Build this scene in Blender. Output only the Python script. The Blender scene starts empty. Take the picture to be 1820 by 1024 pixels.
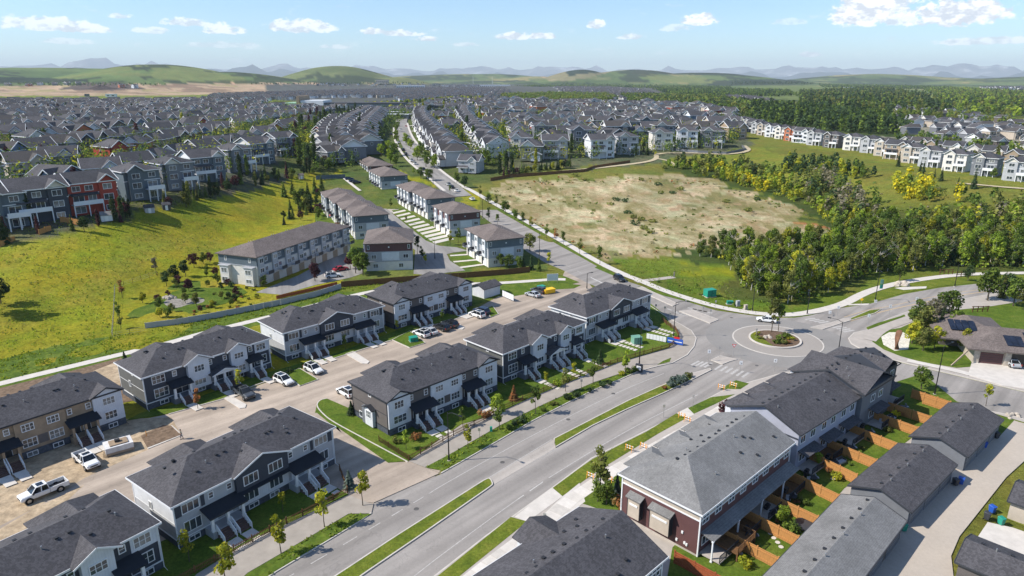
import bpy, math, random, mathutils
import numpy as np
from mathutils import Vector, Matrix
from mathutils.noise import noise as pnoise
rnd = random.Random(7)
R = math.radians
SC = bpy.context.scene
COL = SC.collection

# ---------------------------------------------------------------- camera
FOC, TILT, CAMH = 1213.0, R(17.05), 55.0
ST, CT = math.sin(TILT), math.cos(TILT)
cam = bpy.data.cameras.new('camera'); camo = bpy.data.objects.new('camera', cam); COL.objects.link(camo)
camo.location = (0, 0, CAMH); camo.rotation_euler = (math.pi/2 - TILT, 0, 0)
cam.sensor_width = 36; cam.lens = 36*FOC/1820; cam.clip_start = 1; cam.clip_end = 90000
SC.camera = camo

# ---------------------------------------------------------------- sky, sun, exposure
SUN_EL, SUN_TO = R(42.5), R(8)          # elevation; direction shadows fall (from +X towards +Y)
SUN_STR, SKY_STR = 4.9, 0.125
sd = Vector((-math.cos(SUN_TO)*math.cos(SUN_EL), -math.sin(SUN_TO)*math.cos(SUN_EL), math.sin(SUN_EL)))
W = bpy.data.worlds.new('World'); SC.world = W; W.use_nodes = True
nt = W.node_tree; nt.nodes.clear()
def wn(t, **k):
    n = nt.nodes.new(t)
    for a, b in k.items(): setattr(n, a, b)
    return n
def wmath(op, a, b=None, c=None):
    n = wn('ShaderNodeMath', operation=op)
    for i, v in enumerate((a, b, c)):
        if v is None: continue
        if isinstance(v, (int, float)): n.inputs[i].default_value = v
        else: nt.links.new(v, n.inputs[i])
    return n.outputs[0]
out = wn('ShaderNodeOutputWorld')
sky = wn('ShaderNodeTexSky'); sky.sky_type = 'NISHITA'; sky.sun_disc = False
sky.sun_elevation = SUN_EL; sky.sun_rotation = math.atan2(sd.x, sd.y)
sky.altitude = 1100; sky.air_density = 1.0; sky.dust_density = 0.6; sky.ozone_density = 1.6
bg = wn('ShaderNodeBackground'); bg.inputs[1].default_value = SKY_STR
tn = wn('ShaderNodeMixRGB', blend_type='MULTIPLY'); tn.inputs[0].default_value = 1; tn.inputs[2].default_value = (.80, .95, 1.08, 1); nt.links.new(sky.outputs[0], tn.inputs[1]); nt.links.new(tn.outputs[0], bg.inputs[0])
geo = wn('ShaderNodeTexCoord'); sep = wn('ShaderNodeSeparateXYZ')
nt.links.new(geo.outputs['Generated'], sep.inputs[0])
X, Y, Z = sep.outputs
az = wmath('ARCTAN2', X, Y); el = wmath('ARCSINE', Z)
azd = wmath('MULTIPLY', az, 57.2958); eld = wmath('MULTIPLY', el, 57.2958)
def cnoise(sx, sy, off, scale, detail, rough=0.55):
    cv = wn('ShaderNodeCombineXYZ')
    nt.links.new(wmath('MULTIPLY', azd, sx), cv.inputs[0]); nt.links.new(wmath('MULTIPLY', eld, sy), cv.inputs[1]); cv.inputs[2].default_value = off
    n = wn('ShaderNodeTexNoise'); n.inputs['Scale'].default_value = scale; n.inputs['Detail'].default_value = detail
    n.inputs['Roughness'].default_value = rough
    nt.links.new(cv.outputs[0], n.inputs['Vector']); return n.outputs[0]
def sstep(v, a, b):
    n = wn('ShaderNodeMapRange'); n.interpolation_type = 'SMOOTHSTEP'
    nt.links.new(v, n.inputs[0]); n.inputs[1].default_value = a; n.inputs[2].default_value = b
    return n.outputs[0]
edge = cnoise(1, 1.5, 3.1, 1.15, 8, .58)
edc = wmath('SUBTRACT', edge, .5)
def blob(a0, e0, wa, we, amp=1.0):
    """one cumulus: flat underside, heaped top"""
    da = wmath('DIVIDE', wmath('SUBTRACT', azd, a0), wa)
    de = wmath('DIVIDE', wmath('SUBTRACT', eld, e0), we)
    up = wmath('MAXIMUM', de, 0.0); dn = wmath('MULTIPLY', wmath('MINIMUM', de, 0.0), 2.0)
    r = wmath('ADD', wmath('MULTIPLY', da, da), wmath('ADD', wmath('MULTIPLY', up, up), wmath('MULTIPLY', dn, dn)))
    v = wmath('SUBTRACT', 1.0, r)
    v = wmath('ADD', v, wmath('MULTIPLY', edc, 3.4))
    return wmath('MULTIPLY', sstep(v, 0.0, .55), amp)
def pxdir(px, py):
    u = (px-910)/FOC; v = (py-512)/FOC
    y = CT - v*ST; z = -(ST + v*CT)
    return math.degrees(math.atan2(u, y)), math.degrees(math.atan2(z, math.hypot(u, y)))
CL = [(1535,26,62,36,1),(1600,36,40,16,.8),(1585,14,40,18,.9),(1700,30,75,30,1),(1740,20,40,20,.9),(1245,38,34,13,.9),(75,46,62,14,.75),(150,53,45,10,.8),(215,30,18,6,.6),(340,42,45,9,.7),(400,56,40,9,.8),
      (535,50,60,15,.8),(660,57,30,8,.8),(710,61,40,8,.75),(760,71,20,6,.85),(915,66,40,9,.85),(960,66,34,8,.85),(1060,47,18,10,.8),(1125,66,26,8,.7),(265,56,30,7,.6),
      (1750,75,60,8,.7),(1440,98,20,6,.7),(1400,40,32,7,.35),(400,82,60,7,.4),(120,75,40,6,.45),(600,84,30,5,.5),(830,80,30,5,.5),(1200,52,30,8,.45)]
m = None
for px, py, wx, wy, amp in CL:
    a0, e0 = pxdir(px, py); b = blob(a0, e0, wx/FOC*57.3/1.04, wy/FOC*57.3, amp)
    m = b if m is None else wmath('MAXIMUM', m, b)
# the rest of the cloud field, all round the sky
broad = cnoise(.35, 1.3, 9.7, 1.0, 7, .6)
lay = wmath('MULTIPLY', sstep(broad, .60, .76), wmath('MULTIPLY', sstep(eld, .6, 1.6), .35))
fieldc = cnoise(.09, .14, 5.2, 1.0, 9, .58)
hi = wmath('MULTIPLY', sstep(fieldc, .56, .70), wmath('MULTIPLY', sstep(eld, 6.5, 11), .8))
m = wmath('MAXIMUM', m, wmath('MAXIMUM', lay, hi))
m = wmath('MULTIPLY', m, sstep(eld, .1, 1.0))
# cloud bases are greyer than the tops
shade = cnoise(.8, 1.6, 1.3, 1.3, 6)
cmix = wn('ShaderNodeMixRGB'); cmix.inputs[1].default_value = (.56, .60, .66, 1); cmix.inputs[2].default_value = (.93, .94, .95, 1)
nt.links.new(sstep(wmath('ADD', shade, wmath('MULTIPLY', edc, .6)), .38, .58), cmix.inputs[0])
cb = wn('ShaderNodeBackground'); cb.inputs[1].default_value = 1.12; nt.links.new(cmix.outputs[0], cb.inputs[0])
mx = wn('ShaderNodeMixShader'); nt.links.new(m, mx.inputs[0]); nt.links.new(bg.outputs[0], mx.inputs[1]); nt.links.new(cb.outputs[0], mx.inputs[2])
nt.links.new(mx.outputs[0], out.inputs[0])

sl = bpy.data.lights.new('sun', 'SUN'); sl.energy = SUN_STR; sl.angle = R(.53); sl.color = (1, .94, .85)
so = bpy.data.objects.new('sun', sl); COL.objects.link(so); so.location = (-300, -100, 400)
so.rotation_euler = sd.to_track_quat('Z', 'Y').to_euler()
vs = SC.view_settings; vs.view_transform = 'Standard'; vs.look = 'None'; vs.exposure = 0.42; vs.gamma = 1; vs.use_curve_mapping = False
SC.cycles.max_bounces = 4; SC.cycles.diffuse_bounces = 2; SC.cycles.glossy_bounces = 2; SC.cycles.transmission_bounces = 2
SC.cycles.volume_bounces = 0; SC.cycles.transparent_max_bounces = 4

# ---------------------------------------------------------------- ground height and picture-to-ground helpers
def sm(t):
    t = np.clip(t, 0, 1); return t*t*(3-2*t)
def pray(px, py, dist):
    u = (px-910)/FOC; v = (py-512)/FOC
    y = CT - v*ST; k = dist/math.hypot(u, y)
    return u*k, y*k
HILLS = []    # x, y, height, along, across radius
def addhill(px, crest, D, wpx, depth):
    x, y = pray(px, 140, D); top = CAMH + (140-crest-5)/FOC*CT*CT*D*.93
    HILLS.append((x, y, top-12, wpx/FOC*D*1.05, depth))
addhill(275,110,3800,150,700); addhill(60,116,4600,300,900); addhill(410,125,3600,160,500); addhill(600,112,4300,105,600); addhill(700,132,4000,70,450)
addhill(1035,117,5200,75,700); addhill(1120,117,5400,130,900); addhill(1240,124,5600,160,900); addhill(1000,136,5000,100,600); addhill(1370,136,6000,120,800)
addhill(1560,127,7600,130,900); addhill(1640,133,7800,150,900); addhill(830,126,7000,200,1000); addhill(950,130,6500,80,700); addhill(-200,118,4200,260,900); addhill(1950,132,7000,260,900)
def hgt(x, y):
    x = np.asarray(x, float); y = np.asarray(y, float)
    c = sm((y-290)/200); l = sm((-x-88)/55)*sm((y-130)/90); e = sm((x-130)/70)*sm((y-200)/100)
    z = 12*(1-(1-c)*(1-l)*(1-e))
    for hx, hy, hh, ra, rd in HILLS:
        d = math.atan2(hx, hy); cs, sn = math.cos(d), math.sin(d)
        a = ((x-hx)*cs - (y-hy)*sn)/ra; b = ((x-hx)*sn + (y-hy)*cs)/rd
        q = np.exp(-(a*a)*1.1 - b*b)
        z = np.maximum(z, (12+hh)*q)
    return z
def H(x, y): return float(hgt(x, y))
def G(px, py, z=0.0):
    u = (px-910)/FOC; v = (py-512)/FOC; k = CAMH-z
    D = k*(CT-v*ST)/(ST+v*CT); return (u*(D*CT+k*ST), D)
def T(px, py, dz=0.0):
    """picture point -> point on the (sloping) ground"""
    u = (px-910)/FOC; v = (py-512)/FOC; fy = CT-v*ST; fz = -(ST+v*CT)
    t_ = TS/fy; d = CAMH+fz*t_-hgt(u*t_, TS)-dz; i = int(np.argmax(d < 0))
    if d[i] >= 0: i = len(TS)-1
    lo, hi_ = t_[max(i-1, 0)], t_[i]
    for _ in range(18):
        m_ = (lo+hi_)/2
        if CAMH+fz*m_-H(u*m_, fy*m_)-dz < 0: hi_ = m_
        else: lo = m_
    return u*hi_, fy*hi_, H(u*hi_, fy*hi_)
def PX(x, y, z):
    k = CAMH-z; zc = y*CT + k*ST
    return 910+FOC*x/zc, 512+FOC*(-y*ST+k*CT)/zc
TS = 25*1.01**np.arange(620)
def lerp(a, b, t): return a+(b-a)*t

# ---------------------------------------------------------------- materials
MATS = {}
def nodes(name):
    m = bpy.data.materials.new(name); m.use_nodes = True
    return m, m.node_tree, m.node_tree.nodes['Principled BSDF']
def setspec(b, v): b.inputs['Specular IOR Level'].default_value = v
def noise_col(t, scale, detail=5, rough=.6, coord='Object', stretch=None, dist=0):
    tc = t.nodes.new('ShaderNodeTexCoord'); n = t.nodes.new('ShaderNodeTexNoise')
    n.inputs['Scale'].default_value = scale; n.inputs['Detail'].default_value = detail; n.inputs['Roughness'].default_value = rough; n.inputs['Distortion'].default_value = dist
    src = tc.outputs[coord]
    if stretch:
        mp = t.nodes.new('ShaderNodeMapping'); mp.inputs['Scale'].default_value = stretch[:3]
        if len(stretch) > 3: mp.vector_type = 'TEXTURE'; mp.inputs['Scale'].default_value = tuple(1/v for v in stretch[:3]); mp.inputs['Rotation'].default_value = (0, 0, stretch[3])
        t.links.new(src, mp.inputs[0]); src = mp.outputs[0]
    t.links.new(src, n.inputs['Vector']); return n.outputs[0]
def ramp(t, fac, stops):
    r = t.nodes.new('ShaderNodeValToRGB'); e = r.color_ramp.elements
    while len(e) < len(stops): e.new(.5)
    for q, (p, c) in zip(e, stops): q.position = p; q.color = tuple(c)+(1,)
    t.links.new(fac, r.inputs[0]); return r.outputs[0]
def mul(t, a, b, f=1.0, mode='MULTIPLY'):
    m = t.nodes.new('ShaderNodeMixRGB'); m.blend_type = mode
    for i, v in ((0, f), (1, a), (2, b)):
        if isinstance(v, (int, float)): m.inputs[i].default_value = v
        elif isinstance(v, tuple): m.inputs[i].default_value = v+(1,)
        else: t.links.new(v, m.inputs[i])
    return m.outputs[0]
def bump(t, b, h, strength, dist=.05):
    n = t.nodes.new('ShaderNodeBump'); n.inputs['Strength'].default_value = strength; n.inputs['Distance'].default_value = dist
    t.links.new(h, n.inputs['Height']); t.links.new(n.outputs[0], b.inputs['Normal'])
def gray(t, v, a, b): return ramp(t, v, [(.3, (a,)*3), (.7, (b,)*3)])
def flat(name, col, rough=.7, spec=.3, metal=0, var=.18, scale=1.5, bmp=0, stretch=None):
    if name in MATS: return MATS[name]
    m, t, b = nodes(name); b.inputs['Roughness'].default_value = rough; setspec(b, spec); b.inputs['Metallic'].default_value = metal
    if var:
        n = noise_col(t, scale, stretch=stretch); c = mul(t, tuple(col), gray(t, n, 1-var, 1+var)); t.links.new(c, b.inputs['Base Color'])
        if bmp: bump(t, b, n, bmp)
    else: b.inputs['Base Color'].default_value = tuple(col)+(1,)
    MATS[name] = m; return m
def siding(name, col, pitch=.16, vert=False, var=.08):
    if name in MATS: return MATS[name]
    m, t, b = nodes(name); b.inputs['Roughness'].default_value = .6; setspec(b, .3)
    tc = t.nodes.new('ShaderNodeTexCoord'); w = t.nodes.new('ShaderNodeTexWave'); w.wave_profile = 'SAW'
    w.bands_direction = 'X' if vert else 'Z'; w.inputs['Scale'].default_value = 1/pitch/3.18; t.links.new(tc.outputs['Object'], w.inputs[0])
    n = noise_col(t, .9, 4); c = mul(t, tuple(col), gray(t, n, 1-var, 1+var))
    c = mul(t, c, ramp(t, w.outputs['Fac'], [(0, (.78,)*3), (.14, (1,)*3)])); t.links.new(c, b.inputs['Base Color']); bump(t, b, w.outputs['Fac'], .5, .012)
    MATS[name] = m; return m
def shingle(name, col, var=.42):
    if name in MATS: return MATS[name]
    m, t, b = nodes(name); b.inputs['Roughness'].default_value = .85; setspec(b, .25)
    tc = t.nodes.new('ShaderNodeTexCoord'); w = t.nodes.new('ShaderNodeTexWave'); w.bands_direction = 'Z'; w.wave_profile = 'SAW'
    w.inputs['Scale'].default_value = 1/.075/3.18; w.inputs['Distortion'].default_value = .6; t.links.new(tc.outputs['Object'], w.inputs[0])
    v = t.nodes.new('ShaderNodeTexVoronoi'); v.inputs['Scale'].default_value = 4.5; t.links.new(tc.outputs['Object'], v.inputs['Vector'])
    sp = t.nodes.new('ShaderNodeSeparateColor'); t.links.new(v.outputs['Color'], sp.inputs[0])
    c = mul(t, tuple(col), gray(t, sp.outputs[0], 1-var*.4, 1+var*.4))
    c = mul(t, c, gray(t, noise_col(t, 9, 5, .75), .76, 1.24))
    c = mul(t, c, gray(t, noise_col(t, .28, 5, .6), .82, 1.18))
    c = mul(t, c, ramp(t, w.outputs['Fac'], [(0, (.66,)*3), (.2, (1,)*3)])); t.links.new(c, b.inputs['Base Color']); bump(t, b, w.outputs['Fac'], .4, .02)
    MATS[name] = m; return m
def grassmat(name, c1, c2, c3, scale=.25, fine=3.0):
    if name in MATS: return MATS[name]
    m, t, b = nodes(name); b.inputs['Roughness'].default_value = .9; setspec(b, .1)
    n = noise_col(t, scale, 6, .65, dist=.4); c = ramp(t, n, [(.32, c1), (.5, c2), (.68, c3)])
    c = mul(t, c, gray(t, noise_col(t, fine, 5, .7), .62, 1.38)); t.links.new(c, b.inputs['Base Color']); bump(t, b, noise_col(t, fine*1.7, 4, .7), .7, .12)
    MATS[name] = m; return m
def asphalt(name, col, streak=None, var=.1):
    m, t, b = nodes(name); b.inputs['Roughness'].default_value = .85; setspec(b, .25)
    c = mul(t, tuple(col), gray(t, noise_col(t, .12, 6, .6), 1-var, 1+var))
    c = mul(t, c, gray(t, noise_col(t, 2.5, 6, .7), .93, 1.07))
    if streak is not None:
        c = mul(t, c, gray(t, noise_col(t, 1, 4, .5, stretch=(.012, .42, 1, streak)), .74, 1.2))
        cr = noise_col(t, .22, 3, .5, dist=1.2)
        c = mul(t, c, ramp(t, cr, [(.492, (1,)*3), (.5, (.82,)*3), (.508, (1,)*3)]), .8)
    t.links.new(c, b.inputs['Base Color']); bump(t, b, noise_col(t, 20, 3), .15, .01)
    MATS[name] = m; return m
M = {}
M['road'] = asphalt('boulevard_asphalt', (.285, .262, .24), R(46))
M['road2'] = asphalt('side_street_asphalt', (.27, .255, .238), R(109))
M['rdark'] = asphalt('circle_asphalt', (.25, .236, .22))
M['patch'] = asphalt('fresh_asphalt', (.17, .16, .152))
M['lot'] = asphalt('lot_asphalt', (.37, .305, .245), R(45), .16)
M['alley'] = asphalt('alley_concrete', (.43, .375, .315), None, .06)
M['apron'] = asphalt('stamped_concrete', (.31, .28, .25), None, .05)
M['walk'] = flat('sidewalk_concrete', (.56, .52, .47), .85, .2, var=.1, scale=.8)
M['walk2'] = flat('path_concrete', (.40, .36, .32), .85, .2, var=.1, scale=.6)
M['walkb'] = flat('asphalt_path', (.33, .295, .255), .9, .2, var=.12, scale=.6)
M['kerb'] = flat('kerb_concrete', (.52, .48, .43), .85, .2, var=.12, scale=.7)
M['paint'] = flat('road_paint', (.52, .50, .47), .7, .2, var=.25, scale=3)
M['paintw'] = flat('worn_paint', (.42, .40, .375), .7, .2, var=.25, scale=3)
M['painty'] = flat('yellow_paint', (.5, .36, .2), .7, .2, var=.2, scale=3)
M['lawn'] = grassmat('lawn_grass', (.055, .098, .012), (.088, .135, .016), (.125, .155, .024), .3)
M['verge'] = grassmat('verge_grass', (.075, .11, .014), (.12, .152, .018), (.17, .18, .03), .35)
M['rough'] = grassmat('rough_grass', (.07, .098, .014), (.115, .14, .02), (.175, .175, .035), .18)
M['weeds'] = grassmat('weedy_grass', (.05, .088, .014), (.085, .13, .016), (.14, .17, .028), .35, 1.4)
M['mulch'] = flat('mulch', (.14, .095, .065), .95, .1, var=.4, scale=3, bmp=.6)
M['dirt'] = flat('brown_dirt', (.17, .12, .082), .95, .1, var=.4, scale=1.5, bmp=.8)
M['sand'] = grassmat('graded_sand', (.33, .25, .165), (.39, .30, .20), (.45, .36, .25), .2, .9)
M['fieldpath'] = flat('gravel_path', (.45, .38, .25), .95, .1, var=.15, scale=.5)
M['roofc'] = shingle('charcoal_shingles', (.076, .073, .079)); M['roofg'] = shingle('grey_shingles', (.195, .192, .188), .2)
M['roofb'] = shingle('brown_shingles', (.158, .130, .118)); M['roofd'] = shingle('slate_shingles', (.058, .058, .064)); M['roofk'] = flat('black_metal_roof', (.018, .022, .03), .7, .3, var=.15)
M['white'] = flat('white_trim', (.72, .73, .74), .55, .35, var=.04); M['whites'] = siding('white_siding', (.62, .64, .67)); M['whiteb'] = siding('white_board', (.60, .62, .66), .3, True)
M['lgrey'] = siding('light_grey_siding', (.40, .41, .43)); M['dgrey'] = siding('slate_grey_siding', (.17, .18, .20)); M['navy'] = siding('charcoal_siding', (.048, .056, .074)); M['greengrey'] = siding('sage_grey_siding', (.125, .13, .128))
M['taupe'] = siding('taupe_siding', (.125, .11, .105)); M['cream'] = siding('cream_siding', (.66, .63, .58)); M['maroon'] = siding('maroon_siding', (.115, .055, .055)); M['stone'] = flat('dark_stone', (.075, .085, .105), .8, .2, var=.4, scale=2.5, bmp=.4)
M['teal'] = siding('blue_grey_siding', (.105, .135, .16)); M['red'] = siding('red_siding', (.34, .052, .032)); M['lav'] = siding('pale_blue_siding', (.36, .38, .46)); M['tan'] = siding('tan_siding', (.36, .28, .20)); M['sheath'] = flat('house_wrap', (.62, .61, .60), .6, .2, var=.2, scale=1)
M['osb'] = flat('wood_sheathing', (.30, .225, .155), .85, .2, var=.2, scale=1.2); M['dark'] = flat('dark_trim', (.03, .033, .04), .6, .3, var=.1); M['charc'] = flat('charcoal_trim', (.045, .048, .055), .5, .35, var=.1)
M['yellowh'] = siding('pale_yellow_siding', (.50, .42, .22)); M['sage'] = siding('sage_siding', (.20, .22, .15)); M['blue'] = siding('blue_siding', (.12, .18, .27)); M['beige'] = siding('beige_siding', (.46, .40, .33)); M['orange'] = siding('rust_siding', (.42, .13, .055))
M['conc'] = flat('concrete', (.42, .38, .34), .85, .2, var=.15); M['step'] = flat('stair_boards', (.135, .088, .075), .8, .2, var=.2, scale=4)
M['metal'] = flat('vent_metal', (.028, .028, .03), .5, .4, var=.1); M['galv'] = flat('galvanised', (.5, .5, .5), .35, .5, 0.7, var=.1)
M['wood'] = flat('cedar_boards', (.46, .225, .075), .7, .25, var=.3, scale=2.5, stretch=(6, 6, .5)); M['wood2'] = flat('red_stained_wood', (.30, .085, .035), .75, .2, var=.25, scale=3); M['woodb'] = flat('brown_stained_wood', (.15, .078, .035), .8, .2, var=.3, scale=3)
M['bark'] = flat('bark', (.105, .085, .065), .95, .1, var=.35, scale=4, bmp=.5); M['birch'] = flat('aspen_bark', (.52, .49, .43), .85, .1, var=.25, scale=3)
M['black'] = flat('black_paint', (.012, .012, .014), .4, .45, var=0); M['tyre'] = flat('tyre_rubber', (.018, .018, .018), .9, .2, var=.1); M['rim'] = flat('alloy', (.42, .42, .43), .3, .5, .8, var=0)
M['green'] = flat('green_enamel', (.02, .27, .19), .45, .4, var=.1); M['greenp'] = flat('pale_green_enamel', (.16, .33, .26), .5, .4, var=.1); M['bluep'] = flat('blue_plastic', (.02, .09, .42), .4, .4, var=.1); M['orangep'] = flat('orange_plastic', (.75, .33, .05), .6, .3, var=.1)
M['yellow'] = flat('yellow_panel', (.85, .5, .02), .5, .3, var=.05); M['redp'] = flat('red_panel', (.6, .02, .02), .5, .3, var=.05); M['pink'] = flat('red_umbrella', (.75, .05, .08), .7, .2, var=.05); M['rock'] = flat('fieldstone', (.42, .37, .31), .9, .2, var=.35, scale=1.5, bmp=.8)
M['rust'] = flat('weathering_steel', (.17, .085, .05), .8, .3, var=.35, scale=1.2); M['gravel'] = flat('white_gravel', (.62, .58, .50), .95, .1, var=.3, scale=2.5, bmp=.6); M['pond'] = flat('pond_gravel', (.24, .22, .19), .9, .2, var=.45, scale=1.3, bmp=.5)
M['glow'] = flat('lens_glass', (.6, .6, .58), .15, .6, var=0); M['tail'] = flat('tail_lens', (.35, .01, .01), .2, .6, var=0)
def glassmat(name, col, rough):
    m, t, b = nodes(name); b.inputs['Roughness'].default_value = rough; setspec(b, .9)
    n = noise_col(t, .8, 2); t.links.new(mul(t, col, gray(t, n, .5, 1.6)), b.inputs['Base Color']); MATS[name] = m; return m
M['glass'] = glassmat('window_glass', (.045, .058, .07), .06); M['glass2'] = glassmat('curtained_glass', (.16, .17, .17), .12); M['cglass'] = glassmat('car_glass', (.012, .015, .018), .05)
M['solar'] = glassmat('solar_cells', (.012, .016, .028), .15)
def carpaint(name, col):
    m, t, b = nodes(name); b.inputs['Base Color'].default_value = col+(1,); b.inputs['Roughness'].default_value = .32; setspec(b, .5); b.inputs['Coat Weight'].default_value = .6; b.inputs['Coat Roughness'].default_value = .08
    return m
PAINT = {'white': carpaint('white_car_paint', (.74, .74, .73)), 'silver': carpaint('silver_car_paint', (.42, .44, .46)), 'black': carpaint('black_car_paint', (.012, .013, .016)), 'grey': carpaint('grey_car_paint', (.06, .065, .072)),
         'red': carpaint('red_car_paint', (.38, .015, .03)), 'blue': carpaint('blue_car_paint', (.015, .03, .09))}
def leafmat(name, col, tint=.25):
    m, t, b = nodes(name); b.inputs['Roughness'].default_value = .75; setspec(b, .2)
    c = mul(t, tuple(min(v*1.32, .6) for v in col), gray(t, noise_col(t, .9, 3), 1-tint, 1+tint)); oi = t.nodes.new('ShaderNodeObjectInfo')
    c = mul(t, c, gray(t, oi.outputs['Random'], .82, 1.2)); t.links.new(c, b.inputs['Base Color'])
    tr = t.nodes.new('ShaderNodeBsdfTranslucent'); t.links.new(mul(t, c, (1.25,1.2,.7)), tr.inputs[0]); ms = t.nodes.new('ShaderNodeMixShader'); ms.inputs[0].default_value = .40
    t.links.new(b.outputs[0], ms.inputs[1]); t.links.new(tr.outputs[0], ms.inputs[2]); t.links.new(ms.outputs[0], t.nodes['Material Output'].inputs['Surface'])
    MATS[name] = m; return m
LEAF = {'green': [(.085,.125,.022), (.12,.165,.026), (.055,.09,.018)], 'bright': [(.16,.22,.022), (.21,.26,.03), (.11,.165,.018)], 'olive': [(.115,.13,.03), (.16,.165,.042), (.08,.095,.024)],
        'yellow': [(.50,.38,.012), (.38,.33,.018), (.24,.235,.02)], 'dark': [(.034,.06,.022), (.052,.083,.028), (.022,.042,.017)], 'purple': [(.062,.022,.03), (.09,.034,.04), (.035,.014,.02)],
        'blue': [(.085,.115,.095), (.055,.082,.07), (.12,.15,.125)], 'rust': [(.30,.125,.045), (.22,.10,.04), (.16,.11,.04)], 'grey': [(.15,.135,.095), (.11,.105,.06), (.19,.17,.125)], 'yg': [(.24,.25,.02), (.16,.19,.02), (.31,.29,.024)]}
LM = {k: [leafmat('%s_leaf_%d' % (k, i), c) for i, c in enumerate(v)] for k, v in LEAF.items()}

# ---------------------------------------------------------------- mesh building
class MB:
    def __init__(s): s.v = []; s.f = []; s.m = []
    def add(s, vs, fs, m=0):
        o = len(s.v); s.v += [tuple(q) for q in vs]; s.f += [tuple(i+o for i in f) for f in fs]; s.m += [m]*len(fs); return s
    def box(s, x0, x1, y0, y1, z0, z1, m=0):
        return s.add([(x0,y0,z0),(x1,y0,z0),(x1,y1,z0),(x0,y1,z0),(x0,y0,z1),(x1,y0,z1),(x1,y1,z1),(x0,y1,z1)],
                     [(0,3,2,1),(4,5,6,7),(0,1,5,4),(1,2,6,5),(2,3,7,6),(3,0,4,7)], m)
    def bar(s, a, b, w, h=None, m=0):
        a = Vector(a); b = Vector(b); d = (b-a).normalized(); up = Vector((0,0,1)) if abs(d.z) < .95 else Vector((1,0,0))
        r = d.cross(up).normalized()*w/2; u = r.cross(d).normalized()*(h or w)/2
        return s.add([a-r-u, a+r-u, a+r+u, a-r+u, b-r-u, b+r-u, b+r+u, b-r+u], [(0,1,2,3),(7,6,5,4),(0,4,5,1),(1,5,6,2),(2,6,7,3),(3,7,4,0)], m)
    def tube(s, pts, rads, n=8, m=0, cap=True):
        o = len(s.v); N = len(pts); pts = [Vector(p) for p in pts]
        for i, p in enumerate(pts):
            d = (pts[min(i+1, N-1)]-pts[max(i-1, 0)]).normalized(); up = Vector((0,1,0)) if abs(d.z) > .8 else Vector((0,0,1))
            r = d.cross(up).normalized(); u = r.cross(d)
            for k in range(n):
                a = 2*math.pi*k/n; s.v.append(tuple(p+(r*math.cos(a)+u*math.sin(a))*rads[i]))
        for i in range(N-1):
            for k in range(n):
                s.f.append((o+i*n+k, o+i*n+(k+1)%n, o+(i+1)*n+(k+1)%n, o+(i+1)*n+k)); s.m.append(m)
        if cap:
            s.f.append(tuple(o+k for k in range(n))[::-1]); s.m.append(m); s.f.append(tuple(o+(N-1)*n+k for k in range(n))); s.m.append(m)
        return s
    def prism(s, poly, z0, z1, m=0, mside=None):
        n = len(poly); a = sum(poly[i][0]*poly[(i+1)%n][1]-poly[(i+1)%n][0]*poly[i][1] for i in range(n))
        if a < 0: poly = poly[::-1]
        o = len(s.v); s.v += [(p[0],p[1],z1) for p in poly]; s.v += [(p[0],p[1],z0) for p in poly]
        for tri in mathutils.geometry.tessellate_polygon([[Vector((p[0],p[1],0)) for p in poly]]):
            a, b, c = [Vector(s.v[o+i]) for i in tri]
            if (b-a).cross(c-a).z < 0: tri = tri[::-1]
            s.f.append(tuple(o+i for i in tri)); s.m.append(m)
        for i in range(n):
            j = (i+1) % n; s.f.append((o+n+i, o+n+j, o+j, o+i)); s.m.append(m if mside is None else mside)
        return s
    def slab(s, quad, th, m=0):
        """a roof plane: polygon given as its top corners (counter-clockwise from above), th thick downwards"""
        n = len(quad); o = len(s.v); s.v += [tuple(q) for q in quad]; s.v += [(q[0],q[1],q[2]-th) for q in quad]
        s.f.append(tuple(o+i for i in range(n))); s.m.append(m); s.f.append(tuple(o+n+i for i in range(n))[::-1]); s.m.append(m)
        for i in range(n):
            j = (i+1) % n; s.f.append((o+n+i, o+n+j, o+j, o+i)); s.m.append(m)
        return s
    def pieces(s):
        par = list(range(len(s.v)))
        def fd(a):
            while par[a] != a: par[a] = par[par[a]]; a = par[a]
            return a
        for f in s.f:
            for i in f[1:]: par[fd(i)] = fd(f[0])
        out = {}
        for f, mi in zip(s.f, s.m): out.setdefault(fd(f[0]), []).append((f, mi))
        res = []
        for fs in out.values():
            ids = sorted({i for f, _ in fs for i in f}); mp = {i: k_ for k_, i in enumerate(ids)}; q = MB(); q.v = [s.v[i] for i in ids]; q.f = [tuple(mp[i] for i in f) for f, _ in fs]; q.m = [mi for _, mi in fs]; res.append(q)
        return res
    def build_each(s, name, mats, parent=None): return [q.build(name, mats, parent) for q in s.pieces()]
    def mesh(s, name, mats, smooth=False):
        me = bpy.data.meshes.new(name); me.from_pydata(s.v, [], s.f)
        for q in (mats if isinstance(mats, (list, tuple)) else [mats]): me.materials.append(q)
        me.polygons.foreach_set('material_index', s.m)
        if smooth: me.polygons.foreach_set('use_smooth', [True]*len(s.f))
        me.update(); return me
    def build(s, name, mats, parent=None, **k): return link(name, s.mesh(name, mats, k.pop('smooth', False)), parent, **k)
ALLO = []
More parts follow.
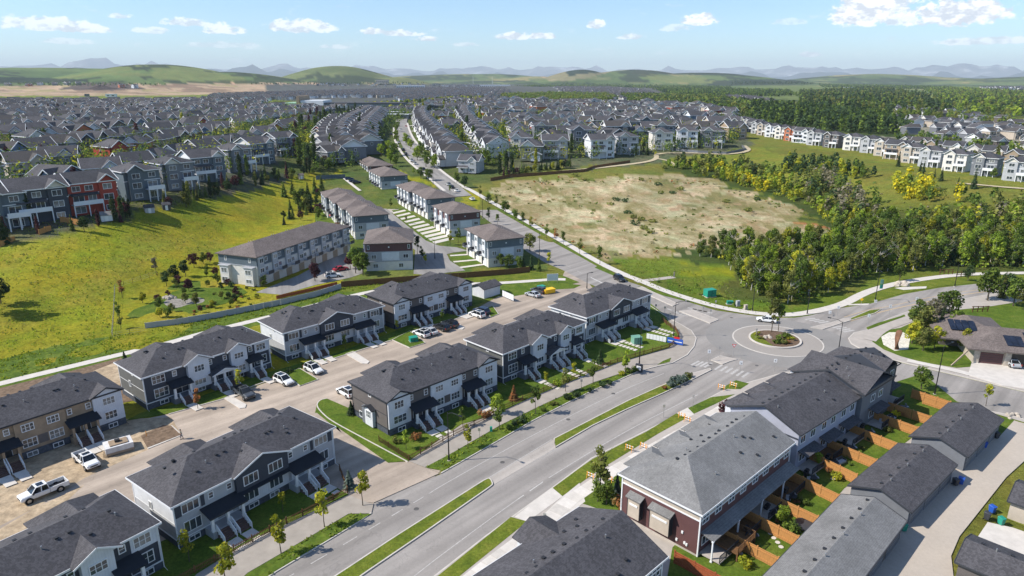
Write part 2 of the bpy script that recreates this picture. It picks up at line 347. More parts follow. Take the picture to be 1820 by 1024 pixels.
def link(name, data, parent=None, loc=(0,0,0), rz=0, label=None, cat=None, group=None, kind=None, scale=None, mats=None):
    o = bpy.data.objects.new(name, data); COL.objects.link(o); ALLO.append(o)
    if parent is not None: o.parent = parent
    o.location = loc; o.rotation_euler = (0, 0, rz)
    if scale is not None: o.scale = scale if isinstance(scale, (tuple, list)) else (scale,)*3
    if label: o['label'] = label
    if cat: o['category'] = cat
    if group: o['group'] = group
    if kind: o['kind'] = kind
    if mats:
        for i, q in enumerate(mats): o.material_slots[i].link = 'OBJECT'; o.material_slots[i].material = q
    return o
def thing(name, label, cat, loc=(0,0,0), rz=0, group=None, scale=None): return link(name, None, None, loc, rz, label, cat, group, None, scale)
CACHE = {}
def cached(key, fn):
    if key not in CACHE: CACHE[key] = fn()
    return CACHE[key]
ORD = 'first second third fourth fifth sixth seventh eighth ninth tenth eleventh twelfth thirteenth fourteenth fifteenth sixteenth seventeenth eighteenth nineteenth twentieth'.split()
def ordn(i): return ORD[i] if i < 20 else '%dth' % (i+1) if (i+1) % 10 not in (1,2,3) else '%d%s' % (i+1, {1:'st',2:'nd',3:'rd'}[(i+1) % 10])
def resample(pts, step, closed=False):
    out = []; P = list(pts)+([pts[0]] if closed else [])
    for a, b in zip(P[:-1], P[1:]):
        n = max(1, int(math.dist(a, b)/step))
        out += [tuple(lerp(a[i], b[i], k/n) for i in range(len(a))) for k in range(n)]
    if not closed: out.append(tuple(P[-1]))
    return out
def smoothline(pts, it=2, closed=False):
    for _ in range(it):
        q = []; n = len(pts); rng = range(n if closed else n-1)
        if not closed: q.append(pts[0])
        for i in rng:
            a, b = pts[i], pts[(i+1) % n]; q += [tuple(lerp(a[k], b[k], .25) for k in range(2)), tuple(lerp(a[k], b[k], .75) for k in range(2))]
        if not closed: q.append(pts[-1])
        pts = q
    return pts

# ---------------------------------------------------------------- terrain
def inpoly(px, py, poly):
    r = np.zeros(px.shape, bool); n = len(poly); j = n-1
    for i in range(n):
        xi, yi = poly[i]; xj, yj = poly[j]
        if yi != yj:
            c = ((yi > py) != (yj > py)) & (px < (xj-xi)*(py-yi)/(yj-yi)+xi); r ^= c
        j = i
    return r
def vnoise(x, y, seed=0):
    """cheap smooth value noise on arrays"""
    xi = np.floor(x).astype(np.int64); yi = np.floor(y).astype(np.int64); fx = sm(x-xi); fy = sm(y-yi)
    def h(a, b):
        q = (a*374761393+b*668265263+seed*1442695041) & 0x7fffffff; q = (q ^ (q >> 13))*1274126177 & 0x7fffffff
        return ((q ^ (q >> 16)) & 0xffff)/65535.0
    return (h(xi,yi)*(1-fx)+h(xi+1,yi)*fx)*(1-fy)+(h(xi,yi+1)*(1-fx)+h(xi+1,yi+1)*fx)*fy
def fbm(x, y, o=4, seed=0):
    v = 0; a = .5; t = 0
    for i in range(o): v = v+a*vnoise(x*2**i, y*2**i, seed+i); t += a; a *= .55
    return v/t
angs = np.radians(np.concatenate([np.arange(-180, -50, 5), np.arange(-50, 50.01, .2), np.arange(55, 180, 5)]))
rows = [1.0]
while rows[-1] < 45: rows.append(rows[-1]*1.12)
while rows[-1] < 16000: rows.append(rows[-1]*1.0165)
rows = np.array(rows); A_, D_ = np.meshgrid(angs, rows)
gx = np.sin(A_)*D_; gy = np.cos(A_)*D_; gz = hgt(gx, gy)
far = sm((D_-1300)/1500)
gz = gz+far*(fbm(gx/700, gy/700, 4, 3)-.5)*26*(1-sm((D_-9000)/4000)*.3)
near_field = sm((-gx-60)/30)*sm((gy-110)/40)
gz = gz+near_field*(fbm(gx/14, gy/14, 3, 8)-.5)*.8
patch = sm((gx-5)/20)*sm((gy-225)/20)*(1-sm((gy-420)/60))*(1-sm((gx-130)/20)); gz = gz+patch*(fbm(gx/11, gy/11, 4, 5)-.35)*1.0
k = CAMH-gz; zc = gy*CT+k*ST; zc = np.where(zc > 1, zc, 1e9)
ppx = 910+FOC*gx/zc; ppy = 512+FOC*(-gy*ST+k*CT)/zc
ppy = np.where(gy < 1, 3000, ppy)
jx = (fbm(gx/9, gy/9, 4, 21)-.5); jy = (fbm(gx/9+50, gy/9+50, 4, 22)-.5)
jit = 500/np.maximum(D_, 60)
qx = ppx+jx*26*np.clip(jit, .25, 2.5); qy = ppy+jy*16*np.clip(jit, .12, 2.5)
FIELD = (.245, .232, .018); OLIVE = (.14, .145, .028); FARM = (.105, .14, .05); FOREST = (.03, .045, .018)
col = np.zeros(gx.shape+(4,)); col[..., 3] = 0
def fill(c, mask, a=0.0):
    col[mask, 0], col[mask, 1], col[mask, 2], col[mask, 3] = c[0], c[1], c[2], a
fill(OLIVE, np.ones(gx.shape, bool))
fill(FIELD, (gx < -15) & (D_ < 600))
fill(FARM, D_ > 1500)
n1 = fbm(gx/420, gy/420, 4, 31); fill((.05,.07,.03), (D_ > 900) & (n1 > .56)); fill((.19,.19,.08), (D_ > 1500) & (n1 < .36))
COV = [
 ((.085,.085,.06), [(-900,183),(540,183),(640,215),(600,255),(585,300),(520,318),(440,336),(380,352),(250,382),(100,419),(0,438),(-900,660)], 0),
 ((.095,.125,.03), [(556,330),(600,312),(640,300),(800,340),(975,475),(940,482),(607,510),(560,425),(600,400)], 0),
 ((.15,.175,.03), [(-900,164),(480,166),(500,184),(-900,184)], 0),
 ((.40,.28,.19), [(-900,153),(0,153),(300,149),(560,147),(700,150),(650,158),(420,166),(300,170),(-900,172)], 0),
 ((.10,.075,.065), [(105,159),(140,149),(170,144),(205,145),(262,159),(200,161)], 0),
 ((.115,.16,.055), [(-900,100),(470,100),(450,143),(300,146),(0,148),(-900,148)], 0),
 ((.135,.155,.06), [(490,100),(730,100),(730,137),(490,140)], 0),
 ((.03,.045,.025), [(330,108),(400,112),(520,128),(480,130),(400,126),(340,117)], 0),
 ((.03,.045,.025), [(640,116),(700,122),(735,133),(690,134),(640,124)], 0),
 ((.03,.045,.025), [(-50,136),(60,138),(150,141),(160,146),(-50,150)], 0),
 ((.09,.09,.085), [(470,150),(900,150),(1180,155),(1190,182),(900,186),(560,190),(480,172)], 0),
 ((.06,.085,.025), [(880,165),(1080,165),(1240,172),(1340,190),(1400,215),(1340,230),(1120,215),(880,195)], 0),
 ((.27,.22,.12), [(955,134),(1000,124),(1010,121),(1060,116),(1110,118),(1080,130),(1040,140),(980,146)], 0),
 ((.035,.05,.028), [(1003,124),(1030,117),(1078,117),(1070,128),(1010,135)], 0),
 ((.035,.05,.028), [(1115,117),(1240,121),(1400,126),(1400,136),(1240,133),(1115,131)], 0),
 ((.12,.16,.055), [(1100,134),(1400,138),(1300,148),(1080,146)], 0),
 ((.035,.05,.028), [(1270,143),(1400,140),(1440,148),(1260,154)], 0),
 ((.13,.16,.055), [(1320,155),(1430,152),(1560,160),(1430,178),(1330,176)], 0),
 ((.03,.045,.02), [(1420,160),(1560,155),(1640,168),(1700,190),(1680,205),(1420,200)], 0),
 ((.05,.07,.03), [(1650,158),(1900,165),(1900,215),(1700,200)], 0),
 ((.19,.22,.06), [(1640,166),(1700,172),(1720,190),(1670,182)], 0),
 ((.22,.20,.16), [(1540,215),(1900,235),(1900,270),(1560,250)], 0),
 ((.05,.07,.022), [(1330,190),(1480,195),(1600,215),(1640,250),(1440,235),(1330,220)], 0),
 ((.10,.105,.06), [(640,190),(1180,190),(1310,215),(1340,262),(1170,292),(960,300),(870,318),(790,310),(700,262),(640,215)], 0),
 ((.175,.185,.03), [(1180,284),(1330,262),(1345,262),(1500,300),(1560,340),(1250,300)], 0),
 ((.17,.175,.03), [(1420,252),(1500,262),(1650,290),(1850,320),(1850,348),(1700,318),(1560,288),(1430,262)], 0),
 ((.055,.075,.02), [(1180,288),(1300,298),(1400,330),(1480,390),(1480,430),(1340,470),(1200,478),(1200,440),(1475,400),(1340,340),(1190,305)], 0),
 ((.075,.09,.022), [(1340,470),(1480,420),(1560,380),(1850,360),(1850,480),(1640,480),(1480,520),(1330,548),(1280,500)], 0),
 ((.085,.105,.032), [(520,262),(640,206),(860,196),(905,312),(830,335),(800,345),(760,322),(700,300),(640,330),(600,300),(585,310),(470,316)], 0),
 ((.15,.15,.035), [(830,335),(905,312),(1170,292),(1200,312),(1100,318),(870,345)], 0),
 ((.47,.385,.25), [(868,342),(905,324),(960,318),(1040,319),(1130,315),(1180,309),(1250,318),(1330,342),(1400,364),(1428,374),(1418,388),(1445,397),(1478,405),(1470,428),(1400,434),(1330,432),(1260,437),(1200,446),(1140,452),(1100,460),(1060,461),(1020,432),(980,412),(950,402),(900,367)], 1),
 ((.34,.15,.06), [(1405,395),(1425,388),(1440,396),(1480,404),(1480,412),(1440,404)], 0),
 ((.13,.165,.022), [(1080,462),(1200,458),(1290,470),(1290,510),(1220,505),(1130,490)], 0),
 ((.19,.21,.016), [(1200,472),(1290,475),(1290,498),(1215,490)], 0),
 ((.105,.145,.018), [(1150,505),(1240,505),(1330,530),(1420,545),(1480,530),(1540,520),(1460,560),(1330,562),(1220,536)], 0),
 ((.13,.16,.025), [(1540,478),(1850,478),(1850,540),(1540,545)], 0),
]
for c, poly, a in COV: fill(c, inpoly(qx, qy, poly) & (gy > 1), a)
gr = (D_ > 1200) & (qy > 150) & (qy < 172) & (ppx < 720); tt = fbm(gx/160, gy/110, 4, 71)
col[gr & (tt > .55) & (col[..., 0] > .35), :3] = (.24,.16,.11); col[gr & (tt < .36) & (col[..., 0] > .35), :3] = (.30,.24,.12)
hl_ = (D_ > 2200) & (ppy < 148); t2 = fbm(gx/260, gy/330, 5, 72); t3 = fbm(gx/520+9, gy/520, 3, 73); col[hl_ & (t2 > .60), :3] = (.045,.06,.03); col[hl_ & (t2 < .6) & (t3 > .56), :3] *= np.array((1.35,1.12,1.1)); col[hl_ & (t2 < .6) & (t3 < .40), :3] *= np.array((.75,.8,.8))
pe = (col[..., 3] > .5) & (fbm(gx/13, gy/20, 5, 61) > .60); col[pe, :3] = (.19,.175,.07)
pe = (col[..., 3] > .5) & (fbm(gx/5, gy/7, 4, 62) > .63); col[pe, :3] = (.36,.25,.15)
# slow tonal drift of the meadow
v = fbm(gx/45, gy/45, 4, 41); w = fbm(gx/7, gy/22, 4, 42)
col[..., :3] *= (0.80+.4*v)[..., None]
dry = (gx < -15) & (D_ < 600) & (ppy > 330)
mixf = (sm((w-.48)/.2)*.25)[..., None]*dry[..., None]
col[..., :3] = col[..., :3]*(1-mixf)+np.array((.275,.225,.06))*mixf
grn = (sm((fbm(gx/26, gy/26, 4, 46)-.5)/.15)*.35)[..., None]*dry[..., None]; col[..., :3] = col[..., :3]*(1-grn)+np.array((.135,.15,.015))*grn
nr, nc = gx.shape
verts = np.stack([gx, gy, gz], -1).reshape(-1, 3)
idx = np.arange(nr*nc).reshape(nr, nc)
a = idx[:-1, :]; b = np.roll(idx, -1, 1)[:-1, :]; c = np.roll(idx, -1, 1)[1:, :]; d = idx[1:, :]
faces = np.stack([a, d, c, b], -1).reshape(-1, 4)[:, ::-1]
me = bpy.data.meshes.new('ground')
me.vertices.add(len(verts)); me.vertices.foreach_set('co', verts.ravel())
me.loops.add(faces.size); me.loops.foreach_set('vertex_index', faces.ravel().astype(np.int32))
me.polygons.add(len(faces)); me.polygons.foreach_set('loop_start', np.arange(0, faces.size, 4, dtype=np.int32))
me.update(calc_edges=True); me.validate()
ca = me.color_attributes.new('cover', 'FLOAT_COLOR', 'POINT'); ca.data.foreach_set('color', col.reshape(-1, 4).astype(np.float32).ravel())
me.polygons.foreach_set('use_smooth', [True]*len(me.polygons))
if me.polygons[len(me.polygons)//2].normal.z < 0: me.flip_normals()
m, t, b = nodes('ground_cover'); b.inputs['Roughness'].default_value = .95; setspec(b, .08)
at = t.nodes.new('ShaderNodeAttribute'); at.attribute_name = 'cover'
c = mul(t, at.outputs['Color'], gray(t, noise_col(t, .35, 8, .72, dist=.3), .70, 1.30))
c = mul(t, c, gray(t, noise_col(t, 1.6, 5, .7), .72, 1.28))
c = mul(t, c, gray(t, noise_col(t, .02, 6, .6), .86, 1.14))
hue = noise_col(t, .08, 6, .65); c = mul(t, c, ramp(t, hue, [(.35, (.82,1.02,.9)), (.65, (1.14,1.0,1.0))]))
pn = noise_col(t, .055, 9, .76, stretch=(1, .5, 1), dist=1.0); pf = ramp(t, pn, [(.40, (0,)*3), (.60, (1,)*3)])
pm = t.nodes.new('ShaderNodeMath'); pm.operation = 'MULTIPLY'; t.links.new(pf, pm.inputs[0]); t.links.new(at.outputs['Alpha'], pm.inputs[1])
g2 = mul(t, (.235,.20,.085), gray(t, noise_col(t, 1.1, 5, .7), .7, 1.3)); c = mul(t, c, g2, pm.outputs[0], 'MIX')
pr = noise_col(t, .9, 6, .75, stretch=(1, .5, 1)); pp = ramp(t, pr, [(.56, (0,)*3), (.66, (1,)*3)])
pm2 = t.nodes.new('ShaderNodeMath'); pm2.operation = 'MULTIPLY'; t.links.new(pp, pm2.inputs[0]); t.links.new(at.outputs['Alpha'], pm2.inputs[1])
c = mul(t, c, (.13,.12,.055), pm2.outputs[0], 'MIX')
t.links.new(c, b.inputs['Base Color']); bump(t, b, noise_col(t, .9, 6, .75), .9, .5); me.materials.append(m)
link('ground', me, kind='structure')

# mountains along the horizon, solid ridges 24-30 km away
def ridge(name, D, seed, lo, hiv, colr, a0, a1, peak=None):
    n = 260; mbv = []; fs = []; aa = np.linspace(a0, a1, n)
    for i, a in enumerate(aa):
        f = float(fbm(np.array([math.degrees(a)*.9+seed*7.0]), np.array([seed*3.1]), 6, seed)[0])
        h_ = lo+(hiv-lo)*max(0, (f-.25)*1.9)
        if peak: h_ += sum(p[2]*math.exp(-((math.degrees(a)-p[0])/p[1])**2) for p in peak)*(.7+.6*f)
        for dd, hh in ((0, -60), (800, h_*.25), (1700, h_*.62+40*math.sin(i*1.9)), (2600, h_), (4200, h_*.5), (6000, -60)):
            r_ = D+dd+250*math.sin(i*.7+dd); mbv.append((math.sin(a)*r_, math.cos(a)*r_, hh))
    for i in range(n-1):
        for j in range(5): fs.append((i*6+j, (i+1)*6+j, (i+1)*6+j+1, i*6+j+1))
    q = MB(); q.v = mbv; q.f = fs; q.m = [0]*len(fs)
    return q.build(name, colr, smooth=True, kind='structure')
mr = nodes('mountain_rock'); c = ramp(mr[1], noise_col(mr[1], .0012, 8, .7), [(.4, (.05,.06,.065)), (.55, (.14,.14,.14)), (.68, (.5,.5,.5))]); mr[1].links.new(c, mr[2].inputs['Base Color']); mr[2].inputs['Roughness'].default_value = 1
mf = nodes('mountain_forest'); mf[2].inputs['Base Color'].default_value = (.035,.05,.05,1); mf[2].inputs['Roughness'].default_value = 1
ridge('mountains', 29000, 4, 330, 640, mr[0], R(-60), R(60), [(-31,1.0,150),(-29.3,.8,190),(-27.0,1.4,180),(-33.5,2,110),(-9.5,3,60),(15,2,50),(22,1.6,70),(31,1.5,40)])
ridge('foothills', 20000, 11, 80, 260, mf[0], R(-62), R(62), [(-31,5,150),(-26,3,130),(-20,3,160),(-7,3,40)])

# the air
hz = MB().box(-36000, 36000, -3000, 36500, -80, 860).build('haze', [], kind='stuff')
hm = bpy.data.materials.new('air'); hm.use_nodes = True; hn = hm.node_tree; hn.nodes.clear()
ho = hn.nodes.new('ShaderNodeOutputMaterial'); hv = hn.nodes.new('ShaderNodeVolumePrincipled'); hv.inputs['Density'].default_value = HAZE = 4.4e-5
hv.inputs['Color'].default_value = (.80,.91,1,1); hv.inputs['Anisotropy'].default_value = 0
hn.links.new(hv.outputs[0], ho.inputs['Volume']); hz.data.materials.append(hm)

# ---------------------------------------------------------------- flat surfaces
def gp(poly, z=0): return [G(p[0], p[1], z) for p in poly]
SHN = [0]
def sheet(name, poly, z, mat, px=True, parent=None, sm_=0, kind='structure', th=.3):
    SHN[0] += 1; z += (SHN[0] % 50)*.0004; th = th+(SHN[0] % 50)*.0003
    p = gp(poly) if px else poly
    if sm_: p = smoothline(p, sm_, True)
    mb = MB().prism(p, z-th, z); return mb.build(name, mat, parent, kind=kind if parent is None else None)
def ribbon(mb, pts, w, z, m=0, closed=False, h=None, off=0):
    """a flat (or h high) strip along pts"""
    n = len(pts); L_ = []; 
    for i in range(n):
        a = Vector(pts[i-1] if (i or closed) else pts[0]); c_ = Vector(pts[(i+1) % n] if (i < n-1 or closed) else pts[-1]); p = Vector(pts[i])
        d = (c_-a); d = d.normalized() if d.length > 1e-6 else Vector((1,0)); nn = Vector((-d.y, d.x)); L_.append((p+nn*(w/2+off), p-nn*(w/2-off)))
    o = len(mb.v); hh = h or 0
    for a, b in L_: mb.v += [(a.x,a.y,z), (b.x,b.y,z)]+([(a.x,a.y,z-hh), (b.x,b.y,z-hh)] if hh else [])
    s = 4 if hh else 2
    for i in range(n if closed else n-1):
        j = (i+1) % n; A, B = o+i*s, o+j*s
        mb.f.append((A, A+1, B+1, B)); mb.m.append(m)
        if hh: mb.f += [(A, B, B+2, A+2), (A+1, A+3, B+3, B+1)]; mb.m += [m, m]
    return mb
def island(name, poly, mat, z=.16, px=True, sm_=1, kerb=True, kw=.17, th=.5):
    p = gp(poly) if px else list(poly)
    p = resample(p, 3.0, True) if sm_ else p
    if sm_: p = smoothline(p, sm_, True)
    a = sum(p[i][0]*p[(i+1)%len(p)][1]-p[(i+1)%len(p)][0]*p[i][1] for i in range(len(p)))
    if a < 0: p = p[::-1]
    o = MB().prism(p, z-th, z).build(name, mat, kind='structure')
    if kerb: ribbon(MB(), p, kw, z+.015, closed=True, h=z+.2).build('kerb', M['kerb'], o)
    return o
def road_line(pts, w, z, mat, dash=None, name='road_marking', px=True):
    p = gp(pts) if px else pts; p = resample(smoothline(p, 2), .9)
    mb = MB()
    if not dash: ribbon(mb, p, w, z)
    else:
        on = int(dash[0]/.9); tot = on+int(dash[1]/.9)
        for i in range(0, len(p)-on, tot): ribbon(mb, p[i:i+on+1], w, z)
    return mb.build(name, mat, kind='structure')
ZR = .03
# parking lot and yard behind the first row, unfinished yard to the left
sheet('parking_lot', [(-420,1010),(-420,905),(-60,840),(60,815),(225,752),(300,736),(395,709),(493,673),(567,646),(615,630),(697,604),(820,563),(886,527),(936,521),(989,513),(1005,480),(1046,503),(1060,520),(980,575),(900,640),(880,740),(770,850),(660,905),(600,900),(520,790),(300,960),(200,1100),(-420,1400)], ZR, M['lot'])
sheet('graded_yard', [(-420,1005),(-420,890),(-100,850),(0,820),(225,745),(304,742),(322,773),(262,800),(150,850),(70,900),(-100,985)], ZR+.004, M['sand'])
sheet('graded_yard', [(-300,1010),(-100,1000),(60,905),(150,862),(120,890),(20,960),(-80,1100),(-420,1200)], ZR+.008, M['sand'])
# boulevard, roundabout and its legs as one carriageway
CAR = [(250,1180),(484,1023),(620,941),(660,914),(664,893),(784,843),(870,794),(948,749),(1012,716),(1062,692),(1103,675.6),(1136,661),(1168,652.7),(1194,647),(1221,632.5),(1234,617),(1238,602),(1229,588),(1210,577),(1184,563),(1153,542),(1120,527),(1085,519),(1043,503),(1000,480),(969,467),(937,447.5),(900,417),(856.5,384),(824,359),(806,345),
       (816,337),(838,346.6),(896,381),(960.7,417.5),(1000,440),(1030,456),(1062,474),(1111,499),(1135,507),(1216.5,535),(1272,552),(1336,561),(1374,565),(1412,565),(1440,561),(1488,548.6),(1543.5,541),(1607,523),(1670,511.7),(1734,505),(1785,500),(1880,494),(1880,512),(1785,520),(1734,527),(1670,539.7),(1614,553.6),(1580,566),(1540,586.7),(1518,592),(1508,602),(1513,612),(1536,624.7),(1560,634),(1617,649),(1708,670.5),(1780,688),(1900,716),
       (1900,770),(1797,739),(1734,726),(1658,703.5),(1622,692),(1560,672),(1500,662),(1450,662),(1412,661),(1389,664),(1331,680),(1281,697),(1222,729),(1149,766),(1052,815),(981,868.6),(910,920),(860,956),(772,1024),(560,1180)]
sheet('road', CAR, ZR+.004, M['road'])
# darker ring where the traffic circles
def ring(name, c, r0, r1, z, mat, n=72, th=.2):
    mb = MB()
    for i in range(n):
        a, b = 2*math.pi*i/n, 2*math.pi*(i+1)/n
        q = [(c[0]+r*math.cos(t_), c[1]+r*math.sin(t_)) for r, t_ in ((r0,a),(r1,a),(r1,b),(r0,b))]
        mb.add([(x, y, z) for x, y in q]+[(x, y, z-th) for x, y in q], [(0,1,2,3),(1,5,6,2),(0,3,7,4)])
    return mb.build(name, mat, kind='structure')
RC = (58.3, 140.0)
ring('road_circle', RC, 9.2, 15.2, ZR+.008, M['rdark'])
ring('truck_apron', RC, 5.4, 9.2, .09, M['apron'], th=.3)
ring('apron_kerb', RC, 9.2, 9.48, .095, M['kerb'], th=.3)
# central island
p = [(RC[0]-.3+5.3*math.cos(a), RC[1]+.6+5.3*math.sin(a)) for a in np.linspace(0, 2*math.pi, 40)[:-1]]
ci = MB().prism(p, -.2, .27).build('central_island', M['mulch'], kind='structure'); ribbon(MB(), p, .45, .29, closed=True, h=.4).build('kerb', M['kerb'], ci)
sheet('island_grass', [(p_[0]-.6+ (q_-RC[0])*.0, p_[1]) for p_, q_ in [((RC[0]-.3+4.6*math.cos(a), RC[1]+.6+4.6*math.sin(a)), 0) for a in np.linspace(2.2, 4.4, 14)]], .29, M['verge'], px=False, th=.05)
# medians and splitters
island('median', [(520,1075),(608,1018),(700,957),(785,903),(866,851.5),(872,853),(876,862),(872,866),(740,958),(640,1026),(560,1085)], M['verge'], .18)
island('median', [(985,781),(1052,746.6),(1115.8,713.6),(1166.6,690.8),(1225,666.7),(1230,675.5),(1179,699.7),(1115.8,727.6),(1052,758),(987,796)], M['verge'], .18, sm_=0)
island('median_nose', [(1225,666.6),(1263,655.7),(1264,658.5),(1230,675.6)], M['walk2'], .185, sm_=0)
island('splitter_island', [(1264,641),(1280,633.5),(1310,640),(1296,643.5),(1284,648.5)], M['walk2'], .17, sm_=0)
island('splitter_island', [(1207,553.5),(1229,551.5),(1277,569),(1262,575.5)], M['walk2'], .17, sm_=0)
island('splitter_island', [(1440,583),(1478,574.5),(1500,567),(1512,566.5),(1512,570),(1462,586)], M['walk2'], .17, sm_=0)
island('median', [(1512,566.4),(1545,552.5),(1566,550.5),(1555,557.5),(1512,570.2)], M['verge'], .18, sm_=0)
island('median', [(1140,510),(1205,541),(1196,545),(1128,514)], M['walk2'], .17, sm_=0)
# east side: shared base, sidewalk slabs, verges and lawns
EK = [(300,1240),(560,1180),(772,1026),(860,957),(910,920.5),(981,869),(1052,815.4),(1149,766.4),(1222,729.4),(1281,697.4),(1331,680.4),(1389,664.4),(1412,661.4),(1450,662.4),(1500,662.4),(1560,672.4),(1622,692.4),(1658,704),(1734,726.4),(1797,739.4),(1900,770.4)]
island('east_pavement', EK+[(1900,800),(1800,780),(1760,800),(1690,860),(1530,1040),(1400,1250),(700,1400)], M['walk2'], .13, kerb=False, sm_=0)
kb = ribbon(MB(), resample(gp(EK), 2), .2, .145, h=.3).build('kerb', M['kerb'], kind='structure')
def lawn(name, poly, mat='lawn', z=.15, **k): return sheet(name, poly, z, M[mat], th=.1, **k)
lawn('verge', [(690,1085),(780,1024),(908,920.5),(937,928.6),(819,1024),(735,1095)], 'verge')
lawn('verge', [(982,869),(1020,841),(1052,818),(1100,793),(1149,768.5),(1202,736),(1222.5,743),(1170,772),(1115,806),(1060,840),(999,883.7)], 'verge')
lawn('verge', [(1222.5,727),(1263,707.5),(1306,702),(1270,720),(1232.6,737)], 'lawn')
lawn('verge', [(1280,692.5),(1308,677),(1331,683),(1315.6,693)], 'lawn')
# slabs of the sidewalk
walk_mid = [G(*q_) for q_ in [(770,1085),(867,1007),(958,939),(1015,890),(1083,843),(1139,810),(1231,759.5),(1316,708.5)]]
sw = link('sidewalk', None, kind='structure')
wp = resample(walk_mid, 1.55); slabm = {}
wmats = [M['walk'], flat('sidewalk_concrete_pale', (.62,.58,.53), .85, .2, var=.08), flat('sidewalk_concrete_grey', (.50,.465,.42), .85, .2, var=.1)]
for i, (a, b) in enumerate(zip(wp[:-1], wp[1:])):
    d = Vector((b[0]-a[0], b[1]-a[1])); L_ = d.length-.05; ang = math.atan2(d.y, d.x)
    key = ('slab', round(L_, 1), i % 3)
    me = cached(key, lambda: MB().box(0, L_, -1.05, 1.05, 0, .11).mesh('paving_slab', wmats[[0,1,0,2,1,0,2][i % 7]]))
    link('paving_slab', me, sw, (a[0], a[1], .06+.006*rnd.random()), ang)
# connecting slabs and driveways on the east side
for poly in ([(915,920),(981,868),(1000,884),(938,929)], [(1204,735),(1222,726),(1234,738),(1222,744)], [(1000,884),(1030,860),(1040,893),(1000,925),(960,960),(930,950)]):
    sheet('driveway', poly, .152, M['walk'], th=.1)
lawn('front_lawn', [(1022,893),(1060,858),(1098,838),(1105,835),(1160,870),(1110,915),(1060,905),(1040,898)])
lawn('front_lawn', [(914,979),(962,941),(975,935),(1000,960),(930,1020),(900,1000)])
lawn('front_lawn', [(862,1040),(912,999),(940,1000),(900,1060)])
lawn('front_lawn', [(1088,843),(1110,826),(1122,832),(1104,850)])
lawn('side_lawn', [(1625,690),(1740,728),(1830,755),(1830,772),(1790,770),(1690,745),(1630,712)], 'rough')
# back yards and alley
lawn('back_yard', [(1195,975),(1240,930),(1420,780),(1530,700),(1640,665),(1700,715),(1620,780),(1500,870),(1430,950),(1330,1080),(1180,1060)], z=.156)
sheet('alley', [(1380,1250),(1495,1040),(1560,975),(1620,905),(1715,815),(1790,745),(1812,752),(1900,772),(1900,800),(1830,812),(1788,850),(1705,955),(1690,990),(1720,1250)], .16, M['alley'], th=.1)
lawn('side_lawn', [(1783,742),(1802,749),(1772,782),(1758,775)], 'lawn', .172)
sheet('garage_apron', [(1735,960),(1755,930),(1800,940),(1900,975),(1900,1040),(1800,990)], .172, M['walk'], th=.1)
lawn('side_lawn', [(1768,905),(1900,955),(1900,968),(1772,917)], 'rough', .172)
# west side: path, picketed gardens and verge
lawn('gardens', [(150,1250),(350,1022),(440,965),(620,880),(640,886),(665,868),(560,735),(563,722),(580,709),(640,735),(800,640),(900,600),(1000,550),(1100,510),(1130,520),(1181,560),(1204,590),(1207,600),(1189,618),(1144,631),(1097,645),(1031,671.5),(946.6,705.5),(877,739),(820,755),(727,820.5),(690,823),(600,760),(440,900),(200,1000),(60,1250)], z=.12)
sheet('lot_surface', [(563,735),(600,765),(688,838),(728,822),(780,843),(664,895),(640,892),(480,800),(520,745)], .126, M['lot'], th=.1)
sheet('path', [(150,1250),(350,1022),(440,966),(620,881),(648,893),(664,897),(660,914),(620,914.5),(560,950),(440,1020),(300,1150)], .14, M['walkb'], th=.3)
sheet('path', [(727,821),(820,756),(877,740),(946.6,706.5),(1031,672.5),(1097,646),(1144,632.5),(1189,619.5),(1207.6,601),(1200,588),(1184,566),(1210,577.5),(1229,588.4),(1237.5,602),(1233.5,617),(1221,632),(1194,646.6),(1168,652.3),(1136,660.6),(1133,655),(1057,680),(978,714),(891,756),(820,797),(770,826),(755,831.5),(784,842.6)], .14, M['walkb'], th=.3)
ribbon(MB(), resample(gp([(250,1178),(484,1021.5),(620,939.5),(660,913)]), 2), .2, .16, h=.3).build('kerb', M['kerb'], kind='structure')
ribbon(MB(), resample(gp([(784,842),(870,793),(948,748),(1012,715),(1062,691),(1103,674.8),(1136,660.2),(1168,651.9),(1194,646.3),(1221,631.9),(1233.4,616.6),(1237.4,602),(1228.6,588.4),(1209.5,577.4),(1184,563.6),(1153,542.6)]), 2), .2, .16, h=.3).build('kerb', M['kerb'], kind='structure')
lawn('verge', [(240,1178),(420,1040),(440,1021),(560,951),(620,915.5),(659,915),(620,939),(484,1020.8),(330,1125)], 'weeds', .155)
lawn('verge', [(756,832),(820,798),(891,757),(978,715),(1057,681),(1133,656),(1134,659),(1103,674.4),(1062,690.5),(1012,714.5),(948,747.5),(870,792.5),(790,838)], 'weeds', .155)
lawn('verge', [(1168,650),(1178,643),(1193,637),(1190,644.5)], 'lawn', .16)
